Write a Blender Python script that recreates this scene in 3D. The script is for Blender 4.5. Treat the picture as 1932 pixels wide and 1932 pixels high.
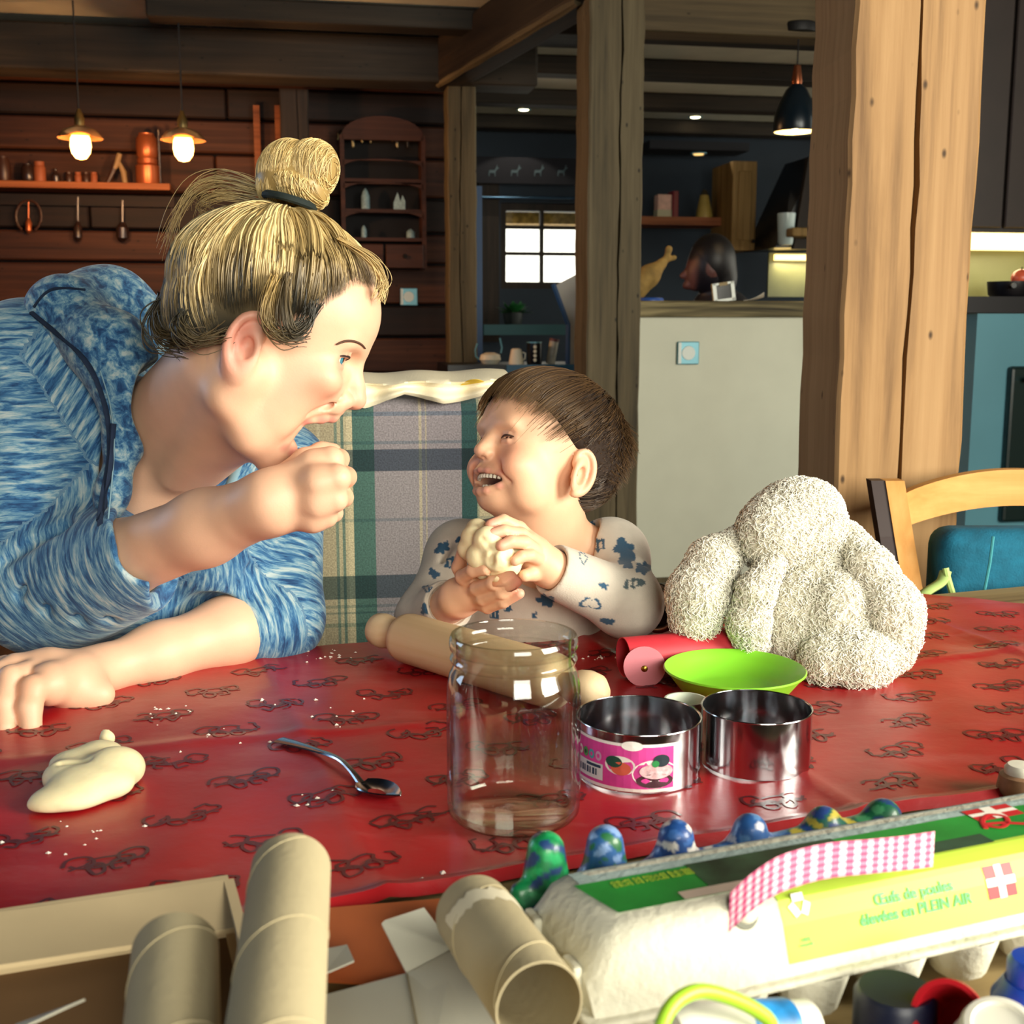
import bpy, bmesh, math, random
import numpy as np
from mathutils import Vector, Matrix, Quaternion

for _o in list(bpy.data.objects):
    bpy.data.objects.remove(_o, do_unlink=True)
SC = bpy.context.scene
COL = SC.collection
R = math.radians
random.seed(7)
RNG = np.random.default_rng(11)

# ------------------------------------------------------------------ camera
FPX = 2250.0            # focal length in pixels of the 1932 px frame
PITCH = R(9.0)
CAM = Vector((0.0, 0.0, 1.12))
cam_d = bpy.data.cameras.new('camera')
cam_d.sensor_width = 36.0
cam_d.lens = 36.0 * FPX / 1932.0
cam_d.clip_start = 0.02
cam_o = bpy.data.objects.new('camera', cam_d)
cam_o.location = CAM
cam_o.rotation_euler = (R(90) - PITCH, 0, 0)
COL.objects.link(cam_o)
SC.camera = cam_o
cam_d.dof.use_dof = True
cam_d.dof.focus_distance = 1.3
cam_d.dof.aperture_fstop = 13.0

# ------------------------------------------------------------------ look
SC.view_settings.view_transform = 'Standard'
SC.view_settings.look = 'None'
SC.view_settings.gamma = 1.0
SC.view_settings.use_curve_mapping = False
SC.view_settings.exposure = 0.54
SC.cycles.use_denoising = True
SC.cycles.max_bounces = 10
SC.cycles.transparent_max_bounces = 16
SC.cycles.sample_clamp_indirect = 6.0
SC.cycles.caustics_reflective = False

# ------------------------------------------------------------------ world
W = bpy.data.worlds.new('world')
SC.world = W
W.use_nodes = True
_bg = W.node_tree.nodes['Background']
_bg.inputs[0].default_value = (1.0, 0.96, 0.80, 1)
_bg.inputs[1].default_value = 2.2


def area(name, loc, target, sx, sy, power, col):
    d = bpy.data.lights.new(name, 'AREA')
    d.shape = 'RECTANGLE'
    d.size, d.size_y = sx, sy
    d.energy = power
    d.color = col
    o = bpy.data.objects.new(name, d)
    o.location = loc
    o.rotation_euler = (Vector(target) - Vector(loc)).to_track_quat('-Z', 'Y').to_euler()
    COL.objects.link(o)
    return o


# daylight coming in at the big window on the right and at the one behind the camera
area('window_daylight', (2.55, -0.15, 1.62), (-0.15, 1.35, 0.75), 1.5, 1.3, 120, (1.0, 0.95, 0.80))
area('window_daylight_rear', (0.9, -2.25, 1.75), (0.1, 1.6, 0.75), 1.7, 1.2, 62, (1.0, 0.96, 0.82))
area('blue_fill_left', (-3.0, 2.2, 1.6), (0.0, 1.9, 1.0), 1.1, 1.0, 13, (0.30, 0.60, 1.0))  # added blue fill lamp, tints the shadow sides from the left
# ------------------------------------------------------------------ geometry of the view
_cp, _sp = math.cos(PITCH), math.sin(PITCH)


def P(px, py, D):
    """point D metres ahead of the camera (measured along its axis) on the sight line of a pixel"""
    u, v = (px - 966) / FPX, (966 - py) / FPX
    return Vector((CAM.x + D * u, CAM.y + D * (_cp + v * _sp), CAM.z + D * (v * _cp - _sp)))


TZ = 0.74


def T(px, py, z=TZ):
    """point on a level plane seen at a pixel"""
    u, v = (px - 966) / FPX, (966 - py) / FPX
    t = (z - CAM.z) / (v * _cp - _sp)
    return Vector((CAM.x + t * u, CAM.y + t * (_cp + v * _sp), z))


def at(px, py, Y):
    u, v = (px - 966) / FPX, (966 - py) / FPX
    t = (Y - CAM.y) / (_cp + v * _sp)
    return Vector((CAM.x + t * u, Y, CAM.z + t * (v * _cp - _sp)))


def PX(p):
    d = Vector(p) - CAM
    f = d.y * _cp - d.z * _sp
    return (966 + FPX * d.x / f, 966 - FPX * (d.y * _sp + d.z * _cp) / f, f)


BA = R(10.0)                                   # the house is turned ten degrees from the view
BX = Vector((math.cos(BA), math.sin(BA), 0))
BY = Vector((-math.sin(BA), math.cos(BA), 0))


def onplane(px, py, q, n):
    """point where a pixel's sight line meets the plane through q with normal n"""
    d = P(px, py, 1.0) - CAM
    return CAM + d * ((Vector(q) - CAM).dot(n) / d.dot(n))


# ------------------------------------------------------------------ colour and materials
def lin(c):
    if isinstance(c, str):
        c = [int(c[i:i + 2], 16) / 255 for i in (0, 2, 4)]
    return tuple(x / 12.92 if x <= 0.04045 else ((x + 0.055) / 1.055) ** 2.4 for x in c[:3])


def rgba(c):
    return (*lin(c), 1.0)


MATS = {}


def base_mat(name):
    m = bpy.data.materials.new(name)
    m.use_nodes = True
    nt = m.node_tree
    return m, nt, nt.nodes['Principled BSDF']


def mat(name, col, rough=0.6, metal=0.0, var=0.0, vscale=8.0, bump=0.0, bscale=60.0, coat=0.0, sss=0.0,
        emit=None, estr=0.0, trans=0.0, ior=1.45, spec=None):
    if name in MATS:
        return MATS[name]
    m, nt, b = base_mat(name)
    b.inputs['Roughness'].default_value = rough
    b.inputs['Metallic'].default_value = metal
    b.inputs['IOR'].default_value = ior
    if coat:
        b.inputs['Coat Weight'].default_value = coat
        b.inputs['Coat Roughness'].default_value = 0.12
    if sss:
        b.inputs['Subsurface Weight'].default_value = sss
        b.inputs['Subsurface Radius'].default_value = (0.02, 0.008, 0.004)
        b.inputs['Subsurface Scale'].default_value = 0.3
    if trans:
        b.inputs['Transmission Weight'].default_value = trans
    if spec is not None:
        b.inputs['Specular IOR Level'].default_value = spec
    if emit:
        b.inputs['Emission Color'].default_value = rgba(emit)
        b.inputs['Emission Strength'].default_value = estr
    c = lin(col)
    tc = nt.nodes.new('ShaderNodeTexCoord')
    n = nt.nodes.new('ShaderNodeTexNoise')
    n.inputs['Scale'].default_value = vscale
    n.inputs['Detail'].default_value = 5
    nt.links.new(tc.outputs['Object'], n.inputs['Vector'])
    r = nt.nodes.new('ShaderNodeValToRGB')
    r.color_ramp.elements[0].position = 0.3
    r.color_ramp.elements[1].position = 0.7
    v = max(var, 0.02)
    r.color_ramp.elements[0].color = (*[x * (1 - v) for x in c], 1)
    r.color_ramp.elements[1].color = (*[min(1, x * (1 + v)) for x in c], 1)
    nt.links.new(n.outputs['Fac'], r.inputs['Fac'])
    nt.links.new(r.outputs['Color'], b.inputs['Base Color'])
    if bump:
        n2 = nt.nodes.new('ShaderNodeTexNoise')
        n2.inputs['Scale'].default_value = bscale
        n2.inputs['Detail'].default_value = 4
        nt.links.new(tc.outputs['Object'], n2.inputs['Vector'])
        bp = nt.nodes.new('ShaderNodeBump')
        bp.inputs['Strength'].default_value = bump
        bp.inputs['Distance'].default_value = 0.004
        nt.links.new(n2.outputs['Fac'], bp.inputs['Height'])
        nt.links.new(bp.outputs['Normal'], b.inputs['Normal'])
    MATS[name] = m
    return m


def wood(name, dark, mid, light, axis=2, grain=18.0, rough=0.65, bump=0.35, knots=True):
    """sawn timber, the grain running along a local axis"""
    if name in MATS:
        return MATS[name]
    m, nt, b = base_mat(name)
    L = nt.links.new
    tc = nt.nodes.new('ShaderNodeTexCoord')
    oi = nt.nodes.new('ShaderNodeObjectInfo')
    add = nt.nodes.new('ShaderNodeVectorMath')
    add.operation = 'ADD'
    sc = nt.nodes.new('ShaderNodeVectorMath')
    sc.operation = 'SCALE'
    sc.inputs['Scale'].default_value = 13.0
    cmb = nt.nodes.new('ShaderNodeCombineXYZ')
    for i in range(3):
        L(oi.outputs['Random'], cmb.inputs[i])
    L(cmb.outputs[0], sc.inputs[0])
    L(tc.outputs['Object'], add.inputs[0])
    L(sc.outputs[0], add.inputs[1])
    mp = nt.nodes.new('ShaderNodeMapping')
    s = [grain] * 3
    s[axis] = grain * 0.07
    mp.inputs['Scale'].default_value = s
    L(add.outputs[0], mp.inputs['Vector'])
    n1 = nt.nodes.new('ShaderNodeTexNoise')
    n1.inputs['Scale'].default_value = 1.0
    n1.inputs['Detail'].default_value = 7
    n1.inputs['Roughness'].default_value = 0.62
    n1.inputs['Distortion'].default_value = 0.6
    L(mp.outputs[0], n1.inputs['Vector'])
    mp2 = nt.nodes.new('ShaderNodeMapping')
    s2 = [grain * 5] * 3
    s2[axis] = grain * 0.12
    mp2.inputs['Scale'].default_value = s2
    L(add.outputs[0], mp2.inputs['Vector'])
    n2 = nt.nodes.new('ShaderNodeTexNoise')
    n2.inputs['Scale'].default_value = 1.0
    n2.inputs['Detail'].default_value = 3
    L(mp2.outputs[0], n2.inputs['Vector'])
    mx = nt.nodes.new('ShaderNodeMix')
    mx.data_type = 'FLOAT'
    mx.inputs[0].default_value = 0.35
    L(n1.outputs['Fac'], mx.inputs[2])
    L(n2.outputs['Fac'], mx.inputs[3])
    rp = nt.nodes.new('ShaderNodeValToRGB')
    e = rp.color_ramp.elements
    e[0].position, e[0].color = 0.30, rgba(dark)
    e[1].position, e[1].color = 0.68, rgba(light)
    k = e.new(0.48)
    k.color = rgba(mid)
    L(mx.outputs[0], rp.inputs['Fac'])
    out = rp.outputs['Color']
    if knots:
        vo = nt.nodes.new('ShaderNodeTexVoronoi')
        mp3 = nt.nodes.new('ShaderNodeMapping')
        s3 = [4.6] * 3
        s3[axis] = 2.4
        mp3.inputs['Scale'].default_value = s3
        L(add.outputs[0], mp3.inputs['Vector'])
        L(mp3.outputs[0], vo.inputs['Vector'])
        rk = nt.nodes.new('ShaderNodeValToRGB')
        rk.color_ramp.elements[0].position, rk.color_ramp.elements[0].color = 0.04, (1, 1, 1, 1)
        rk.color_ramp.elements[1].position, rk.color_ramp.elements[1].color = 0.12, (0, 0, 0, 1)
        L(vo.outputs['Distance'], rk.inputs['Fac'])
        mk_ = nt.nodes.new('ShaderNodeMix')
        mk_.data_type = 'RGBA'
        L(rk.outputs['Color'], mk_.inputs[0])
        L(out, mk_.inputs[6])
        mk_.inputs[7].default_value = (*[x * 0.45 for x in lin(dark)], 1)
        out = mk_.outputs[2]
    L(out, b.inputs['Base Color'])
    b.inputs['Roughness'].default_value = rough
    b.inputs['Specular IOR Level'].default_value = 0.25
    if bump:
        bp = nt.nodes.new('ShaderNodeBump')
        bp.inputs['Strength'].default_value = bump
        bp.inputs['Distance'].default_value = 0.006
        L(mx.outputs[0], bp.inputs['Height'])
        L(bp.outputs['Normal'], b.inputs['Normal'])
    MATS[name] = m
    return m


def vmat(name, attr='col', rough=0.6, sss=0.0, bump=0.0, bscale=300.0, var=0.0, vscale=60, coat=0.0, sheen=0.0):
    """material coloured by the pigment stored on the mesh"""
    if name in MATS:
        return MATS[name]
    m, nt, b = base_mat(name)
    a = nt.nodes.new('ShaderNodeAttribute')
    a.attribute_name = attr
    tc = nt.nodes.new('ShaderNodeTexCoord')
    n = nt.nodes.new('ShaderNodeTexNoise')
    n.inputs['Scale'].default_value = vscale
    n.inputs['Detail'].default_value = 4
    nt.links.new(tc.outputs['Object'], n.inputs['Vector'])
    mr = nt.nodes.new('ShaderNodeMapRange')
    mr.inputs['From Min'].default_value = 0.3
    mr.inputs['From Max'].default_value = 0.7
    mr.inputs['To Min'].default_value = 1 - var
    mr.inputs['To Max'].default_value = 1 + var
    nt.links.new(n.outputs['Fac'], mr.inputs['Value'])
    mu = nt.nodes.new('ShaderNodeVectorMath')
    mu.operation = 'SCALE'
    nt.links.new(a.outputs['Color'], mu.inputs[0])
    nt.links.new(mr.outputs[0], mu.inputs['Scale'])
    nt.links.new(mu.outputs[0], b.inputs['Base Color'])
    b.inputs['Roughness'].default_value = rough
    if sheen:
        b.inputs['Sheen Weight'].default_value = sheen
    if coat:
        b.inputs['Coat Weight'].default_value = coat
    if sss:
        b.inputs['Subsurface Weight'].default_value = sss
        b.inputs['Subsurface Radius'].default_value = (0.012, 0.005, 0.003)
        b.inputs['Subsurface Scale'].default_value = 0.4
    if bump:
        n2 = nt.nodes.new('ShaderNodeTexNoise')
        n2.inputs['Scale'].default_value = bscale
        nt.links.new(tc.outputs['Object'], n2.inputs['Vector'])
        bp = nt.nodes.new('ShaderNodeBump')
        bp.inputs['Strength'].default_value = bump
        bp.inputs['Distance'].default_value = 0.002
        nt.links.new(n2.outputs['Fac'], bp.inputs['Height'])
        nt.links.new(bp.outputs['Normal'], b.inputs['Normal'])
    MATS[name] = m
    return m


# ------------------------------------------------------------------ objects
ORG = {}


def tag(o, label=None, cat=None, group=None, kind=None):
    if label:
        o['label'] = label
    if cat:
        o['category'] = cat
    if group:
        o['group'] = group
    if kind:
        o['kind'] = kind
    return o


def thing(name, label, cat, loc=(0, 0, 0), rotz=0.0, group=None, rot=None):
    o = bpy.data.objects.new(name, None)
    o.empty_display_size = 0.05
    COL.objects.link(o)
    o.location = loc
    o.rotation_euler = rot if rot else (0, 0, rotz)
    ORG[o.name] = Vector(loc)
    return tag(o, label, cat, group)


def obj(name, vf, m, parent=None, world=False, smooth=False, loc=None, rot=None, cols=None, attrs=None):
    """one mesh object; vf = (verts, faces); world=True: verts are world points under an unturned parent"""
    v, f = vf
    me = bpy.data.meshes.new(name)
    off = ORG.get(parent.name, Vector((0, 0, 0))) if (parent and world) else Vector((0, 0, 0))
    if isinstance(v, np.ndarray):
        vv = v.astype(np.float32) - np.array(off, dtype=np.float32)
        me.vertices.add(len(vv))
        me.vertices.foreach_set('co', vv.ravel())
        f = np.asarray(f, dtype=np.int32)
        k = f.shape[1]
        me.loops.add(f.size)
        me.loops.foreach_set('vertex_index', f.ravel())
        me.polygons.add(len(f))
        me.polygons.foreach_set('loop_start', np.arange(0, f.size, k, dtype=np.int32))
        me.update(calc_edges=True)
    else:
        me.from_pydata([tuple(Vector(p) - off) for p in v], [], f)
    me.validate(clean_customdata=False)
    if smooth:
        me.polygons.foreach_set('use_smooth', [True] * len(me.polygons))
    if smooth and not isinstance(v, np.ndarray) and smooth != 'all':
        me.set_sharp_from_angle(angle=R(40))
    if cols is not None:
        a = me.color_attributes.new('col', 'FLOAT_COLOR', 'POINT')
        c = np.ones((len(me.vertices), 4), dtype=np.float32)
        c[:, :3] = cols
        a.data.foreach_set('color', c.ravel())
    if attrs:
        for an, arr in attrs.items():
            a = me.attributes.new(an, 'FLOAT_VECTOR', 'POINT')
            a.data.foreach_set('vector', np.asarray(arr, dtype=np.float32).ravel())
    me.update()
    o = bpy.data.objects.new(name, me)
    if isinstance(m, (list, tuple)):
        for q in m:
            me.materials.append(q)
    elif m:
        me.materials.append(m)
    COL.objects.link(o)
    if parent:
        o.parent = parent
        ORG[o.name] = ORG.get(parent.name, Vector((0, 0, 0)))
    else:
        ORG[o.name] = Vector((0, 0, 0))
    if loc is not None:
        o.location = loc
    if rot is not None:
        o.rotation_euler = rot
    return o


def struct(name, vf, m, **k):
    return tag(obj(name, vf, m, **k), kind='structure')


def copy_tree(o, loc=None, rotz=None, parent=None, label=None):
    c = o.copy()
    COL.objects.link(c)
    if parent:
        c.parent = parent
    if loc is not None:
        c.location = loc
    if rotz is not None:
        c.rotation_euler = (0, 0, rotz)
    if label:
        c['label'] = label
    for ch in list(o.children):
        copy_tree(ch, parent=c)
    return c


# ------------------------------------------------------------------ shapes
def box(sx, sy, sz, bev=0.0, c=(0, 0, 0), seg=2):
    bm = bmesh.new()
    bmesh.ops.create_cube(bm, size=1.0)
    for v in bm.verts:
        v.co = Vector((v.co.x * sx, v.co.y * sy, v.co.z * sz))
    if bev:
        bmesh.ops.bevel(bm, geom=bm.edges[:], offset=bev, segments=seg, affect='EDGES', profile=0.5)
    for v in bm.verts:
        v.co += Vector(c)
    r = ([v.co.copy() for v in bm.verts], [[v.index for v in f.verts] for f in bm.faces])
    bm.verts.index_update()
    r = ([v.co.copy() for v in bm.verts], [[v.index for v in f.verts] for f in bm.faces])
    bm.free()
    return r


def join(*vfs):
    V, F = [], []
    for v, f in vfs:
        n = len(V)
        V += [Vector(p) for p in v]
        F += [[i + n for i in q] for q in f]
    return V, F


def xf(vf, M):
    return [M @ Vector(p) for p in vf[0]], vf[1]


def lathe(prof, seg=48, closed=False, cap0=False, cap1=False):
    """prof: list of (r, z)"""
    V, F = [], []
    n = len(prof)
    for i in range(seg):
        a = 2 * math.pi * i / seg
        for r, z in prof:
            V.append(Vector((r * math.cos(a), r * math.sin(a), z)))
    for i in range(seg):
        j = (i + 1) % seg
        for k in range(n - 1):
            F.append([i * n + k, j * n + k, j * n + k + 1, i * n + k + 1])
        if closed:
            F.append([i * n + n - 1, j * n + n - 1, j * n, i * n])
    if cap0:
        F.append([i * n for i in range(seg)][::-1])
    if cap1:
        F.append([i * n + n - 1 for i in range(seg)])
    return V, F


def tube(path, rad, seg=10, cap=True, flat=1.0):
    """tube along points; rad number or list"""
    path = [Vector(p) for p in path]
    n = len(path)
    rr = rad if isinstance(rad, (list, tuple)) else [rad] * n
    V, F = [], []
    up = None
    for i, p in enumerate(path):
        t = (path[min(i + 1, n - 1)] - path[max(i - 1, 0)]).normalized()
        if up is None:
            up = Vector((0, 0, 1)) if abs(t.z) < 0.9 else Vector((1, 0, 0))
        s = t.cross(up).normalized()
        up = s.cross(t).normalized()
        for k in range(seg):
            a = 2 * math.pi * k / seg
            V.append(p + s * (rr[i] * math.cos(a)) + up * (rr[i] * flat * math.sin(a)))
    for i in range(n - 1):
        for k in range(seg):
            l = (k + 1) % seg
            F.append([i * seg + k, i * seg + l, (i + 1) * seg + l, (i + 1) * seg + k])
    if cap:
        F.append(list(range(seg))[::-1])
        F.append(list(range((n - 1) * seg, n * seg)))
    return V, F


def prism(pts, depth, axis='y'):
    """closed outline in x,z (axis y) extruded by depth, centred"""
    n = len(pts)
    V = []
    for s in (-0.5, 0.5):
        for a, b in pts:
            V.append(Vector((a, s * depth, b)) if axis == 'y' else (Vector((a, b, s * depth)) if axis == 'z' else Vector((s * depth, a, b))))
    F = [list(range(n)), list(range(n, 2 * n))[::-1]]
    for i in range(n):
        j = (i + 1) % n
        F.append([i, i + n, j + n, j][::-1] if False else [j, j + n, i + n, i][::-1])
    return V, F


def grid(fn, nu, nv):
    V = [Vector(fn(i / nu, j / nv)) for j in range(nv + 1) for i in range(nu + 1)]
    F = [[j * (nu + 1) + i, j * (nu + 1) + i + 1, (j + 1) * (nu + 1) + i + 1, (j + 1) * (nu + 1) + i] for j in range(nv) for i in range(nu)]
    return V, F


def sheet(fn, nu, nv, th):
    """grid given a thickness along its normals (downwards copy)"""
    V, F = grid(fn, nu, nv)
    n = len(V)
    nor = [Vector((0, 0, 0)) for _ in V]
    for f in F:
        a = (V[f[1]] - V[f[0]]).cross(V[f[3]] - V[f[0]])
        for i in f:
            nor[i] += a
    V2 = [v - nn.normalized() * th for v, nn in zip(V, nor)]
    F2 = [[i + n for i in f[::-1]] for f in F]
    rim = [i for i in range(nu + 1)] + [j * (nu + 1) + nu for j in range(1, nv + 1)] + [nv * (nu + 1) + i for i in range(nu - 1, -1, -1)] + [j * (nu + 1) for j in range(nv - 1, 0, -1)]
    F3 = [[rim[k], rim[k] + n, rim[(k + 1) % len(rim)] + n, rim[(k + 1) % len(rim)]] for k in range(len(rim))]
    return V + V2, F + F2 + F3


def basis(t, up=(0, 0, 1)):
    """matrix whose z axis is t"""
    z = Vector(t).normalized()
    x = Vector(up).cross(z)
    if x.length < 1e-4:
        x = Vector((1, 0, 0)).cross(z)
    x.normalize()
    y = z.cross(x)
    return Matrix((x, y, z)).transposed().to_4x4()


def place(vf, loc, M=None):
    M = Matrix.Translation(loc) @ (M if M else Matrix())
    return xf(vf, M)


def smoothpath(pts, n=8):
    """Catmull-Rom through points"""
    pts = [Vector(p) for p in pts]
    out = []
    for i in range(len(pts) - 1):
        p0, p1, p2, p3 = pts[max(i - 1, 0)], pts[i], pts[i + 1], pts[min(i + 2, len(pts) - 1)]
        for k in range(n):
            t = k / n
            out.append(0.5 * ((2 * p1) + (p2 - p0) * t + (2 * p0 - 5 * p1 + 4 * p2 - p3) * t * t + (3 * p1 - p0 - 3 * p2 + p3) * t ** 3))
    out.append(pts[-1])
    return out


# ------------------------------------------------------------------ flat lettering
FONT = {
    'O': [[(0.5, 0), (0.1, 0.2), (0, 0.5), (0.1, 0.8), (0.5, 1), (0.9, 0.8), (1, 0.5), (0.9, 0.2), (0.5, 0)]],
}


def text_mesh(s, size, m, parent, M, name='lettering', bold=0.0):
    """printed lettering laid on a surface as a thin mesh"""
    cu = bpy.data.curves.new(name, 'FONT')
    cu.body = s
    cu.size = size
    cu.offset = bold
    cu.extrude = 0.00008
    cu.align_x = 'CENTER'
    cu.align_y = 'CENTER'
    to = bpy.data.objects.new(name, cu)
    COL.objects.link(to)
    dg = bpy.context.evaluated_depsgraph_get()
    me = bpy.data.meshes.new_from_object(to.evaluated_get(dg))
    bpy.data.objects.remove(to, do_unlink=True)
    me.name = name
    me.materials.clear()
    me.materials.append(m)
    o = bpy.data.objects.new(name, me)
    COL.objects.link(o)
    if parent:
        o.parent = parent
    o.matrix_local = M
    return o


# ------------------------------------------------------------------ implicit modelling (smooth blends of limbs and masses)
class SDF:
    def __init__(s, lo, hi, h):
        s.h = h
        s.lo = np.array(lo, dtype=np.float32)
        n = np.ceil((np.array(hi) - np.array(lo)) / h).astype(int) + 1
        s.ax = [(s.lo[i] + h * np.arange(n[i])).astype(np.float32) for i in range(3)]
        s.d = np.full(tuple(n), 1.0, dtype=np.float32)

    def win(s, lo, hi):
        sl, cs = [], []
        for i in range(3):
            a = max(int((lo[i] - s.lo[i]) / s.h), 0)
            b = min(int((hi[i] - s.lo[i]) / s.h) + 2, len(s.ax[i]))
            if b <= a:
                return None, None
            sl.append(slice(a, b))
            sh = [1, 1, 1]
            sh[i] = b - a
            cs.append(s.ax[i][a:b].reshape(sh))
        return tuple(sl), cs

    def put(s, fn, lo, hi, k, op='add'):
        sl, c = s.win([lo[i] - 2.2 * k - 2 * s.h for i in range(3)], [hi[i] + 2.2 * k + 2 * s.h for i in range(3)])
        if sl is None:
            return
        b = fn(*c).astype(np.float32)
        a = s.d[sl]
        if op == 'sub':
            b = -b
            q = np.clip(0.5 - 0.5 * (b - a) / k, 0, 1)
            s.d[sl] = a + (b - a) * (1 - q) * 0 + (b * (1 - (1 - q)) * 0) if False else np.maximum(a, b) + np.clip(k - np.abs(a - b), 0, None) ** 2 / (4 * k)
        else:
            s.d[sl] = np.minimum(a, b) - np.clip(k - np.abs(a - b), 0, None) ** 2 / (4 * k)

    def cap(s, a, b, ra, rb, k=0.01, op='add'):
        a, b = np.array(a, dtype=np.float32), np.array(b, dtype=np.float32)
        ab = b - a
        L2 = float((ab ** 2).sum()) + 1e-12

        def fn(x, y, z):
            t = np.clip(((x - a[0]) * ab[0] + (y - a[1]) * ab[1] + (z - a[2]) * ab[2]) / L2, 0, 1)
            return np.sqrt((x - a[0] - t * ab[0]) ** 2 + (y - a[1] - t * ab[1]) ** 2 + (z - a[2] - t * ab[2]) ** 2) - (ra + (rb - ra) * t)
        r = max(ra, rb)
        s.put(fn, np.minimum(a, b) - r, np.maximum(a, b) + r, k, op)

    def chain(s, pts, rad, k=0.01, op='add'):
        for i in range(len(pts) - 1):
            s.cap(pts[i], pts[i + 1], rad[i], rad[i + 1], k, op)

    def ell(s, c, r, M=None, k=0.01, op='add'):
        """ellipsoid; M rows are its axes"""
        c = np.array(c, dtype=np.float32)
        M = np.eye(3) if M is None else np.array(M, dtype=np.float32)
        r = np.array(r, dtype=np.float32)

        def fn(x, y, z):
            x, y, z = x - c[0], y - c[1], z - c[2]
            k0 = 0
            k1 = 0
            for i in range(3):
                q = M[i][0] * x + M[i][1] * y + M[i][2] * z
                k0 = k0 + (q / r[i]) ** 2
                k1 = k1 + (q / r[i] ** 2) ** 2
            k0 = np.sqrt(k0)
            return k0 * (k0 - 1) / (np.sqrt(k1) + 1e-9)
        R_ = np.sqrt(((M.T * r) ** 2).sum(1)) if True else r.max()
        s.put(fn, c - R_, c + R_, k, op)

    def half(s, p, n, k=0.004):
        """keep only the side of a plane the normal points to"""
        p, n = np.array(p, dtype=np.float32), np.array(n, dtype=np.float32)
        n = n / np.linalg.norm(n)
        X = [s.ax[i].reshape([-1 if j == i else 1 for j in range(3)]) for i in range(3)]
        b = -((X[0] - p[0]) * n[0] + (X[1] - p[1]) * n[1] + (X[2] - p[2]) * n[2])
        s.d = np.maximum(s.d, b) + np.clip(k - np.abs(s.d - b), 0, None) ** 2 / (4 * k)

    def mesh(s):
        d = s.d
        ins = (d < 0)
        nx, ny, nz = [n - 1 for n in d.shape]
        cnt = np.zeros((nx, ny, nz), dtype=np.uint8)
        for a in (0, 1):
            for b in (0, 1):
                for c in (0, 1):
                    cnt += ins[a:a + nx, b:b + ny, c:c + nz]
        idx = np.flatnonzero((cnt > 0) & (cnt < 8))
        I, J, K = np.unravel_index(idx, (nx, ny, nz))
        cs = [(a, b, c) for a in (0, 1) for b in (0, 1) for c in (0, 1)]
        val = {q: d[I + q[0], J + q[1], K + q[2]] for q in cs}
        acc = np.zeros((len(idx), 3), dtype=np.float32)
        num = np.zeros(len(idx), dtype=np.float32)
        for q in cs:
            for ax in range(3):
                if q[ax]:
                    continue
                w = list(q)
                w[ax] = 1
                v0, v1 = val[q], val[tuple(w)]
                m = (v0 < 0) != (v1 < 0)
                t = np.where(m, v0 / np.where(m, v0 - v1, 1), 0)
                p = np.tile(np.array(q, dtype=np.float32), (len(idx), 1))
                p[:, ax] = t
                acc[m] += p[m]
                num[m] += 1
        V = (np.stack([I, J, K], 1) + acc / num[:, None]) * s.h + s.lo
        ids = np.full(nx * ny * nz, -1, dtype=np.int32)
        ids[idx] = np.arange(len(idx), dtype=np.int32)
        ids = ids.reshape(nx, ny, nz)
        F = []
        for ax in range(3):
            o1, o2 = [(1, 2), (2, 0), (0, 1)][ax]
            sl0 = [slice(1, -1)] * 3
            sl1 = [slice(1, -1)] * 3
            sl0[ax] = slice(0, -1)
            sl1[ax] = slice(1, None)
            a, b = ins[tuple(sl0)], ins[tuple(sl1)]
            e = np.argwhere(a != b)
            if not len(e):
                continue
            sg = a[tuple(e.T)]
            e = e + 1
            e[:, ax] -= 1
            q = []
            for du, dv in ((-1, -1), (0, -1), (0, 0), (-1, 0)):
                w = e.copy()
                w[:, o1] += du
                w[:, o2] += dv
                q.append(ids[tuple(w.T)])
            q = np.stack(q, 1)
            q[~sg] = q[~sg][:, ::-1]
            F.append(q)
        F = np.concatenate(F)
        F = F[(F >= 0).all(1)]
        return V, F


def strands(paths, rad, cols, seg=3, tip=0.35, root=1.0):
    """many tapering hairs in one mesh; paths (N,M,3), rad (N,), cols (N,M,3)"""
    paths = np.asarray(paths, dtype=np.float32)
    N, Mn, _ = paths.shape
    t = np.gradient(paths, axis=1)
    t /= np.linalg.norm(t, axis=2, keepdims=True) + 1e-9
    ref = np.where(np.abs(t[..., 2:3]) < 0.9, np.array([0, 0, 1.0]), np.array([1.0, 0, 0]))
    s = np.cross(t, ref)
    s /= np.linalg.norm(s, axis=2, keepdims=True) + 1e-9
    u = np.cross(s, t)
    w = (np.linspace(1, tip, Mn) * np.clip(root + np.linspace(0, 1, Mn) * 4, 0, 1))[None, :, None] * np.asarray(rad)[:, None, None]
    rings = []
    for k in range(seg):
        a = 2 * math.pi * k / seg
        rings.append(paths + s * (w * math.cos(a)) + u * (w * math.sin(a)))
    V = np.stack(rings, 2).reshape(-1, 3)
    C = np.repeat(np.asarray(cols, dtype=np.float32)[:, :, None, :], seg, 2).reshape(-1, 3)
    b = (np.arange(N)[:, None, None] * Mn + np.arange(Mn - 1)[None, :, None]) * seg
    k = np.arange(seg)[None, None, :]
    k2 = (k + 1) % seg
    F = np.stack([b + k, b + k2, b + seg + k2, b + seg + k], -1).reshape(-1, 4)
    return V, F, C
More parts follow.
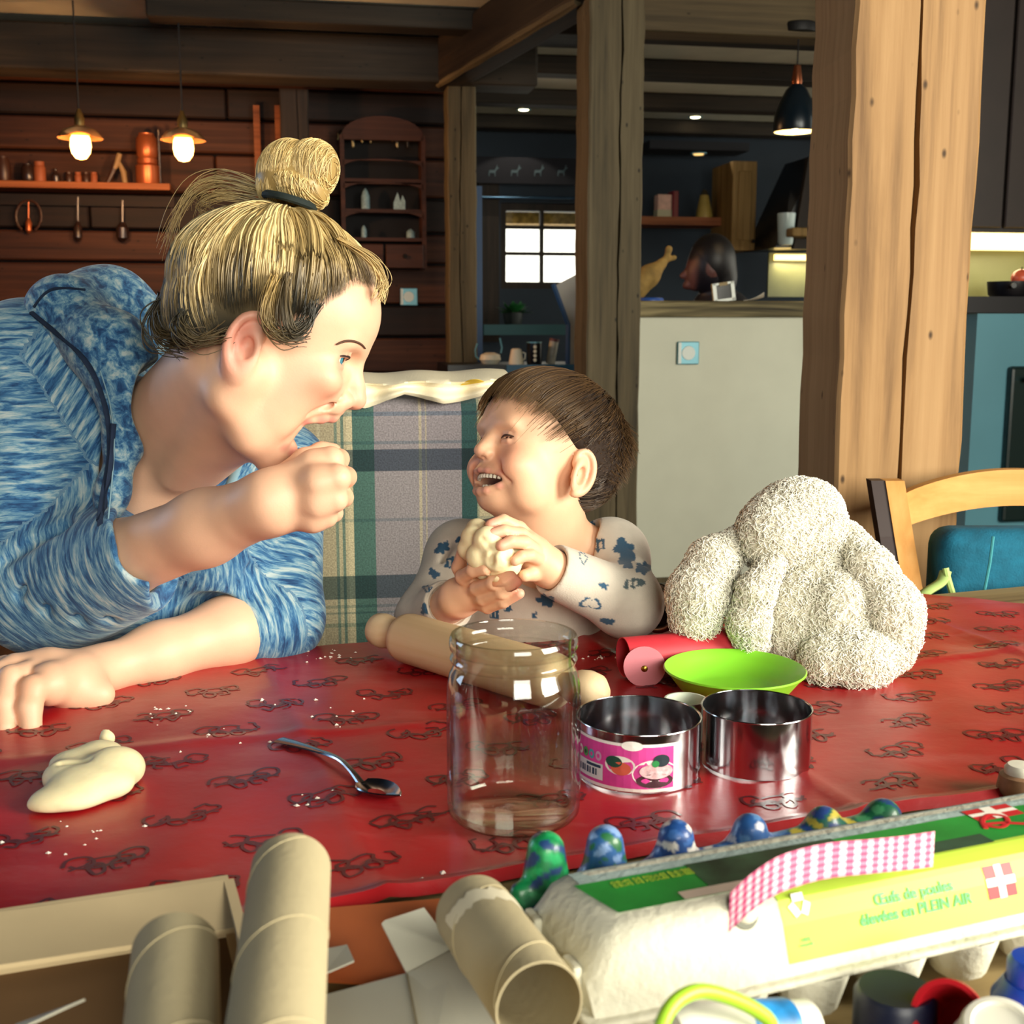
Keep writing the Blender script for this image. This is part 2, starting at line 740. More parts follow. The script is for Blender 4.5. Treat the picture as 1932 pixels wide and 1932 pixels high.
# ================================================================== THE ROOM
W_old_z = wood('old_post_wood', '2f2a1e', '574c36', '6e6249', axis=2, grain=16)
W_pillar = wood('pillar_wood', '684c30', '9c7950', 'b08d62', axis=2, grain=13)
W_dark_x = wood('dark_plank_wood', '0b0708', '1a100e', '281813', axis=0, grain=14)
W_wall_x = wood('log_wall_wood', '190c0a', '3a1e13', '52301e', axis=0, grain=13)
W_beam_x = wood('ceiling_beam_wood', '141110', '262019', '352c22', axis=0, grain=14)
W_dark_z = wood('dark_post_wood', '100c0c', '221a15', '30261d', axis=2, grain=16)
M_ceil = wood('ceiling_boards', '030409', '05060d', '080914', axis=0, grain=10, knots=False)  # navy of the shadows is put into the board colour
M_kwall = mat('kitchen_wall_paint', '1b2733', 0.8, var=0.15, vscale=3)
M_panel = mat('ceiling_panel_paint', 'b8b5a0', 0.7, var=0.08)
M_floor = wood('floor_boards', '2c1c12', '4c3320', '5e4229', axis=1, grain=8)
M_gap = mat('black_gap', '040305', 0.9)

FL = []


def bbox_at(p0, size, name, m, parent=None, rotz=BA, bev=0.0, kind=None):
    """box centred at p0 turned with the house"""
    o = obj(name, box(*size, bev=bev), m, parent, loc=p0, rot=(0, 0, rotz))
    if kind:
        o['kind'] = kind
    return o


# floor and the outer walls of the dining corner
bbox_at((0.5, 3.0, -0.02), (12, 14, 0.04), 'floor', M_floor, kind='structure')
M_plaster = mat('pale_wall_plaster', '8a7658', 0.8, var=0.1, vscale=4)


def wall_with_hole(name, m, c, ux, width, zh, hole, th=0.16):
    """upright wall through c along ux; hole=(u0,u1,z0,z1) along the wall from its centre"""
    ang = math.atan2(ux.y, ux.x)
    u0, u1, z0, z1 = hole
    w = width / 2
    parts = [box(u0 + w, th, zh, c=((u0 - w) / 2, 0, zh / 2)), box(w - u1, th, zh, c=((u1 + w) / 2, 0, zh / 2)),
             box(u1 - u0, th, z0, c=((u0 + u1) / 2, 0, z0 / 2)), box(u1 - u0, th, zh - z1, c=((u0 + u1) / 2, 0, (zh + z1) / 2))]
    return struct(name, join(*parts), m, loc=c, rot=(0, 0, ang))


def window(name, c, ang, w, h, cols, rows, m, bar=0.03, frame=0.06, th=0.07, bars=None):
    """frame with bars and one pane of glass in each light; c = lower middle"""
    e = bpy.data.objects.new(name, None)
    COL.objects.link(e)
    e.location = c
    e.rotation_euler = (0, 0, ang)
    e['kind'] = 'structure'
    obj('window_frame', join(box(frame, th, h, c=(-w / 2 + frame / 2, 0, h / 2)), box(frame, th, h, c=(w / 2 - frame / 2, 0, h / 2)),
                             box(w - 2 * frame, th, frame, c=(0, 0, frame / 2)), box(w - 2 * frame, th, frame, c=(0, 0, h - frame / 2))), m, e)
    iw, ih = w - 2 * frame, h - 2 * frame
    xs = [-iw / 2 + iw * i / cols for i in range(cols + 1)]
    zs = bars if bars else [frame + ih * i / rows for i in range(rows + 1)]
    for i in range(1, cols):
        obj('glazing_bar', box(bar, th * 0.6, ih, c=(xs[i], 0, frame + ih / 2)), m, e)
    for i in range(1, rows):
        obj('glazing_bar', box(iw, th * 0.5, bar, c=(0, 0, zs[i])), m, e)
    g = glass_thin()
    for i in range(cols):
        for j in range(rows):
            obj('pane', box(xs[i + 1] - xs[i], 0.004, zs[j + 1] - zs[j], c=((xs[i] + xs[i + 1]) / 2, 0.0, (zs[j] + zs[j + 1]) / 2)), g, e)
    return e


def glass_thin():
    if 'window_glass' in MATS:
        return MATS['window_glass']
    m, nt, b = base_mat('window_glass')
    nt.nodes.remove(b)
    tr = nt.nodes.new('ShaderNodeBsdfTransparent')
    gl = nt.nodes.new('ShaderNodeBsdfGlossy')
    gl.inputs['Roughness'].default_value = 0.02
    fr = nt.nodes.new('ShaderNodeFresnel')
    mx = nt.nodes.new('ShaderNodeMixShader')
    nt.links.new(fr.outputs[0], mx.inputs[0])
    nt.links.new(tr.outputs[0], mx.inputs[1])
    nt.links.new(gl.outputs[0], mx.inputs[2])
    nt.links.new(mx.outputs[0], nt.nodes['Material Output'].inputs[0])
    MATS['window_glass'] = m
    return m


wall_with_hole('wall_right', M_plaster, Vector((2.9, 0.6, 0)), Vector((0, 1, 0)), 7.0, 2.5, (-1.7, 0.2, 0.95, 2.25))
window('window_2', (2.9, -0.15, 0.95), R(90), 1.9, 1.3, 3, 2, W_dark_z, bar=0.04, frame=0.07)
wall_with_hole('wall_rear', M_plaster, Vector((-0.2, -2.55, 0)), Vector((1, 0, 0)), 6.6, 2.5, (0.1, 2.1, 1.0, 2.3))
window('window_3', (0.9, -2.55, 1.0), 0.0, 2.0, 1.3, 3, 2, W_dark_z, bar=0.04, frame=0.07)
wall_with_hole('wall_left', W_wall_x, Vector((-3.3, 1.9, 0)), Vector((0, 1, 0)), 9.4, 2.5, (-0.3, 0.9, 1.05, 2.15))
window('window_added', (-3.3, 2.2, 1.05), R(90), 1.2, 1.1, 2, 2, W_dark_z, bar=0.04, frame=0.06)  # unseen window, added to go with the blue fill lamp
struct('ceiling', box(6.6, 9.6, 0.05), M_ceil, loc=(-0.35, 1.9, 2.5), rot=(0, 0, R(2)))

# ---- log wall at the back of the dining corner, one board above another
QW = at(700, 500, 6.05)                                   # a point on that wall


def wallpt(px, py):
    return onplane(px, py, QW, BY)


zb = 0.0
hts = [0.19, 0.16, 0.2, 0.17, 0.15, 0.18, 0.16, 0.2, 0.15, 0.17, 0.19, 0.16, 0.15, 0.2, 0.14]
wl, wr = wallpt(-520, 500), wallpt(850, 500)
wlen = (wr - wl).length
wmid = (wl + wr) / 2
wb = struct('wall_back', box(wlen, 0.06, 2.55, c=(0, 0.09, 1.275)), M_gap, loc=(wmid.x, wmid.y, 0), rot=(0, 0, BA))
i = 0
random.seed(3)
while zb < 2.45:
    h = hts[i % len(hts)]
    cut = random.uniform(-0.25, 0.35) * wlen
    for (a, b_) in ((-wlen / 2, cut), (cut, wlen / 2)):
        obj('plank', box(b_ - a - 0.006, 0.06 + random.uniform(0, 0.03), h - 0.012, bev=0.008, seg=1), W_wall_x if i % 3 else W_dark_x, wb,
            loc=((a + b_) / 2, 0.03 + random.uniform(-0.008, 0.008), zb + h / 2))
    zb += h
    i += 1

# ---- heavy cross beam and posts in front of that wall
p = at(380, 105, 5.35)
bl = 3.6
bbox_at((p.x - 0.35 * BX.x, p.y - 0.35 * BX.y, 2.25), (bl, 0.2, 0.19), 'cross_beam', W_beam_x, bev=0.012)
tag(bpy.data.objects['cross_beam'], 'dark timber cross beam above the two glowing bulbs', 'beam')


def crack_post(name, label, c, s, h, m, rotz, crack_x=0.1, crack_w=0.006, sy=None, seed=1, z0=0.0, amp=0.006, tilt=None):
    """square timber with softened uneven edges and a long drying crack down its front"""
    rnd = random.Random(seed)
    t = thing(name, label, 'post', (c[0], c[1], z0), rotz)
    sy = sy or s
    nz = 36
    rows = []
    off = 0
    for k in range(nz + 1):
        z = h * k / nz
        off += rnd.uniform(-0.004, 0.004)
        off *= 0.92
        x0, x1 = -s / 2 + rnd.uniform(-1, 1) * amp * 0.4, s / 2 + rnd.uniform(-1, 1) * amp * 0.4
        y0, y1 = -sy / 2, sy / 2
        cx = crack_x * s + off
        w = crack_w * (0.5 + 0.7 * rnd.random())
        b = 0.006
        rows.append([(x0, y1, z), (x0, y0 + b, z), (x0 + b, y0, z), (cx - w, y0, z), (cx - w * 0.3, y0 + 0.035, z), (cx + w * 0.3, y0 + 0.035, z), (cx + w, y0, z),
                     (x1 - b, y0, z), (x1, y0 + b, z), (x1, y1, z)])
    n = len(rows[0])
    V = [Vector(q) for r_ in rows for q in r_]
    F = [[k * n + i, k * n + (i + 1) % n, (k + 1) * n + (i + 1) % n, (k + 1) * n + i] for k in range(nz) for i in range(n)]
    obj('post_timber', (V, F), m, t)
    return t


# tall pillar at the table, its near face in the daylight
pc = at(1690, 600, 2.05)
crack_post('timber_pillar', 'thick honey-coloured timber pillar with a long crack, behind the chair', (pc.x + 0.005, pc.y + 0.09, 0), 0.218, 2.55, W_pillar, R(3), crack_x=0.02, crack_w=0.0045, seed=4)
pc2 = at(1150, 500, 4.15)
crack_post('timber_post', 'grey-brown cracked timber post at the left end of the white counter', (pc2.x, pc2.y + 0.08, 0), 0.188, 2.5, W_old_z, BA, crack_x=0.12, crack_w=0.004, seed=9)
pc3 = at(868, 430, 5.5)
crack_post('timber_post', 'slim dark timber post at the left of the kitchen doorway', (pc3.x, pc3.y + 0.07, 0), 0.13, 2.5, W_old_z, BA, crack_x=0.0, crack_w=0.003, seed=12)
pc4 = at(553, 300, 5.65)
crack_post('timber_post', 'dark timber post against the log wall under the cross beam', (pc4.x, pc4.y + 0.06, 0), 0.13, 2.17, W_dark_z, BA, crack_x=0.1, crack_w=0.002, seed=15)

# slanting brace from the slim post up to the cracked post
a, b = at(850, 118, 5.5), at(1120, -52, 4.25)
d = (b - a)
M = Matrix.Translation((a + b) / 2) @ basis(d).to_4x4()
brace = obj('timber_brace', box(0.15, 0.2, d.length + 0.3, bev=0.02), W_dark_z)
brace.matrix_world = M
tag(brace, 'slanting timber brace with a worn pale edge over the kitchen doorway', 'beam')
pl = obj('worn_edge', tube([(-0.06, -0.1, z) for z in np.linspace(-d.length / 2, d.length / 2, 10)], [0.012 + 0.008 * random.random() for _ in range(10)], 6), W_old_z, brace)
bbox_at(at(990, 40, 5.62) + Vector((0, 0, 0.06)), (0.62, 0.16, 0.30), 'lintel_beam', W_dark_x)
tag(bpy.data.objects['lintel_beam'], 'dark lintel timber above the kitchen doorway', 'beam')

# ---- kitchen
KQ = at(1010, 465, 7.9)
kdir = BX
wz0, wz1 = at(1010, 545, 7.85).z, at(1010, 384, 7.85).z
kwl = onplane(940, 465, KQ, BY)
kwr = onplane(1102, 465, KQ, BY)
wm = (kwl + kwr) / 2
ww = (kwr - kwl).length
wall_with_hole('wall_kitchen', M_kwall, Vector((wm.x, wm.y, 0)) , BX, 11.0, 2.5, (-ww / 2, ww / 2, wz0, wz1), th=0.2)
hh = wz1 - wz0
wbz = [0.05, 0.05 + (hh - 0.1) * 0.40, 0.05 + (hh - 0.1) * 0.78, hh - 0.05]
window('window_1', (wm.x, wm.y, wz0), BA, ww, hh, 2, 3, W_dark_z, bar=0.022, frame=0.045, bars=wbz)
eave = bbox_at(wm + BY * 0.8 + Vector((0, 0, hh * 0.5 - 0.02)), (2.4, 0.5, 0.12), 'eaves_board', mat('eave_wood', 'caa24e', 0.8, var=0.4, vscale=30))
tag(eave, 'sunlit yellow eaves board outside the top of the kitchen window', 'eaves')
# boxed panelling left of the window, curtain rail above it
bbox_at(onplane(922, 480, KQ - BY * 0.12, BY), (0.13, 0.03, 1.1), 'trim_1', W_dark_z, kind='structure')
rail = obj('curtain_rail', tube([onplane(x, 372 + (x - 900) * 0.01, KQ - BY * 0.2, BY) for x in (905, 1000, 1098)], 0.009, 8), mat('rail_metal', '35506a', 0.35, 0.8))
tag(rail, 'thin blue-grey curtain rail above the kitchen window', 'rail')

# kitchen ceiling: white panels between beams
kc = at(1300, 150, 6.3)
kceil = struct('ceiling_kitchen', box(8.0, 4.4, 0.05), M_panel, loc=(kc.x + 0.6, kc.y + 0.2, 2.40), rot=(0, 0, BA))
for k, Y in enumerate((5.25, 6.05, 6.9, 7.75)):
    q = at(1300, 150, Y)
    o = bbox_at((q.x + 1.2 * BX.x - 0.2, q.y + 1.2 * BX.y, 2.332), (6.4, 0.13, 0.085), 'ceiling_beam', W_beam_x, bev=0.01)
    tag(o, ('wooden kitchen ceiling beam, nearest of four' , 'wooden kitchen ceiling beam, second from the counter', 'wooden kitchen ceiling beam, third from the counter', 'wooden kitchen ceiling beam, farthest, near the window wall')[k], 'beam', 'kitchen ceiling beams')
q = at(1378, 35, 4.55)
o = bbox_at((q.x + 1.0, q.y + 0.1 + 0.16, 2.31), (2.9, 0.14, 0.3), 'header_beam', wood('header_wood', '2c2416', '524530', '6a5b40', axis=0, grain=11), bev=0.01)
tag(o, 'broad knotty header beam over the kitchen counter', 'beam')
for k in (0,):
    obj('board_joint', box(2.9, 0.01, 0.006, c=(0, -0.072, 0.02)), M_gap, o)
# ================================================================== TABLE, CLOTH, BENCH, CHAIR
TA = R(19.5)
TXv = Vector((math.cos(TA), math.sin(TA), 0))
TYv = Vector((-math.sin(TA), math.cos(TA), 0))
far0 = T(570, 1228)
near0 = T(800, 1696)
far1 = T(1850, 1117)
W_table = wood('table_wood', '5d4a30', '8f7a52', 'a8946a', axis=0, grain=12)
# table frame: origin at far0 projected; local x along TX, y along TY (away)


def tl(p):
    d = Vector(p) - far0
    return d.dot(TXv), d.dot(TYv)


_yn = tl(near0)[1]
TABLE_NEAR = _yn - 0.30
tb = thing('dining_table', 'long wooden dining table of pale planks under the red cloth', 'table', (far0.x, far0.y, 0), TA)
x0, x1 = -0.75, 1.55
npl = 6
yy = [TABLE_NEAR + (0.01 - TABLE_NEAR) * k / npl for k in range(npl + 1)]
for k in range(npl):
    obj('plank', box(x1 - x0, yy[k + 1] - yy[k] - 0.002, 0.035, bev=0.003, seg=1), W_table, tb, loc=((x0 + x1) / 2, (yy[k] + yy[k + 1]) / 2, TZ - 0.0205))
obj('apron', box(x1 - x0 - 0.2, (0.01 - TABLE_NEAR) - 0.2, 0.08), W_table, tb, loc=((x0 + x1) / 2, (TABLE_NEAR + 0.01) / 2, TZ - 0.08))
for sx in (x0 + 0.1, x1 - 0.1):
    for sy in (TABLE_NEAR + 0.1, -0.09):
        obj('leg', box(0.08, 0.08, 0.62, bev=0.006), W_table, tb, loc=(sx, sy, 0.31))

# ---- red oilcloth
rw = tl(T(1932, 1203))[0], tl(T(1932, 1203))[1]
cA = tl(T(1748, 1124))      # corner of the cloth at the right
cB = tl(T(1990, 1228))      # along its slanted right edge
nearR = tl(T(1932, 1640))


def cloth_z(x, y):
    z = 0.0022 + 0.0009 * (1 + math.sin(23 * x + 11 * y)) * (0.6 + 0.4 * math.sin(9 * x - 17 * y)) + 0.0006 * (1 + math.sin(61 * x - 37 * y))
    # folds from the packet, running along and across
    for a0, k in ((0.33, 1), (-0.05, 1), (0.78, 1)):
        z += 0.0028 * math.exp(-((x - a0) / 0.008) ** 2)
    z += 0.002 * math.exp(-((y + 0.3 + 0.02 * math.sin(6 * x)) / 0.010) ** 2)
    return z


def cloth_fn(u, v):
    # v 0 near .. 1 far ; u 0 left .. 1 right (right edge slanted)
    y = _yn + (0.0 - _yn) * v
    xr = 1.40 + (cA[0] - 1.40) * max(0, (v - 0.22) / 0.78)
    x = x0 - 0.02 + (xr - x0) * u
    y2 = y + 0.004 * math.sin(7 * x) * (1 - v)
    z = TZ + cloth_z(x, y2)
    if v < 0.03:
        z += 0.007 * math.sin(v / 0.03 * math.pi)
    return far0.x + TXv.x * x + TYv.x * y2, far0.y + TXv.y * x + TYv.y * y2, z


m, nt, b = base_mat('red_oilcloth')
MATS['red_oilcloth'] = m
tcn = nt.nodes.new('ShaderNodeTexCoord')
nz = nt.nodes.new('ShaderNodeTexNoise')
nz.inputs['Scale'].default_value = 5
nz.inputs['Detail'].default_value = 6
nt.links.new(tcn.outputs['Object'], nz.inputs['Vector'])
rp = nt.nodes.new('ShaderNodeValToRGB')
rp.color_ramp.elements[0].position, rp.color_ramp.elements[0].color = 0.35, rgba('9a1218')
rp.color_ramp.elements[1].position, rp.color_ramp.elements[1].color = 0.7, rgba('bb2026')
nt.links.new(nz.outputs['Fac'], rp.inputs['Fac'])
# dusty flour film
nz2 = nt.nodes.new('ShaderNodeTexNoise')
nz2.inputs['Scale'].default_value = 9
nz2.inputs['Detail'].default_value = 9
nz2.inputs['Roughness'].default_value = 0.7
mpz = nt.nodes.new('ShaderNodeMapping')
mpz.inputs['Scale'].default_value = (0.55, 2.2, 1)
mpz.inputs['Rotation'].default_value = (0, 0, R(-12))
nt.links.new(tcn.outputs['Object'], mpz.inputs['Vector'])
nt.links.new(mpz.outputs[0], nz2.inputs['Vector'])
r2 = nt.nodes.new('ShaderNodeValToRGB')
r2.color_ramp.elements[0].position, r2.color_ramp.elements[0].color = 0.52, (0, 0, 0, 1)
r2.color_ramp.elements[1].position, r2.color_ramp.elements[1].color = 0.85, (0.35, 0.35, 0.35, 1)
nt.links.new(nz2.outputs['Fac'], r2.inputs['Fac'])
mxc = nt.nodes.new('ShaderNodeMix')
mxc.data_type = 'RGBA'
nt.links.new(r2.outputs['Color'], mxc.inputs[0])
nt.links.new(rp.outputs['Color'], mxc.inputs[6])
mxc.inputs[7].default_value = rgba('c98f8c')
nt.links.new(mxc.outputs[2], b.inputs['Base Color'])
b.inputs['Roughness'].default_value = 0.34
b.inputs['Specular IOR Level'].default_value = 0.55
bpn = nt.nodes.new('ShaderNodeBump')
bpn.inputs['Strength'].default_value = 0.25
bpn.inputs['Distance'].default_value = 0.004
nz3 = nt.nodes.new('ShaderNodeTexNoise')
nz3.inputs['Scale'].default_value = 26
nz3.inputs['Detail'].default_value = 5
nt.links.new(tcn.outputs['Object'], nz3.inputs['Vector'])
nt.links.new(nz3.outputs['Fac'], bpn.inputs['Height'])
nt.links.new(bpn.outputs['Normal'], b.inputs['Normal'])
cl = obj('tablecloth', grid(cloth_fn, 260, 90), m, smooth=True)
tag(cl, 'red oilcloth with dark printed motifs covering the table', 'tablecloth')
# thickness of the sheet along its near edge: a rolled hem


# printed motifs: line drawings repeated over the cloth
def zmotif(kind):
    """loose looping strokes in a unit box, like sketched animals"""
    rd = random.Random(kind)
    out = []
    for cx, cy, rx, ry in ((0.22, 0.55, 0.17, 0.26), (0.52, 0.48, 0.26, 0.22), (0.82, 0.60, 0.15, 0.24), (0.40, 0.22, 0.10, 0.20), (0.66, 0.24, 0.09, 0.20)):
        n = rd.randint(7, 9)
        a0 = rd.uniform(0, 6.28)
        span = rd.uniform(4.6, 6.6)
        st = []
        for i in range(n + 1):
            a = a0 + span * i / n
            q = rd.uniform(0.7, 1.25)
            st.append((cx + rx * q * math.cos(a), cy + ry * q * math.sin(a)))
        out.append(st)
    out.append([(0.1, 0.3), (0.3, 0.42), (0.5, 0.3), (0.7, 0.46), (0.95, 0.34)])
    return out


def cloth_at(x, y, dz=0.0006):
    z = TZ + cloth_z(x, y) + dz
    return Vector((far0.x + TXv.x * x + TYv.x * y, far0.y + TXv.y * x + TYv.y * y, z))


V, F = [], []
random.seed(21)
row = 0
y = _yn + 0.06
while y < -0.03:
    x = x0 + 0.02 + (row % 2) * 0.055
    while x < 1.2:
        v = (y - _yn) / -_yn
        xr = 1.40 + (cA[0] - 1.40) * max(0, (v - 0.22) / 0.78)
        if x + 0.07 < xr:
            wd, ht = random.uniform(0.056, 0.066), random.uniform(0.036, 0.044)
            fl = -1 if random.random() < 0.5 else 1
            ang = random.uniform(-0.22, 0.22)
            for st in zmotif((row * 3 + int(x * 9)) % 7):
                pts = smoothpath([Vector((p_[0], p_[1], 0)) for p_ in st], 3)
                prev = None
                for i, q in enumerate(pts):
                    dx, dy = (q.x - 0.5) * fl * wd, (q.y - 0.5) * ht
                    lx, ly = x + dx * math.cos(ang) - dy * math.sin(ang), y + dx * math.sin(ang) + dy * math.cos(ang)
                    qa, qb = pts[max(i - 1, 0)], pts[min(i + 1, len(pts) - 1)]
                    tx, ty = (qb.x - qa.x) * fl * wd, (qb.y - qa.y) * ht
                    l = math.hypot(tx, ty) + 1e-9
                    nx, ny = -ty / l * 0.0013, tx / l * 0.0013
                    k = len(V)
                    V += [cloth_at(lx + nx, ly + ny), cloth_at(lx - nx, ly - ny)]
                    if prev is not None:
                        F.append([prev, prev + 1, k + 1, k])
                    prev = k
        x += 0.112
    y += 0.063
    row += 1
pr = obj('printed_motifs', (V, F), mat('cloth_print_ink', '5a0f18', 0.4, var=0.3, vscale=30, coat=0.2), cl)
pr['kind'] = 'stuff'

# flour crumbs scattered on the cloth
V, F = [], []
random.seed(5)
spots = [(T(605, 1247), 10, 0.03), (T(325, 1352), 12, 0.025), (T(630, 1240), 8, 0.02), (T(540, 1330), 5, 0.06), (T(150, 1590), 7, 0.05), (T(180, 1575), 5, 0.02), (T(580, 1520), 5, 0.03), (T(430, 1400), 6, 0.08), (T(1130, 1250), 14, 0.03), (T(640, 1360), 6, 0.05), (T(860, 1660), 8, 0.03), (T(1600, 1235), 4, 0.05)]
for c0, n, sp in spots:
    for k in range(n):
        lx, ly = tl(c0)
        lx += random.gauss(0, sp * 0.5)
        ly += random.gauss(0, sp * 0.4)
        s = random.uniform(0.0006, 0.0022)
        p0 = cloth_at(lx, ly, 0.0004)
        a = random.random() * 3
        k0 = len(V)
        for q in range(4):
            V.append(p0 + Vector((math.cos(a + q * 1.57) * s * random.uniform(0.7, 1.7), math.sin(a + q * 1.57) * s, 0)))
        V.append(p0 + Vector((0, 0, s * 0.8)))
        F += [[k0 + q, k0 + (q + 1) % 4, k0 + 4] for q in range(4)]
fc = obj('flour_crumbs', (V, F), mat('flour', 'f2e6da', 0.9))
tag(fc, 'white flour crumbs scattered over the red tablecloth', 'flour', kind='stuff')

# ---- upholstered bench behind the table
BNA = R(8)
BNx, BNy = Vector((math.cos(BNA), math.sin(BNA), 0)), Vector((-math.sin(BNA), math.cos(BNA), 0))
bq = at(770, 960, 1.80)


def bpt(px, py):
    return onplane(px, py, bq, BNy)


btop = bpt(790, 752).z
bl_, br_ = bpt(150, 900), bpt(1085, 900)
bw = (br_ - bl_).length
bc = (bl_ + br_) / 2


def plaid():
    m, nt, b = base_mat('plaid_wool')
    MATS['plaid'] = m
    L = nt.links.new
    a = nt.nodes.new('ShaderNodeAttribute')
    a.attribute_name = 'pl'
    sp = nt.nodes.new('ShaderNodeSeparateXYZ')
    L(a.outputs['Vector'], sp.inputs[0])

    def ramp(src, stops):
        r = nt.nodes.new('ShaderNodeValToRGB')
        r.color_ramp.interpolation = 'CONSTANT'
        e = r.color_ramp.elements
        e[0].position, e[0].color = 0.0, rgba(stops[0][1])
        e[1].position, e[1].color = stops[1][0], rgba(stops[1][1])
        for pz, c in stops[2:]:
            k = e.new(pz)
            k.color = rgba(c)
        L(src, r.inputs['Fac'])
        return r.outputs['Color']
    # warp: columns over 0..1 ; weft: rows
    warp = ramp(sp.outputs['X'], [(0, 'd0c4a6'), (0.12, 'e2d8ba'), (0.135, 'd0c4a6'), (0.21, '8fa394'), (0.225, 'd9cfae'), (0.245, '7c968a'), (0.26, 'd9cfae'), (0.275, 'eadfbc'), (0.305, '57807a'), (0.425, 'a59fa8'), (0.665, 'c6bca8'), (0.68, 'a59fa8'), (0.70, 'c0b6a6'), (0.71, 'a29ca6'), (0.90, '2f5a5c'), (0.985, 'a9ae98')])
    weft = ramp(sp.outputs['Y'], [(0, 'd6d4ca'), (0.115, '9fb3ae'), (0.13, 'e2e0d6'), (0.165, '9fb0ae'), (0.175, 'e2e0d6'), (0.19, 'a8b6b2'), (0.20, 'd8d6cc'), (0.224, '35606a'), (0.316, 'e6e3d8'), (0.52, 'b8c2c0'), (0.535, 'e6e3d8'), (0.714, '2c5266'), (0.796, 'dcd8d0'), (0.815, 'a5b4b6'), (0.826, 'dcd8d0'), (0.918, '93a8b4'), (0.935, 'd6d2cc')])
    mu = nt.nodes.new('ShaderNodeMix')
    mu.data_type = 'RGBA'
    mu.blend_type = 'MULTIPLY'
    mu.inputs[0].default_value = 0.85
    L(warp, mu.inputs[6])
    L(weft, mu.inputs[7])
    no = nt.nodes.new('ShaderNodeTexNoise')
    no.inputs['Scale'].default_value = 420
    no.inputs['Detail'].default_value = 2
    tc = nt.nodes.new('ShaderNodeTexCoord')
    L(tc.outputs['Object'], no.inputs['Vector'])
    mr = nt.nodes.new('ShaderNodeMapRange')
    mr.inputs['From Min'].default_value, mr.inputs['From Max'].default_value = 0.3, 0.7
    mr.inputs['To Min'].default_value, mr.inputs['To Max'].default_value = 0.55, 1.05
    L(no.outputs['Fac'], mr.inputs['Value'])
    sc = nt.nodes.new('ShaderNodeVectorMath')
    sc.operation = 'SCALE'
    L(mu.outputs[2], sc.inputs[0])
    L(mr.outputs[0], sc.inputs['Scale'])
    L(sc.outputs[0], b.inputs['Base Color'])
    b.inputs['Roughness'].default_value = 0.95
    b.inputs['Sheen Weight'].default_value = 0.2
    bp = nt.nodes.new('ShaderNodeBump')
    bp.inputs['Strength'].default_value = 0.3
    bp.inputs['Distance'].default_value = 0.002
    L(no.outputs['Fac'], bp.inputs['Height'])
    L(bp.outputs['Normal'], b.inputs['Normal'])
    return m


bench = thing('upholstered_bench', 'bench with a tall green and grey plaid wool back, behind the child', 'bench', (bc.x, bc.y, 0), BNA)
M_plaid = plaid()
# back cushion, softly rounded; the plaid coordinates follow picture columns 560..960, rows 745..1235
zlo = 0.45
V0, F0 = box(bw, 0.14, btop - zlo, bev=0.03, seg=4, c=(0, 0.07, (btop + zlo) / 2))
inv = Matrix.Translation((bc.x, bc.y, 0)) @ Matrix.Rotation(BNA, 4, 'Z')
xa, xb_ = (inv.inverted() @ bpt(560, 1000)).x, (inv.inverted() @ bpt(905, 1000)).x
za, zb2 = bpt(770, 1235).z, bpt(770, 745).z
me_attr = [((v.x - xa) / (xb_ - xa), (v.z - za) / (zb2 - za), 0) for v in V0]
bk = obj('back_cushion', (V0, F0), M_plaid, bench, smooth=False)


def subdiv_attr(o, xa, xb, za, zb):
    me = o.data
    at_ = me.attributes.new('pl', 'FLOAT_VECTOR', 'POINT')
    per = (xb - xa)
    at_.data.foreach_set('vector', np.array([((v.co.x - xa) / per, (v.co.z - za) / (zb - za), 0) for v in me.vertices], dtype=np.float32).ravel())


subdiv_attr(bk, xa, xb_, za, zb2)
# wrap the sett: repeat beyond the seen part
nt = M_plaid.node_tree
_sep = [n for n in nt.nodes if n.type == 'SEPXYZ'][0]
for ax in ('X', 'Y'):
    links = [l for l in nt.links if l.from_node == _sep and l.from_socket.name == ax]
    fr = nt.nodes.new('ShaderNodeMath')
    fr.operation = 'FRACT'
    tos = [l.to_socket for l in links]
    nt.links.new(_sep.outputs[ax], fr.inputs[0])
    for s_ in tos:
        nt.links.new(fr.outputs[0], s_)
st = obj('seat_cushion', box(bw, 0.46, 0.12, bev=0.03, c=(0, -0.17, 0.40)), M_plaid, bench)
subdiv_attr(st, xa, xb_, za, zb2)
obj('bench_base', box(bw - 0.04, 0.42, 0.34, c=(0, -0.15, 0.17)), W_dark_x, bench)

# cream cloth folded over the top of the bench back
M_cream = mat('cream_cotton', 'efe3c4', 0.85, var=0.06, bump=0.15, bscale=400)
ca, cb = bpt(560, 740), bpt(968, 722)
lo_pts = [(0.0, 0.75), (0.15, 1.0), (0.32, 1.15), (0.42, 0.75), (0.5, 0.55), (0.6, 0.85), (0.68, 1.0), (0.85, 0.75), (1.0, 0.25)]


def cream_fn(u, v):
    px = 560 + (966 - 560) * u
    topy = 726 - 10 * u + 2.0 * math.sin(u * 19)
    loff = np.interp(u, [a_[0] for a_ in lo_pts], [a_[1] for a_ in lo_pts]) * 42
    if v < 0.5:
        py = topy + loff * (1 - v * 2)
        pt = onplane(px, py, bq - BNy * (0.012 + 0.006 * math.sin(u * 31) + 0.006 * math.sin(v * 14)), BNy)
        return pt
    w = (v - 0.5) * 2
    pt = onplane(px, topy, bq - BNy * 0.012, BNy) + Vector((0, 0, 0.012 * math.sin(w * 3.1)))
    return pt + BNy * (0.19 * w)


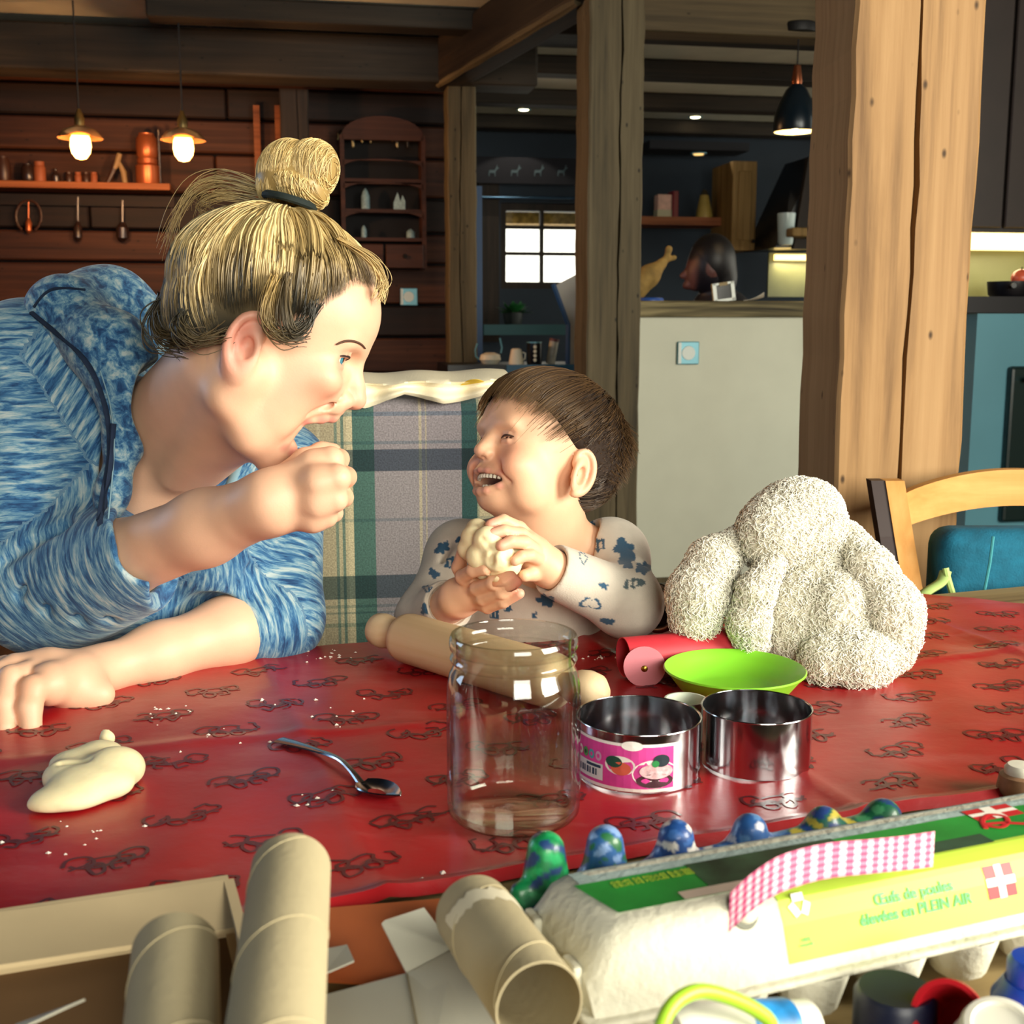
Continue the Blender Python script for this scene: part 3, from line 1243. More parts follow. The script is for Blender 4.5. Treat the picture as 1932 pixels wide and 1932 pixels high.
cc = obj('draped_cloth', sheet(cream_fn, 60, 20, 0.003), M_cream, smooth=True)
tag(cc, 'cream cloth with a yellow spot folded over the top of the bench back', 'cloth')
yp = onplane(893, 722, bq - BNy * 0.024, BNy)
obj('yellow_spot', sheet(lambda u, v: Vector(cream_fn(0.76 + 0.11 * u, 0.36 + 0.12 * v * (1 - (2 * u - 1) ** 2 * 0.9) + 0.015)) - BNy * 0.003 + Vector((0, 0, 0.002)), 12, 6, 0.0008), mat('yellow_print', 'd9b63a', 0.8), cc, smooth=True)

# ---- chair at the right end of the table
W_chair = wood('chair_beech', 'a06a30', 'c98f4c', 'dba866', axis=0, grain=9, knots=False, bump=0.1)
CD = 1.86
chp = P(1800, 1300, CD)
ch = thing('dining_chair', 'beech dining chair with a curved top rail, beside the pillar', 'chair', (chp.x, chp.y, 0))


def cpt(px, py, D=CD):
    return P(px, py, D)


# left stile leans; curved rail
s_path = [cpt(1683, 905, 1.90), cpt(1700, 1010, 1.88), cpt(1722, 1140, 1.85), Vector((cpt(1722, 1140, 1.85).x, 1.86, 0.44)), Vector((cpt(1722, 1140, 1.85).x - 0.01, 1.90, 0.0))]
V, F = [], []


def ribbon_bar(path, wx, wy, ux=(1, 0, 0)):
    """square bar along path; width wx across, wy in depth"""
    V, F = [], []
    for p_ in path:
        p_ = Vector(p_)
        for a_, b_ in ((-1, -1), (1, -1), (1, 1), (-1, 1)):
            V.append(p_ + Vector((a_ * wx / 2, b_ * wy / 2, 0)))
    n = len(path)
    for i in range(n - 1):
        for k in range(4):
            l = (k + 1) % 4
            F.append([i * 4 + k, i * 4 + l, (i + 1) * 4 + l, (i + 1) * 4 + k][::-1])
    F.append([0, 1, 2, 3])
    F.append([4 * n - 4 + q for q in (3, 2, 1, 0)])
    return V, F


W_chair_z = wood('chair_beech_upright', 'a06a30', 'c98f4c', 'dba866', axis=2, grain=9, knots=False, bump=0.1)
W_chair_dark = mat('chair_side_dark', '2a1714', 0.5)  # dark brown for the bar along the left stile
obj('stile', ribbon_bar(s_path, 0.030, 0.030), W_chair_z, ch, world=True)
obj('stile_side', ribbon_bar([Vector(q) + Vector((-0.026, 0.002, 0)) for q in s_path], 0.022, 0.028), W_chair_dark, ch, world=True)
# curved top rail
NU = 28


def rail_fn(u):
    px = 1698 + (2150 - 1698) * u
    top = 938 - 52 * math.sin(min(1, u * 1.02) * math.pi) ** 0.75
    bot = 1000 - 46 * math.sin(min(1, u * 1.02) * math.pi) ** 0.8
    D = 1.90 + 0.06 * math.sin(u * math.pi)
    return px, top, bot, D


V, F = [], []
for i in range(NU + 1):
    px, t_, b_, D = rail_fn(i / NU)
    a0, b0 = P(px, t_, D), P(px, b_, D)
    for q in (a0, b0, b0 + Vector((0, 0.024, 0)), a0 + Vector((0, 0.024, 0))):
        V.append(q)
for i in range(NU):
    for k in range(4):
        l = (k + 1) % 4
        F.append([i * 4 + k, i * 4 + l, (i + 1) * 4 + l, (i + 1) * 4 + k])
F += [[3, 2, 1, 0], [NU * 4 + q for q in range(4)]]
obj('top_rail', (V, F), W_chair, ch, world=True)
r_path = [Vector(P(2150, 905, 1.90)), Vector(P(2140, 1140, 1.85)), Vector((P(2140, 1140, 1.85).x, 1.86, 0.44)), Vector((P(2140, 1140, 1.85).x, 1.9, 0))]
obj('stile', ribbon_bar(r_path, 0.032, 0.032), W_chair_z, ch, world=True)
sx0, sx1 = s_path[2].x, r_path[1].x
obj('seat', box(sx1 - sx0 + 0.04, 0.42, 0.03, bev=0.008, c=((sx0 + sx1) / 2, 2.06, 0.45)), W_chair, ch, world=True)
obj('lower_rail', box(sx1 - sx0, 0.02, 0.05, c=((sx0 + sx1) / 2, 1.862, 0.62)), W_chair, ch, world=True)
for sx in (sx0, sx1):
    obj('leg', box(0.034, 0.034, 0.44, c=(sx, 2.24, 0.22)), W_chair_z, ch, world=True)

# blue bag hanging on that chair, with a lime edge
BD = 1.80
bp_ = P(1900, 1060, BD)
bag = thing('fabric_bag', 'teal blue fabric bag with a pale seam, on the chair behind the table', 'bag', (bp_.x, bp_.y, 0.7))
M_bag = mat('teal_fabric', '0f5f7a', 0.9, var=0.2, vscale=40, bump=0.3, bscale=300)
c1, c2 = P(1782, 1130, BD), P(2060, 1004, BD)
obj('bag_body', box(c2.x - c1.x, 0.09, c2.z - c1.z + 0.12, bev=0.03, seg=4, c=((c1.x + c2.x) / 2, BD + 0.02, (c1.z + c2.z) / 2 - 0.06)), M_bag, bag, world=True, smooth=True)
obj('seam', tube([P(1874, 1012, BD - 0.03), P(1868, 1060, BD - 0.032), P(1856, 1122, BD - 0.03)], 0.0022, 6), mat('teal_piping', '3d8f98', 0.8), bag, world=True)
M_lime = mat('lime_strap', 'b6d07c', 0.7, var=0.1)
obj('strap', tube(smoothpath([P(1734, 1128, BD - 0.06), P(1752, 1114, BD - 0.05), P(1776, 1098, BD - 0.04), P(1784, 1078, BD - 0.035)], 4), [0.010] * 13, 8, flat=0.5), M_lime, bag, world=True, smooth=True)
obj('strap_loop', tube(smoothpath([P(1784, 1072, BD - 0.04), P(1788, 1090, BD - 0.04), P(1798, 1124, BD - 0.03)], 4), 0.005, 8), M_lime, bag, world=True, smooth=True)
# ================================================================== THINGS ON THE TABLE
def ztop(base, py):
    """height at which a pixel row is seen above a table point"""
    lo, hi = base.z - 0.1, base.z + 0.5
    for _ in range(40):
        m_ = (lo + hi) / 2
        if PX((base.x, base.y, m_))[1] > py:
            lo = m_
        else:
            hi = m_
    return lo


def rad(px, base):
    return px * PX(base)[2] / FPX


CZ = 0.0045                                   # lie of things on the cloth
# ---- glass jar
M_glass = None
m, nt, b = base_mat('jar_glass')
nt.nodes.remove(b)
L = nt.links.new
gl = nt.nodes.new('ShaderNodeBsdfGlossy')
gl.inputs['Roughness'].default_value = 0.015
lw = nt.nodes.new('ShaderNodeFresnel')
gm = nt.nodes.new('ShaderNodeNewGeometry')
mi = nt.nodes.new('ShaderNodeMapRange')
mi.inputs['To Min'].default_value = 1.75
mi.inputs['To Max'].default_value = 1 / 1.75
L(gm.outputs['Backfacing'], mi.inputs['Value'])
L(mi.outputs[0], lw.inputs['IOR'])
fc_ = nt.nodes.new('ShaderNodeLayerWeight')
fc_.inputs['Blend'].default_value = 0.35
rg_ = nt.nodes.new('ShaderNodeValToRGB')
rg_.color_ramp.elements[0].position, rg_.color_ramp.elements[0].color = 0.2, (0.96, 0.97, 0.955, 1)
rg_.color_ramp.elements[1].position, rg_.color_ramp.elements[1].color = 0.95, (0.55, 0.62, 0.55, 1)
L(fc_.outputs['Facing'], rg_.inputs['Fac'])
tr = nt.nodes.new('ShaderNodeBsdfTransparent')
L(rg_.outputs['Color'], tr.inputs['Color'])
mx = nt.nodes.new('ShaderNodeMixShader')
L(lw.outputs[0], mx.inputs[0])
L(tr.outputs[0], mx.inputs[1])
L(gl.outputs[0], mx.inputs[2])
L(mx.outputs[0], nt.nodes['Material Output'].inputs[0])
M_glass = m
jb = T(969, 1546) + Vector((0, 0, CZ))
jr = rad(125, jb)
jh = ztop(jb, 1196) - jb.z
jo = [(0.0, 0.003), (0.80, 0.0), (0.93, 0.012), (0.99, 0.04), (1.0, 0.09), (1.0, 0.66), (0.985, 0.74), (0.945, 0.80), (0.905, 0.825), (0.895, 0.85), (0.93, 0.862), (0.945, 0.875), (0.93, 0.888), (0.90, 0.90), (0.90, 0.915), (0.945, 0.93), (0.955, 0.955), (0.945, 0.985), (0.925, 1.0)]
ji = [(0.87, 1.0), (0.855, 0.97), (0.85, 0.90), (0.85, 0.85), (0.88, 0.80), (0.93, 0.74), (0.945, 0.66), (0.945, 0.10), (0.92, 0.055), (0.80, 0.035), (0.0, 0.045)]
jar = thing('glass_jar', 'open clear glass preserving jar without a lid, beside the spoon', 'jar', jb)
obj('jar_wall', lathe([(r_ * jr, z_ * jh) for r_, z_ in jo + ji], 72), m, jar, smooth=True)

# ---- steel cake rings
m_steel = mat('mirror_steel', 'c9cdd2', 0.13, 1.0, var=0.02)


def cake_ring(label, bx, by, rpx, ytop):
    bs = T(bx, by) + Vector((0, 0, CZ))
    r_ = rad(rpx, bs)
    h = ztop(bs, ytop) - bs.z
    t = thing('cake_ring', label, 'cake ring', bs, group='steel cake rings')
    w = 0.0009
    obj('ring_band', lathe([(r_, 0), (r_, h), (r_ - w * 0.5, h + w * 0.5), (r_ - w, h), (r_ - w, 0)], 80, closed=True), m_steel, t, smooth=True)
    o = obj('rolled_rim', lathe([(r_ + 0.0007 * math.cos(a), h + 0.0007 * math.sin(a)) for a in np.linspace(0, 2 * math.pi, 9)[:-1]], 80, closed=True), m_steel, t, smooth=True)
    return t, bs, r_, h


r1, rb1, rr1, rh1 = cake_ring('steel cake ring with a pink picture label, next to the glass jar', 1203, 1462, 116, 1349)
r2, rb2, rr2, rh2 = cake_ring('plain shiny steel cake ring in front of the green bowl', 1424, 1444, 102, 1333)
# pink label bent round the first ring
M_lblw = mat('label_white', 'f1ece6', 0.45)
M_pink = mat('label_pink', 'd8489a', 0.45, var=0.15, vscale=60)


def ringpt(px, py, dr):
    """point on the first ring's outer face (offset dr) near a pixel"""
    d = P(px, py, 1.0) - CAM
    ox, oy = CAM.x - rb1.x, CAM.y - rb1.y
    R_ = rr1 + dr
    A, B, C_ = d.x ** 2 + d.y ** 2, 2 * (ox * d.x + oy * d.y), ox * ox + oy * oy - R_ * R_
    disc = B * B - 4 * A * C_
    t = (-B - math.sqrt(max(disc, 0))) / (2 * A)
    return CAM + d * t


def ringang(px):
    q = ringpt(px, 1450, 0.0)
    return math.atan2(q.y - rb1.y, q.x - rb1.x)


a0, a1 = ringang(1092), ringang(1279)
zt_, zb_ = ringpt(1190, 1404, 0).z, ringpt(1190, 1494, 0).z


def lblpatch(u0, u1, v0, v1, dr, nu=16, nv=2):
    def fn(u, v):
        a_ = a0 + (a1 - a0) * (u0 + (u1 - u0) * u)
        z_ = zt_ + (zb_ - zt_) * (v0 + (v1 - v0) * v)
        return Vector((math.cos(a_) * (rr1 + dr), math.sin(a_) * (rr1 + dr), z_ - rb1.z))
    return grid(fn, nu, nv)


def lbldisc(uc, vc, ru, rv, dr, n=20):
    def pt(u, v):
        a_ = a0 + (a1 - a0) * u
        z_ = zt_ + (zb_ - zt_) * v
        return Vector((math.cos(a_) * (rr1 + dr), math.sin(a_) * (rr1 + dr), z_ - rb1.z))
    V = [pt(uc, vc)] + [pt(uc + ru * math.cos(t), vc + rv * math.sin(t)) for t in np.linspace(0, 2 * math.pi, n + 1)[:-1]]
    return V, [[0, 1 + i, 1 + (i + 1) % n] for i in range(n)]


lb = obj('label', lblpatch(-0.03, 1, 0, 1, 0.0004), M_lblw, r1)
obj('label_print', lblpatch(0.0, 0.95, 0.06, 0.93, 0.0006), M_pink, lb)
obj('label_tab', lbldisc(0.60, 0.04, 0.09, 0.10, 0.00075), M_lblw, lb)
obj('cake_backing', lbldisc(0.79, 0.62, 0.19, 0.30, 0.0007), M_lblw, lb)
obj('cake_base', lbldisc(0.79, 0.76, 0.155, 0.15, 0.00095), mat('print_cake', '4a2b34', 0.5), lb)
obj('cake_icing', lbldisc(0.80, 0.56, 0.14, 0.16, 0.0011), mat('print_icing', 'e0b9bd', 0.5, var=0.3, vscale=300), lb)
obj('cake_berry', lbldisc(0.84, 0.34, 0.07, 0.13, 0.00125), mat('print_berry', '24323a', 0.5), lb)
obj('cake_leaf', lbldisc(0.79, 0.40, 0.03, 0.07, 0.0014), mat('print_leaf', '2f8a4a', 0.5), lb)
obj('fruit_backing', lbldisc(0.50, 0.47, 0.13, 0.20, 0.00072), M_lblw, lb)
obj('fruit_print', lbldisc(0.51, 0.53, 0.085, 0.14, 0.0010), mat('print_fruit', 'd2604a', 0.5), lb)
obj('fruit_print', lbldisc(0.45, 0.40, 0.07, 0.12, 0.00105), mat('print_dark_leaf', '1f4a3c', 0.5), lb)
obj('price_sticker', lblpatch(0.02, 0.35, 0.52, 0.86, 0.0009, 8, 1), mat('sticker_white', 'd8dedc', 0.5), lb)
for k in range(7):
    u_ = 0.07 + 0.034 * k
    obj('bar_print', lblpatch(u_, u_ + 0.016 + 0.008 * (k % 2), 0.64, 0.78, 0.00105, 1, 1), mat('print_ink', '1f3a52', 0.5), lb)
for k, c in enumerate(('e8e2da', '4a9a50', '4aa0a8', 'c89ab8')):
    obj('letter_print', lbldisc(0.08 + 0.075 * k, 0.36, 0.032, 0.10, 0.0010), mat('print_letter_%d' % k, c, 0.5), lb)
    obj('letter_print', lbldisc(0.08 + 0.075 * k, 0.36, 0.014, 0.045, 0.00115), M_pink if k != 1 else mat('print_letter_dark', '1d3a30', 0.5), lb)
obj('price_text', lblpatch(0.17, 0.33, 0.55, 0.61, 0.00105, 3, 1), mat('print_ink', '1f3a52', 0.5), lb)

# ---- lime bowl
bs = T(1384, 1322) + Vector((0, 0, CZ))
br = rad(133, bs)
bh = ztop(bs, 1262) - bs.z
m_bowl = mat('lime_plastic', '86cf35', 0.35, var=0.04, sss=0.15)
bowl = thing('plastic_bowl', 'lime green plastic bowl in front of the plush rabbit', 'bowl', bs)
prof = [(0.0, 0.002), (0.60 * br, 0.0), (0.66 * br, 0.004), (0.78 * br, bh * 0.35), (0.92 * br, bh * 0.8), (br, bh), (br - 0.0012, bh + 0.0016), (br - 0.003, bh), (0.89 * br, bh * 0.78), (0.74 * br, bh * 0.3), (0.6 * br, 0.006), (0.0, 0.005)]
obj('bowl_shell', lathe(prof, 64), m_bowl, bowl, smooth=True)

# white tumbler half hidden behind the rings
bs = T(1292, 1398) + Vector((0, 0, CZ))
r_ = rad(40, bs)
h = ztop(bs, 1318) - bs.z
cup = thing('plastic_tumbler', 'pale plastic tumbler wedged behind the two steel rings', 'tumbler', bs)
obj('tumbler_wall', lathe([(0, 0.001), (r_ * 0.8, 0), (r_ * 0.84, 0.003), (r_, h), (r_ - 0.0018, h), (r_ * 0.78, 0.005), (0, 0.004)], 40), mat('pale_plastic', 'd5dccb', 0.4, sss=0.1), cup, smooth=True)

# ---- spoon
M_spoon = mat('worn_cutlery_steel', '9aa0a8', 0.2, 1.0, var=0.1)
sp = thing('teaspoon', 'steel teaspoon lying face up on the red cloth, by the jar', 'spoon', T(620, 1450))
ctr = smoothpath([T(528, 1409) + Vector((0, 0, 0.007)), T(560, 1419) + Vector((0, 0, 0.008)), T(600, 1434) + Vector((0, 0, 0.009)), T(640, 1452) + Vector((0, 0, 0.010)), T(665, 1474) + Vector((0, 0, 0.009)), T(685, 1494) + Vector((0, 0, 0.006))], 5)
n = len(ctr)
V, F = [], []
for i, p_ in enumerate(ctr):
    t = i / (n - 1)
    w = 0.0075 - 0.0048 * min(1, t * 1.7) + 0.0012 * max(0, t - 0.8) * 5
    tn = (ctr[min(i + 1, n - 1)] - ctr[max(i - 1, 0)]).normalized()
    s_ = tn.cross(Vector((0, 0, 1))).normalized()
    for a_, z_ in ((-w, -0.0006), (-w * 0.6, -0.0016), (w * 0.6, -0.0016), (w, -0.0006), (w * 0.7, 0.0007), (0, 0.0011), (-w * 0.7, 0.0007)):
        V.append(p_ + s_ * a_ + Vector((0, 0, z_)))
for i in range(n - 1):
    for k in range(7):
        l = (k + 1) % 7
        F.append([i * 7 + k, i * 7 + l, (i + 1) * 7 + l, (i + 1) * 7 + k])
F += [list(range(7)), [7 * (n - 1) + q for q in range(7)][::-1]]
obj('handle', (V, F), M_spoon, sp, world=True, smooth=True)
ba, bb = T(683, 1492), T(728, 1512)
dirv = (bb - ba).normalized()
sidev = dirv.cross(Vector((0, 0, 1)))
Lb = 0.05


def spoon_fn(u, v):
    # u along, v around outline: bowl of the spoon
    s = u
    w = 0.0150 * math.sin(math.pi * min(0.999, (0.06 + 0.94 * s) ** 0.8)) ** 0.75
    y = (v - 0.5) * 2
    dep = 0.0075 * math.sin(math.pi * (0.08 + 0.9 * s)) * (1 - y * y)
    return ba + dirv * (s * Lb) + sidev * (w * y) + Vector((0, 0, 0.0105 - dep - 0.002 * (1 - s)))


obj('bowl', sheet(spoon_fn, 16, 12, 0.0011), M_spoon, sp, world=True, smooth=True)

# ---- dough lying on the cloth (left)
M_dough = mat('dough', 'ecdfb4', 0.7, var=0.07, vscale=30, sss=0.2, bump=0.35, bscale=45)


def dough(c, r, seedn, squash, pts, h=0.0022):
    lo = c - Vector((r * 2, r * 2, r * 1.6))
    hi = c + Vector((r * 2, r * 2, r * 1.6))
    S = SDF(lo, hi, h)
    for (o, rr) in pts:
        S.ell(c + Vector(o), (rr[0], rr[1], rr[2]), k=0.008)
    return S


c = T(168, 1500) + Vector((0, 0, 0.014))
S = SDF(c - Vector((0.08, 0.08, 0.04)), c + Vector((0.08, 0.08, 0.05)), 0.0016)
for px, py, rx, ry, rz, dz in ((175, 1508, 0.034, 0.026, 0.016, 0), (215, 1488, 0.022, 0.022, 0.018, 0.003), (130, 1530, 0.026, 0.018, 0.011, -0.003), (88, 1536, 0.014, 0.010, 0.006, -0.006), (190, 1458, 0.020, 0.018, 0.012, 0.002), (150, 1476, 0.024, 0.018, 0.012, 0.002), (240, 1480, 0.014, 0.018, 0.013, 0), (120, 1498, 0.016, 0.014, 0.013, 0)):
    S.ell(T(px, py) + Vector((0, 0, 0.014 + dz)), (rx, ry, rz), k=0.010)
S.chain([T(160, 1470) + Vector((0, 0, 0.034)), T(185, 1478) + Vector((0, 0, 0.034)), T(200, 1462) + Vector((0, 0, 0.036))], [0.003, 0.004, 0.002], k=0.006, op='sub')
S.cap(T(120, 1500) + Vector((0, 0, 0.027)), T(165, 1500) + Vector((0, 0, 0.030)), 0.002, 0.003, k=0.006, op='sub')
S.cap(T(205, 1432) + Vector((0, 0, 0.020)), T(205, 1425) + Vector((0, 0, 0.030)), 0.007, 0.003, k=0.008)
S.half((0, 0, TZ + 0.004), (0, 0, 1))
o = obj('dough_lump', S.mesh(), M_dough, smooth=True)
tag(o, 'flattened lump of pale dough alone at the left of the cloth', 'dough')

# ---- rolling pin
M_pin = wood('pin_beech', 'c2a479', 'd6bb92', 'e2ccaa', axis=2, grain=14, knots=False, bump=0.05)
zA = TZ + CZ + 0.028
A_, B_ = T(757, 1200, zA), T(1062, 1290, zA)
dr = (B_ - A_)
Lp = dr.length
pin = thing('rolling_pin', 'pale wooden rolling pin lying behind the glass jar', 'rolling pin', A_)
pin.rotation_euler = basis(dr).to_euler()
rp_ = 0.028
obj('roller', lathe([(0, 0.0), (0.018, 0.0), (0.023, 0.002), (0.0265, 0.006), (rp_, 0.014), (rp_, Lp - 0.014), (0.0265, Lp - 0.006), (0.023, Lp - 0.002), (0.018, Lp), (0, Lp)], 48), M_pin, pin, smooth=True)
hp = [(0.0115, 0.0), (0.013, -0.008), (0.0185, -0.022), (0.0200, -0.032), (0.0185, -0.043), (0.012, -0.051), (0.0, -0.054)]
obj('handle', lathe(hp, 36), M_pin, pin, smooth=True)
obj('handle', lathe([(r_, Lp - z_) for r_, z_ in hp], 36), M_pin, pin, smooth=True)

# ---- red cardboard-roll toy with pink paper discs held by brass pins
M_redcard = mat('red_painted_card', 'c2303c', 0.55, var=0.15, vscale=30)
M_pinkpaper = mat('pink_paper', 'e08a96', 0.7, var=0.08)
M_brass = mat('brass', 'b08a3a', 0.3, 1.0)
zr = TZ + CZ + 0.0225
A_, B_ = T(1176, 1240, zr), T(1385, 1222, zr)
dr = B_ - A_
toy = thing('card_roll_toy', 'red painted cardboard roll with pink paper discs, left of the green bowl', 'craft toy', A_)
toy.rotation_euler = basis(dr).to_euler()
rr = 0.0215
obj('roll', lathe([(rr, 0), (rr, dr.length), (rr - 0.0012, dr.length), (rr - 0.0012, 0)], 48, closed=True), M_redcard, toy, smooth=True)
Mi = basis(dr).inverted()
for k, (px, py, sc) in enumerate(((1216, 1258, 0.022), (1352, 1211, 0.022))):
    # disc leaning on the roll's side
    q = P(px, py, PX(A_ + dr * (0.2 + 0.6 * k))[2] - (0.029 if k == 0 else 0.006)) - A_
    ql = (Mi @ q)
    nrm = (Mi @ Vector((-0.12, -0.98, 0.02) if k == 0 else (0.0, -0.35, 0.95)))
    Md = Matrix.Translation(ql) @ basis(nrm)
    dsc = obj('paper_disc', xf(lathe([(0, 0.0006), (sc, 0.0006), (sc, -0.0002), (0, -0.0002)], 36), Md), M_pinkpaper, toy)
    obj('brass_pin', xf(lathe([(0, 0.0022), (0.002, 0.002), (0.0034, 0.0012), (0.0036, 0.0006), (0, 0.0005)], 16), Md @ Matrix.Translation((0.002, 0, 0))), M_brass, dsc, smooth=True)

# ---- black object with a bright ring beside the child's sleeve
M_blk = mat('black_plastic', '0b0a12', 0.4)
bsx = T(1240, 1206) + Vector((0, 0, CZ))
tor = thing('black_gadget', 'small black object with a shiny metal ring, by the child\'s elbow', 'gadget', bsx)
ax = Vector((-0.55, -0.75, 0.1))
Mt = Matrix.Translation((0.006, 0.006, 0.034)) @ basis(ax)
obj('gadget_body', xf(lathe([(0, -0.05), (0.022, -0.05), (0.026, -0.03), (0.030, 0.0), (0.030, 0.012), (0.026, 0.013), (0.024, 0.004), (0, 0.002)], 36), Mt), M_blk, tor, smooth=True)
obj('metal_ring', xf(lathe([(0.026 + 0.0045 * math.cos(a), 0.013 + 0.003 * math.sin(a)) for a in np.linspace(0, 2 * math.pi, 11)[:-1]], 40, closed=True), Mt), mat('satin_chrome', 'b9b6a8', 0.22, 1.0), tor, smooth=True)

# ================================================================== CRAFT THINGS IN FRONT
M_card = mat('grey_card', 'b3a684', 0.85, var=0.06, vscale=12, bump=0.1, bscale=200)
M_card_in = mat('card_inner', '8f8468', 0.9, var=0.06)


def roll(name, label, a_, b_, r_=0.0215, spiral=True):
    d_ = b_ - a_
    t = thing(name, label, 'cardboard tube', a_, group='bare cardboard tubes')
    t.rotation_euler = basis(d_).to_euler()
    Ln = d_.length
    obj('tube_wall', lathe([(r_, 0), (r_, Ln), (r_ - 0.001, Ln), (r_ - 0.001, 0)], 56, closed=True), M_card, t, smooth=True)
    if spiral:
        pts = [Vector((math.cos(2 * math.pi * u * Ln / 0.075) * (r_ + 0.0001), math.sin(2 * math.pi * u * Ln / 0.075) * (r_ + 0.0001), u * Ln)) for u in np.linspace(0.01, 0.99, 70)]
        obj('seam', tube(pts, 0.00045, 5), M_card, t, smooth=True)
    return t


t1 = roll('cardboard_tube', 'longest grey cardboard tube, pointing at the dough lump', P(505, 2080, 0.45), P(549, 1640, 0.62), 0.0205)
t2 = roll('cardboard_tube', 'short cardboard tube at the lower left, in front of the cloth edge', P(318, 2080, 0.47), P(331, 1795, 0.575), 0.0205)
t3 = roll('cardboard_tube', 'cardboard tube with its open end towards the camera, beside the egg box', P(1018, 1898, 0.565), P(893, 1722, 0.672), 0.0218)
Lt = (P(893, 1722, 0.672) - P(1018, 1898, 0.565)).length
# torn paper left round the far end of that tube
rag = []
for i in range(40):
    a_ = math.pi * 0.1 + 1.5 * math.pi * i / 39
    j = 0.006 * random.random()
    rag.append((a_, j))
V, F = [], []
for a_, j in rag:
    for z_, q in ((Lt - 0.018 - j, 0.0226), (Lt - 0.026 - j * 0.5, 0.0224), (Lt - 0.031 - j, 0.0219)):
        V.append(Vector((math.cos(a_) * q, math.sin(a_) * q, z_)))
for i in range(39):
    for k in range(2):
        F.append([i * 3 + k, i * 3 + k + 1, i * 3 + k + 4, i * 3 + k + 3])
obj('torn_paper', (V, F), mat('torn_paper', 'd8cfb4', 0.9), t3, smooth=True)

# shallow cardboard tray at the lower left
tray = thing('cardboard_tray', 'shallow brown cardboard box lid at the lower left corner', 'box', (far0.x, far0.y, TZ), TA)
M_cb = mat('corrugated_card', 'c9b48c', 0.85, var=0.08, vscale=10)
M_cbd = mat('corrugated_card_brown', '6e5232', 0.9, var=0.1)
ty1 = _yn - 0.012
tx0, tx1 = -0.62, tl(T(455, 1780, TZ + 0.03))[0]
obj('back_side', box(tx1 - tx0, 0.006, 0.042, c=((tx0 + tx1) / 2, ty1, 0.021)), M_cb, tray)
obj('right_side', box(0.006, 0.26, 0.042, c=(tx1, ty1 - 0.133, 0.021)), M_cb, tray)
obj('left_side', box(0.006, 0.26, 0.042, c=(tx0, ty1 - 0.133, 0.021)), M_cb, tray)
obj('bottom', box(tx1 - tx0, 0.27, 0.004, c=((tx0 + tx1) / 2, ty1 - 0.135, 0.002)), M_cbd, tray)
fl = grid(lambda u, v: Vector((tx0 + (tx1 - tx0) * u, ty1 - 0.003 - 0.055 * v, 0.043 - 0.006 * v)), 6, 3)
obj('flap', sheet(lambda u, v: Vector((tx0 + (tx1 - tx0) * u, ty1 - 0.058 + 0.055 * v, 0.040 + 0.004 * v + 0.002 * math.sin(5 * u))), 8, 4, 0.003), M_cb, tray)
sc = obj('paper_scrap', sheet(lambda u, v: T(0 + 130 * u + 30 * v, 1932 - 60 * u * (1 - 0.2 * v) + 25 * (1 - v), 0.80 + 0.01 * u), 4, 3, 0.001), mat('white_scrap', 'dcd8c4', 0.8))
tag(sc, 'folded white paper scrap in the lower left corner', 'paper')

# orange sheet and flattened white box beside the tubes
osheet = obj('orange_card', sheet(lambda u, v: T(600 + 240 * u - 10 * v, 1850 - (1850 - 1715) * v - 20 * u * v + 15 * (1 - v) * u, TZ + 0.006 + 0.004 * math.sin(3 * u)), 8, 6, 0.001), mat('orange_card', 'd2703a', 0.7, var=0.08))
tag(osheet, 'sheet of orange card lying between the cardboard tubes', 'card')
M_white = mat('white_card', 'c3c1b2', 0.75, var=0.05)
wz = TZ + 0.018


def poly3(pix, z_, th=0.0012):
    top = [T(x_, y_, z_ + dz_) for x_, y_, dz_ in pix]
    n_ = len(top)
    V_ = top + [q - Vector((0, 0, th)) for q in top]
    F_ = [list(range(n_))[::-1], list(range(n_, 2 * n_))] + [[i, (i + 1) % n_, (i + 1) % n_ + n_, i + n_] for i in range(n_)]
    return V_, F_


wbx = thing('flattened_box', 'flattened white cardboard box with a raised flap, between the tubes', 'box', T(800, 1880, wz))
obj('panel', poly3([(600, 1880, 0), (766, 1836, 0), (850, 1815, 0.0), (860, 2050, 0), (600, 2050, 0)], wz), M_white, wbx, world=True)
obj('panel', poly3([(768, 1836, 0.0006), (858, 1790, 0.004), (900, 1830, 0.004), (960, 1990, 0), (800, 2050, 0)], wz + 0.001), M_white, wbx, world=True)
obj('flap', poly3([(720, 1742, 0.018), (726, 1736, 0.0185), (800, 1712, 0.016), (858, 1790, 0.004), (768, 1836, 0.001)], wz), M_white, wbx, world=True)
obj('small_flap', poly3([(612, 1790, 0.006), (655, 1782, 0.006), (668, 1812, 0.006), (612, 1836, 0.004)], wz - 0.004), M_white, wbx, world=True)
obj('crease', tube([T(768, 1838, wz + 0.0022), T(790, 1950, wz + 0.0022)], 0.0006, 6), M_card_in, wbx, world=True)

# ---- closed egg box with its printed sleeve
CA = R(20.8)
cor = T(1118, 1700, 0.81)
ce = thing('egg_box', 'closed grey egg box with a green printed label and a gingham strip', 'egg box', (T(1150, 1750, 0.81).x, T(1150, 1750, 0.81).y, TZ + 0.002), CA)
M_pulp = mat('egg_box_pulp', 'd9d6c2', 0.9, var=0.06, vscale=20, bump=0.35, bscale=160)
M_pulp_blue = mat('egg_box_back_pulp', '9fb2ae', 0.9, var=0.12, vscale=20, bump=0.3, bscale=160)
Wt, Hh = 0.066, 0.069
Lc = 0.52
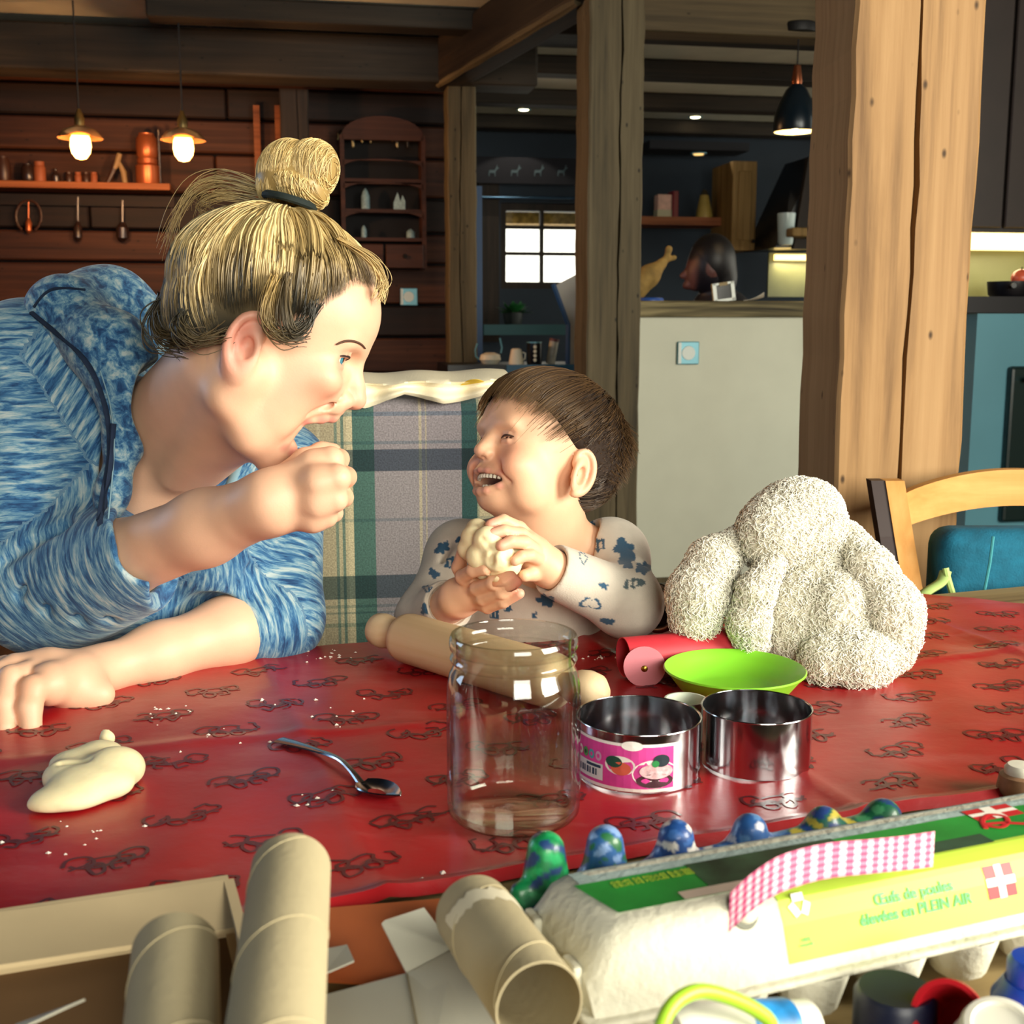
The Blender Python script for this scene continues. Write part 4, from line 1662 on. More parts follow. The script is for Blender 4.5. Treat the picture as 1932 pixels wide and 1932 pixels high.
# lid outline: y across, z up (near side y<0)
sec = [(-0.020, 0.030), (-0.017, 0.034), (-0.009, 0.056), (-0.003, 0.0655), (0.006, Hh), (Wt - 0.006, Hh), (Wt + 0.003, 0.0655), (Wt + 0.009, 0.056), (Wt + 0.017, 0.034), (Wt + 0.020, 0.030)]


def lid_fn(i, k):
    xs_ = [-0.016, -0.012, -0.004, 0.004, 0.014, 0.05, 0.12, 0.2, 0.3, 0.4, Lc]
    sh = [0.45, 0.6, 0.88, 0.97, 1.0, 1, 1, 1, 1, 1, 1]
    y_, z_ = sec[k]
    zz = 0.030 + (z_ - 0.030) * sh[i]
    yy_ = Wt / 2 + (y_ - Wt / 2) * (0.96 + 0.04 * sh[i])
    return Vector((xs_[i], yy_, zz))


V = [lid_fn(i, k) for i in range(11) for k in range(10)]
F = [[i * 10 + k, (i + 1) * 10 + k, (i + 1) * 10 + k + 1, i * 10 + k + 1] for i in range(10) for k in range(9)]
F += [list(range(10)), [100 + q for q in range(10)][::-1]]
lid = obj('lid', (V, F), M_pulp, ce, smooth=True)
obj('flange', box(Lc + 0.03, Wt + 0.05, 0.004, bev=0.0015, c=(Lc / 2 - 0.008, Wt / 2, 0.0285)), M_pulp, ce)
for i in range(9):
    for j in range(2):
        obj('egg_cup', xf(lathe([(0, 0), (0.012, 0.0), (0.016, 0.003), (0.0225, 0.026), (0.0225, 0.0275)], 14), Matrix.Translation((0.018 + i * 0.052, -0.004 + j * 0.072, 0.0))), M_pulp, ce, smooth=True)
for sx in (-0.0205,):
    for sy in (0.006, Wt - 0.006):
        obj('corner_tab', box(0.005, 0.016, 0.028, bev=0.0015, c=(sx + 0.002, sy, 0.036)), M_pulp, ce)
# bluish far strip on the lid top
obj('lid_back_print', sheet(lambda u, v: Vector((0.004 + (Lc - 0.006) * u, Wt - 0.020 + 0.017 * v, Hh + 0.0004 - 0.0012 * v * v)), 20, 3, 0.0003), M_pulp_blue, lid)


def onlid(s, x_):
    """walk over the near half of the lid's section: s 0 at the flange, 1 at the far top edge"""
    pts_ = [Vector((0, y_, z_)) for y_, z_ in sec[1:6]]
    ls = [0]
    for i in range(len(pts_) - 1):
        ls.append(ls[-1] + (pts_[i + 1] - pts_[i]).length)
    t = s * ls[-1]
    for i in range(len(pts_) - 1):
        if t <= ls[i + 1] + 1e-9:
            w = (t - ls[i]) / (ls[i + 1] - ls[i])
            q = pts_[i].lerp(pts_[i + 1], w)
            nn = (pts_[i + 1] - pts_[i]).cross(Vector((1, 0, 0)))
            nn = Vector((0, -(pts_[i + 1] - pts_[i]).z, (pts_[i + 1] - pts_[i]).y)).normalized()
            return Vector((x_, q.y, q.z)), nn
    return Vector((x_, pts_[-1].y, pts_[-1].z)), Vector((0, 0, 1))


def lidpatch(x0_, x1_, s0, s1, lift, nu=20, nv=14, skew=0.0):
    def fn(u, v):
        q, nn = onlid(s0 + (s1 - s0) * v, x0_ + (x1_ - x0_) * u + skew * v)
        return q + nn * lift
    return grid(fn, nu, nv)


M_green = mat('label_green', '1f8a35', 0.45, var=0.25, vscale=25)
M_lime2 = mat('label_lime', 'b9d64a', 0.45, var=0.08, vscale=14)
M_greydark = mat('label_photo_dark', '2c4a38', 0.45, var=0.5, vscale=40)
lbl = obj('label', lidpatch(0.10, Lc - 0.002, 0.02, 0.49, 0.0005), M_lime2, ce)
obj('label_green_field', lidpatch(0.010, Lc - 0.002, 0.49, 0.86, 0.0006, skew=-0.010), M_green, lbl)
obj('label_green_field', lidpatch(0.15, 0.26, 0.475, 0.60, 0.00072), M_greydark, lbl)
obj('label_photo', lidpatch(0.07, 0.17, 0.56, 0.87, 0.0008), mat('label_photo', '26402c', 0.45, var=0.7, vscale=50), lbl)
obj('label_photo_light', lidpatch(0.050, 0.10, 0.49, 0.58, 0.0009), mat('label_beige', 'cbb7a6', 0.45), lbl)
M_redp = mat('label_red', 'c5242c', 0.45)
M_whitep = mat('label_white_print', 'f4efe2', 0.45)


def flag(x_, s_, w_, hs):
    f_ = obj('flag_print', lidpatch(x_, x_ + w_, s_, s_ + hs, 0.0009, 2, 2), M_redp, lbl)
    obj('flag_cross', lidpatch(x_ + w_ * 0.38, x_ + w_ * 0.62, s_, s_ + hs, 0.0011, 2, 2), M_whitep, f_)
    obj('flag_cross', lidpatch(x_, x_ + w_, s_ + hs * 0.38, s_ + hs * 0.62, 0.00112, 2, 2), M_whitep, f_)


flag(0.238, 0.13, 0.021, 0.19)
flag(0.272, 0.74, 0.036, 0.17)


def on_front(x_, s_, lift=0.0011):
    q, nn = onlid(s_, x_)
    q2, _ = onlid(s_ + 0.01, x_)
    up_ = (q2 - q).normalized()
    xx = Vector((1, 0, 0))
    Mx = Matrix((xx, up_, xx.cross(up_))).transposed().to_4x4()
    return Matrix.Translation(q + nn * lift) @ Mx


M_txt = mat('label_text_green', '58b06a', 0.5)
text_mesh('Œufs de poules', 0.0088, M_txt, lbl, on_front(0.187, 0.255), bold=0.0002)
text_mesh('élevées en PLEIN AIR', 0.0088, M_txt, lbl, on_front(0.187, 0.165), bold=0.0002)
# recycling mark and small lines
for k in range(3):
    a_ = math.pi / 2 + k * 2 * math.pi / 3
    Mx = on_front(0.112, 0.315)
    obj('recycling_mark', xf(box(0.0072, 0.0042, 0.0002, c=(0, 0.0042, 0)), Mx @ Matrix.Rotation(a_ - math.pi / 2, 4, 'Z')), M_whitep, lbl)
text_mesh('100%', 0.003, M_txt, lbl, on_front(0.112, 0.13))
text_mesh('recyclé', 0.003, M_txt, lbl, on_front(0.112, 0.105))
M_ytxt = mat('label_text_yellow', '9fb02e', 0.5)
for k, s_ in enumerate((0.80, 0.76)):
    text_mesh('OEUFS DE POULES ÉLEVÉES', 0.0042, M_ytxt, lbl, on_front(0.045, s_))
for k in range(3):
    obj('text_line', lidpatch(0.31 + 0.006 * k, 0.36, 0.745 - 0.05 * k, 0.757 - 0.05 * k, 0.0010, 2, 1), M_ytxt, lbl)
# red loop of the printed letter
lp = [(0.0, 0.0), (0.006, 0.012), (0.016, 0.020), (0.024, 0.014), (0.020, 0.004), (0.010, -0.002), (0.004, 0.006), (0.016, 0.004), (0.030, -0.004), (0.036, 0.0)]
Mx = on_front(0.268, 0.64)
obj('letter_loop', xf(tube(smoothpath([Vector((a_, b_ * 0.8, 0)) for a_, b_ in lp], 5), 0.0017, 6, flat=0.15), Mx), M_redp, lbl)
# press-stud latch in the front
Mx = on_front(0.078, 0.34, 0.0006)
obj('latch_slot', xf(lathe([(0, 0.0004), (0.0095, 0.0004), (0.0098, -0.0004)], 24), Mx @ Matrix.Scale(0.9, 4, (1, 0, 0))), mat('pulp_shadow_hole', '77786c', 0.9), ce)
obj('latch_knob', xf(lathe([(0, 0.004), (0.005, 0.0035), (0.0078, 0.001), (0.008, 0)], 20), Mx @ Matrix.Translation((0.001, 0.001, 0))), M_pulp, ce, smooth=True)

# gingham paper strip over the lid
gp = [(1376, 1722, 0.585), (1420, 1682, 0.592), (1475, 1648, 0.602), (1556, 1625, 0.622), (1640, 1616, 0.645), (1700, 1610, 0.66), (1762, 1602, 0.675)]
gh = [38, 37, 36, 34, 33, 33, 34]
m, nt, b = base_mat('gingham_paper')
at_ = nt.nodes.new('ShaderNodeAttribute')
at_.attribute_name = 'pl'
sx_ = nt.nodes.new('ShaderNodeSeparateXYZ')
nt.links.new(at_.outputs['Vector'], sx_.inputs[0])
outs = []
for ax in (0, 1):
    fr_ = nt.nodes.new('ShaderNodeMath')
    fr_.operation = 'FRACT'
    nt.links.new(sx_.outputs[ax], fr_.inputs[0])
    lt_ = nt.nodes.new('ShaderNodeMath')
    lt_.operation = 'LESS_THAN'
    lt_.inputs[1].default_value = 0.5
    nt.links.new(fr_.outputs[0], lt_.inputs[0])
    outs.append(lt_.outputs[0])
ad = nt.nodes.new('ShaderNodeMath')
ad.operation = 'MULTIPLY_ADD'
ad.inputs[1].default_value = 0.6
nt.links.new(outs[0], ad.inputs[0])
hf = nt.nodes.new('ShaderNodeMath')
hf.operation = 'MULTIPLY'
hf.inputs[1].default_value = 0.4
nt.links.new(outs[1], hf.inputs[0])
nt.links.new(hf.outputs[0], ad.inputs[2])
rg = nt.nodes.new('ShaderNodeValToRGB')
rg.color_ramp.elements[0].color = rgba('eec9cc')
rg.color_ramp.elements[1].color = rgba('a8285f')
k_ = rg.color_ramp.elements.new(0.5)
k_.color = rgba('d27894')
nt.links.new(ad.outputs[0], rg.inputs['Fac'])
nt.links.new(rg.outputs['Color'], b.inputs['Base Color'])
b.inputs['Roughness'].default_value = 0.6
cen = smoothpath([Vector(q) for q in gp], 8)
hw = [np.interp(q.x, [g[0] for g in gp], gh) for q in cen]
V, AT = [], []
NV = 6
for i, q in enumerate(cen):
    for j in range(NV + 1):
        v_ = j / NV
        V.append(P(q.x - 4 * (v_ - 0.5), q.y + (v_ - 0.5) * 2 * hw[i], q.z + 0.012 * (0.5 - v_)))
        AT.append((i / (len(cen) - 1) * 19, v_ * 5.5, 0))
n = len(cen)
F = [[i * (NV + 1) + j, i * (NV + 1) + j + 1, (i + 1) * (NV + 1) + j + 1, (i + 1) * (NV + 1) + j] for i in range(n - 1) for j in range(NV)]
Mloc = (Matrix.Translation(ce.location) @ Matrix.Rotation(CA, 4, 'Z')).inverted()
gs = obj('gingham_strip', ([Mloc @ q for q in V], F), m, ce, attrs={'pl': AT}, smooth=True)

# ---- painted strip of egg cups behind the egg box
M_paint = vmat('thick_paint', rough=0.4, var=0.1, vscale=120, coat=0.2)
bump_px = [(1030, 1598, 1552), (1142, 1612, 1540), (1276, 1592, 1530), (1416, 1572, 1518), (1556, 1548, 1504), (1668, 1528, 1490)]
pal = [('0f7a45', '1c3a6a', '1f9a5a'), ('2f5f9a', '7f9fd0', '2a6a40'), ('204a8c', 'e9e4dc', '3a6ab0'), ('2c5c9c', 'c9cdd8', '5a8ac0'), ('2a6a5a', 'c8b84a', '2c4a8c'), ('1d6a48', '2a4a7c', '4a9a6a')]
tops = []
for px, pb, pt_ in bump_px:
    D_ = 0.715 + (px - 1030) / 640 * 0.115
    tops.append((P(px, pt_ + 22, D_), D_))
lo = Vector((min(t[0].x for t in tops) - 0.05, min(t[0].y for t in tops) - 0.05, TZ - 0.005))
hi = Vector((max(t[0].x for t in tops) + 0.05, max(t[0].y for t in tops) + 0.05, TZ + 0.1))
S = SDF(lo, hi, 0.002)
for i, (tp, D_) in enumerate(tops):
    base_ = Vector((tp.x, tp.y, TZ + 0.016))
    S.cap(base_, tp - Vector((0, 0, 0.010)), 0.020, 0.0115, k=0.006)
    if i:
        pv = tops[i - 1][0]
        S.cap(Vector((pv.x, pv.y, TZ + 0.032)), Vector((tp.x, tp.y, TZ + 0.034)), 0.011, 0.011, k=0.01)
S.cap(Vector((tops[0][0].x - 0.014, tops[0][0].y - 0.01, TZ + 0.02)), Vector((tops[0][0].x - 0.016, tops[0][0].y - 0.01, TZ + 0.045)), 0.012, 0.006, k=0.008)
S.half((0, 0, TZ + 0.004), (0, 0, 1))
V, F = S.mesh()
idx = np.argmin(np.stack([np.hypot(V[:, 0] - t[0].x, V[:, 1] - t[0].y) for t in tops]), 0)
pc = np.array([[lin(c_) for c_ in p3] for p3 in pal])
nse = np.sin(V[:, 0] * 310 + 3 * np.sin(V[:, 2] * 240)) + np.sin(V[:, 1] * 270 + V[:, 2] * 330 + 2 * np.sin(V[:, 0] * 190))
wh = np.where(nse > 0.75, 1, np.where(nse < -0.7, 2, 0))
C = pc[idx, wh]
o = obj('painted_egg_cups', (V, F), M_paint, smooth=True, cols=C)
tag(o, 'row of painted egg cups in green, blue and white behind the egg box', 'craft strip')

# ---- paint pots and glue in the lower right corner
M_red = mat('red_plastic', 'c81f2b', 0.35, var=0.05)
M_wht = mat('white_plastic', 'e9e6d6', 0.4, var=0.03)
M_blu = mat('blue_plastic', '1646b4', 0.35)


def cupshape(name, label, cat, c_, axis, prof_, m_, seg=40):
    t = thing(name, label, cat, c_)
    t.rotation_euler = basis(axis).to_euler()
    obj(name + '_shell', lathe(prof_, seg), m_, t, smooth=True)
    return t


cupshape('paint_pot', 'red plastic pot lying tilted open at the lower right', 'pot', P(1800, 1925, 0.60), Vector((-0.55, -0.65, 0.55)), [(0, -0.022), (0.012, -0.022), (0.014, -0.020), (0.0185, 0.010), (0.0182, 0.012), (0.0155, 0.012), (0.012, -0.016), (0, -0.016)], M_red)
wt = thing('paint_bottle', 'white plastic bottle with a stepped cap in the lower right corner', 'bottle', P(1885, 1980, 0.575))
wt.rotation_euler = basis(Vector((-0.15, -0.35, 0.95))).to_euler()
obj('bottle_body', lathe([(0, -0.05), (0.022, -0.05), (0.023, -0.045), (0.023, 0.0), (0.020, 0.004), (0.0, 0.004)], 40), M_wht, wt, smooth=True)
obj('bottle_cap', lathe([(0.0185, 0.004), (0.0185, 0.014), (0.0165, 0.0175), (0.0135, 0.018), (0.0125, 0.0162), (0.0, 0.016)], 40), M_wht, wt, smooth=True)
bt = thing('paint_bottle', 'blue plastic bottle at the right edge, behind the white bottle', 'bottle', P(1948, 1850, 0.625))
obj('bottle_body', lathe([(0, -0.06), (0.019, -0.06), (0.020, -0.055), (0.020, -0.01), (0.014, 0.0), (0.0, 0.0)], 36), M_blu, bt, smooth=True)
obj('bottle_cap', lathe([(0.013, 0.0), (0.013, 0.010), (0.011, 0.013), (0, 0.0135)], 30), M_blu, bt, smooth=True)
dk = thing('paint_pot', 'added navy pot standing in for the dark shade behind the red pot', 'pot', P(1688, 1905, 0.62))
obj('pot_body', lathe([(0, -0.04), (0.020, -0.04), (0.021, -0.036), (0.021, 0.008), (0.0185, 0.012), (0, 0.012)], 36), mat('navy_shade', '0e1630', 0.4), dk, smooth=True)  # added dark body, its colour stands in for the shade there
# glue tube
gt = thing('glue_tube', 'white and blue glue tube at the bottom edge of the picture', 'tube', P(1400, 1945, 0.555))
gd = (P(1530, 1935, 0.575) - P(1290, 1950, 0.54))
gt.rotation_euler = basis(gd).to_euler()
Lg = gd.length
obj('tube_body', lathe([(0, -Lg * 0.55), (0.011, -Lg * 0.55), (0.0135, -Lg * 0.48), (0.0135, -Lg * 0.2), (0.0135, 0)], 32), M_wht, gt, smooth=True)
obj('tube_band', lathe([(0.0136, -0.002), (0.0138, 0.0), (0.0138, Lg * 0.34), (0.0136, Lg * 0.34)], 32), mat('cyan_print', '2a86c8', 0.4, var=0.5, vscale=60), gt, smooth=True)
obj('tube_cap', lathe([(0.0125, Lg * 0.34), (0.0125, Lg * 0.52), (0.010, Lg * 0.55), (0, Lg * 0.55)], 28), M_wht, gt, smooth=True)
# lime scissors handle
ls = thing('scissors_handle', 'lime green plastic loop of scissors at the bottom edge', 'scissors', P(1340, 1940, 0.53))
lpv = [P(1236, 1990, 0.50), P(1250, 1930, 0.505), P(1275, 1890, 0.512), P(1318, 1870, 0.52), P(1370, 1880, 0.528), P(1425, 1905, 0.536), P(1455, 1935, 0.54), P(1440, 1990, 0.54)]
obj('loop', tube(smoothpath(lpv, 6), 0.0034, 10), mat('lime_handle', 'a6d63a', 0.35), ls, world=True, smooth=True)
# small thing at the right edge of the cloth
sm = thing('small_pot', 'small brown pot with a white lid at the right edge of the cloth', 'pot', T(1922, 1508) + Vector((0, 0, CZ)))
obj('pot_body', lathe([(0, 0), (0.016, 0), (0.018, 0.003), (0.016, 0.016), (0.012, 0.018)], 28), mat('pot_brown', 'a07a5c', 0.5, var=0.3, vscale=80), sm, smooth=True)
obj('pot_lid', lathe([(0.0125, 0.017), (0.0125, 0.022), (0.010, 0.025), (0, 0.0255)], 28), M_wht, sm, smooth=True)
# ================================================================== PEOPLE
class Frame:
    """head frame: o = point between the ears, F forward, U up, S towards the side nearest the camera; millimetres"""
    def __init__(s, px, py, D, F, U, scale=1.0):
        rd = (P(px, py, 1.0) - CAM).normalized()
        a = rd.cross(Vector((0, _sp, _cp))).normalized()      # right
        b = a.cross(rd).normalized()                          # up
        c = -rd                                               # towards the camera
        s.o = P(px, py, D)
        w = lambda v: (a * v[0] + b * v[1] + c * v[2]).normalized()
        s.F = w(F)
        u = w(U)
        s.U = (u - s.F * u.dot(s.F)).normalized()
        s.S = s.F.cross(s.U)
        if s.S.dot(c) < 0:
            s.S = -s.S
        s.k = 0.001 * scale
        s.M = np.array([s.F, s.U, s.S])

    def p(s, f, u, l=0.0):
        return s.o + (s.F * f + s.U * u + s.S * l) * s.k

    def r(s, *v):
        return [x * s.k for x in v]

    def loc(s, V):
        """world points -> millimetres in the frame"""
        return ((V - np.array(s.o, dtype=np.float32)) @ s.M.T.astype(np.float32)) / s.k


def rotM(M, ax, ang):
    """turn the axes M about one of them"""
    c, s = math.cos(ang), math.sin(ang)
    M = M.copy()
    i, j = [(1, 2), (2, 0), (0, 1)][ax]
    a, b = M[i].copy(), M[j].copy()
    M[i], M[j] = a * c + b * s, b * c - a * s
    return M


def ear(S, H, f, u, l, h, w, sgn, k=0.003):
    """outer ear with rim, hollow and lobe"""
    M = rotM(H.M, 1, -0.35 * sgn)
    M = rotM(M, 2, 0.18)
    S.ell(H.p(f, u, sgn * (l + 3)), H.r(w * 1.0, h * 0.98, 6), M, k=0.007 * h / 30)
    pts = [(f + w * 0.72, u + h * 0.28, 2), (f + w * 0.62, u + h * 0.78, 4), (f + w * 0.05, u + h * 0.98, 6), (f - w * 0.62, u + h * 0.74, 8), (f - w * 0.92, u + h * 0.18, 8.5), (f - w * 0.78, u - h * 0.40, 7), (f - w * 0.30, u - h * 0.80, 4.5), (f + w * 0.30, u - h * 0.92, 2)]
    sc = h / 31.0
    pts = smoothpath([Vector(p_) for p_ in pts], 4)
    n = len(pts)
    S.chain([H.p(p_.x, p_.y, sgn * (l + p_.z * sc)) for p_ in pts], [(3.2 + 1.3 * i / n) * sc * H.k for i in range(n)], k=0.003 * sc)
    S.ell(H.p(f + w * 0.15, u - h * 0.12, sgn * (l + 7 * sc)), H.r(w * 0.42, h * 0.40, 6.5 * sc), M, k=0.005 * sc, op='sub')
    S.cap(H.p(f + w * 0.62, u - h * 0.25, sgn * (l + 3 * sc)), H.p(f + w * 0.62, u + h * 0.0, sgn * (l + 3 * sc)), 0.0035 * sc, 0.003 * sc, k=0.003)


def snap(pts, off=0.002, objs=()):
    """lay a drawn line onto the cloth seen from the camera"""
    out = []
    dg = bpy.context.evaluated_depsgraph_get()
    for (x_, y_) in pts:
        d_ = (P(x_, y_, 1.0) - CAM).normalized()
        best_ = None
        for o_ in objs:
            off_ = ORG[o_.name]
            ok, loc, nor, _ = o_.ray_cast(CAM - off_, d_)
            if ok:
                w_ = loc + off_
                if best_ is None or (w_ - CAM).length < (best_[0] - CAM).length:
                    best_ = (w_, nor)
        if best_:
            out.append(best_[0] + best_[1] * off)
    return out


SKIN_W = np.array(lin('e2b496'))
M_skin = vmat('skin', rough=0.5, sss=0.12, bump=0.05, bscale=500, var=0.035, vscale=45)
M_hairm = vmat('hair_strands', rough=0.42, var=0.0)
M_eye = mat('eye_white', 'd9d3c6', 0.15, sss=0.1)
M_iris = mat('iris_blue', '3f7f92', 0.1)
M_iris_d = mat('iris_dark', '1d1612', 0.1)

# ------------------------------------------------------------------ woman
H = Frame(488, 665, 1.20, (0.92, -0.385, 0.03), (0.39, 0.92, 0.0), 1.0)
wroot = P(300, 1500, 1.5)
wom = thing('person', 'person with blond hair in a bun and a heather blue hoodie, mouth wide open', 'person', (wroot.x, wroot.y, 0.46))

S = SDF((-0.70, 0.98, 0.60), (-0.10, 1.72, 1.245), 0.0021)
# cranium and face
S.ell(H.p(0, 58), H.r(97, 76, 74), H.M, k=0.01)
S.ell(H.p(46, 66), H.r(50, 52, 58), H.M, k=0.02)
S.ell(H.p(44, 2), H.r(50, 64, 59), H.M, k=0.02)
for s_ in (-1, 1):
    S.cap(H.p(88, 43, 8 * s_), H.p(74, 45, 40 * s_), 0.008, 0.008, k=0.012)          # brow
    S.ell(H.p(66, 2, 44 * s_), H.r(20, 16, 17), H.M, k=0.014)                         # cheekbone
    S.ell(H.p(36, -32, 43 * s_), H.r(30, 42, 18), H.M, k=0.016)                       # cheek
S.ell(H.p(74, -18), H.r(28, 19, 34), H.M, k=0.014)                                    # upper jaw
# lower jaw, dropped wide open
jr_ = R(20)
cj, sj = math.cos(jr_), math.sin(jr_)


def J(f, u, l=0):
    f, u = f + 2, u + 5
    return H.p(f * cj + u * sj - 2, -f * sj + u * cj - 5, l)


for s_ in (-1, 1):
    S.chain([H.p(4, -18, 58 * s_), J(8, -52, 54 * s_), J(48, -66, 36 * s_), J(78, -70, 14 * s_)], [0.013, 0.014, 0.014, 0.014], k=0.018)
S.ell(J(78, -66), H.r(15, 15, 22), H.M, k=0.014)
S.ell(J(38, -50), H.r(46, 26, 48), H.M, k=0.02)
# mouth hollow
S.ell(H.p(85, -53), H.r(28, 18.5, 78), rotM(H.M, 2, 0.98), k=0.005, op='sub')
S.ell(H.p(62, -56), H.r(24, 13, 22), rotM(H.M, 2, 0.5), k=0.006, op='sub')
# lips
S.chain([H.p(68, -44, 30), H.p(82, -35, 21), H.p(92, -30, 8), H.p(93, -29.5, 0), H.p(92, -30, -8), H.p(82, -35, -21), H.p(68, -44, -30)], [0.0035, 0.0048, 0.0052, 0.0046, 0.0052, 0.0048, 0.0035], k=0.005)
S.chain([H.p(64, -52, 30), J(76, -52, 21), J(86, -49, 9), J(87, -49, 0), J(86, -49, -9), J(76, -52, -21), H.p(64, -52, -30)], [0.0035, 0.0046, 0.0056, 0.0058, 0.0056, 0.0046, 0.0035], k=0.005)
# nose
S.chain([H.p(88, 36), H.p(92, 24), H.p(101, 8), H.p(107, -2)], [0.0082, 0.0072, 0.0085, 0.0092], k=0.010)
S.ell(H.p(107, -5), H.r(10.5, 9.5, 10), H.M, k=0.006)
for s_ in (-1, 1):
    S.ell(H.p(96, -10, 12 * s_), H.r(10, 8.5, 7), H.M, k=0.005)
    S.ell(H.p(101, -16, 6 * s_), H.r(5.5, 3.5, 3.4), H.M, k=0.002, op='sub')
    S.chain([H.p(92, -8, 21 * s_), H.p(82, -20, 31 * s_), H.p(68, -36, 42 * s_)], [0.001, 0.002, 0.001], k=0.007, op='sub')
    # eye sockets and lids
    S.ell(H.p(90, 26, 34 * s_), H.r(14, 11, 19), H.M, k=0.012, op='sub')
    S.ell(H.p(66, 26, 33 * s_), H.r(13.4, 13.4, 13.4), H.M, k=0.003)
    S.ell(H.p(82, 25.5, 36 * s_), H.r(10, 5.4, 15), H.M, k=0.002, op='sub')
    S.chain([H.p(70, 27, 48 * s_), H.p(77.5, 32.5, 42 * s_), H.p(81, 33, 33 * s_), H.p(79, 27, 22 * s_)], [0.0022, 0.0026, 0.0026, 0.002], k=0.003)
    S.chain([H.p(70, 25, 48 * s_), H.p(76.5, 19.5, 42 * s_), H.p(80, 19, 33 * s_), H.p(79, 24, 22 * s_)], [0.002, 0.0022, 0.0022, 0.002], k=0.003)
    ear(S, H, -12, 2, 71, 30, 17, s_)
# neck and chest
nb = P(295, 830, 1.37)
S.cap(H.p(-18, -22), nb, 0.056, 0.058, k=0.03)
S.cap(H.p(16, -50), P(345, 880, 1.345), 0.040, 0.040, k=0.025)
S.cap(H.p(-4, -28, 62), P(330, 900, 1.30), 0.014, 0.012, k=0.02)
RS, LS = P(55, 700, 1.34), P(512, 900, 1.50)
chest = P(300, 1030, 1.43)
S.cap(nb, RS, 0.05, 0.055, k=0.03)
S.cap(nb, LS, 0.05, 0.052, k=0.03)
S.cap(P(285, 950, 1.43), P(330, 1230, 1.52), 0.085, 0.105, k=0.04)
S.ell(P(285, 930, 1.375), (0.068, 0.06, 0.085), k=0.03)
# right arm, raised to the mouth
RE = P(62, 1120, 1.315)
RW = P(512, 948, 1.135)
S.cap(RS, RE, 0.048, 0.040, k=0.02)
mid = RE.lerp(RW, 0.38)
S.chain([RE, mid, RE.lerp(RW, 0.75), RW], [0.040, 0.0400, 0.0350, 0.0290], k=0.02)
# right hand: back of the hand to the camera, fingers curled towards the mouth
hp_ = [P(545, 930, 1.13), P(590, 905, 1.125), P(612, 915, 1.125)]
S.cap(RW, P(565, 922, 1.138), 0.0285, 0.0265, k=0.018)
S.chain([P(548, 905, 1.14), P(592, 880, 1.135), P(624, 868, 1.135)], [0.013, 0.0150, 0.0135], k=0.008)
S.chain([P(550, 930, 1.128), P(600, 912, 1.118), P(636, 902, 1.116)], [0.013, 0.016, 0.0135], k=0.008)
S.chain([P(550, 955, 1.130), P(598, 948, 1.122), P(632, 942, 1.122)], [0.013, 0.015, 0.0125], k=0.008)
S.chain([P(545, 975, 1.135), P(590, 976, 1.132), P(616, 974, 1.134)], [0.012, 0.0135, 0.011], k=0.008)


def finger(S, pts, r0, r1, k=0.003):
    n = len(pts)
    S.chain(pts, [r0 + (r1 - r0) * i / (n - 1) for i in range(n)], k=k)


finger(S, [P(624, 868, 1.135), P(640, 866, 1.165), P(618, 862, 1.185), P(596, 862, 1.188)], 0.0105, 0.0082)
finger(S, [P(636, 902, 1.116), P(653, 900, 1.148), P(636, 893, 1.176), P(608, 884, 1.185)], 0.0108, 0.0084)
finger(S, [P(632, 942, 1.122), P(648, 938, 1.152), P(632, 928, 1.178), P(606, 915, 1.185)], 0.0102, 0.008)
finger(S, [P(616, 974, 1.134), P(630, 968, 1.158), P(616, 955, 1.178), P(596, 944, 1.182)], 0.0092, 0.0074)
finger(S, [P(535, 900, 1.150), P(575, 868, 1.165), P(606, 854, 1.180), P(628, 852, 1.188)], 0.0125, 0.0085, k=0.006)
# left arm, folded along the table edge
LE = P(522, 1165, 1.40)
LW = P(190, 1264, 1.245)
S.cap(LS, LE, 0.045, 0.038, k=0.02)
S.chain([LE, LE.lerp(LW, 0.3), LE.lerp(LW, 0.7), LW], [0.036, 0.0375, 0.030, 0.0245], k=0.02)
# left hand: resting on its edge, fingers bent down on the cloth
S.chain([LW, P(140, 1282, 1.205), P(95, 1290, 1.17)], [0.0245, 0.025, 0.022], k=0.012)
S.chain([P(150, 1265, 1.23), P(90, 1262, 1.20), P(30, 1262, 1.19)], [0.02, 0.019, 0.016], k=0.012)
S.ell(P(160, 1310, 1.20), (0.030, 0.020, 0.020), k=0.012)                              # ball of the thumb
finger(S, [P(100, 1292, 1.165), P(62, 1300, 1.145), P(55, 1335, 1.135), P(58, 1368, 1.13)], 0.0145, 0.0105, k=0.004)
finger(S, [P(60, 1268, 1.18), P(20, 1278, 1.15), P(8, 1325, 1.135), P(10, 1372, 1.125)], 0.0125, 0.0095, k=0.004)
finger(S, [P(20, 1262, 1.19), P(-20, 1275, 1.165), P(-34, 1325, 1.15), P(-30, 1372, 1.14)], 0.012, 0.009, k=0.004)
finger(S, [P(10, 1256, 1.20), P(-45, 1270, 1.185), P(-70, 1320, 1.17), P(-66, 1360, 1.16)], 0.011, 0.0085, k=0.004)
V, F_ = S.mesh()
q = H.loc(V)


def blob(q, c, r, soft=1.0):
    d = np.sqrt((((q - np.array(c)) / np.array(r)) ** 2).sum(1))
    return np.clip(1.5 - d, 0, 1)[:, None] * soft


def sym(q):
    return np.stack([q[:, 0], q[:, 1], np.abs(q[:, 2])], 1)


C = np.tile(SKIN_W, (len(V), 1))
sq = sym(q)


def mixc(C, w, col):
    return C * (1 - w) + np.array(lin(col)) * w


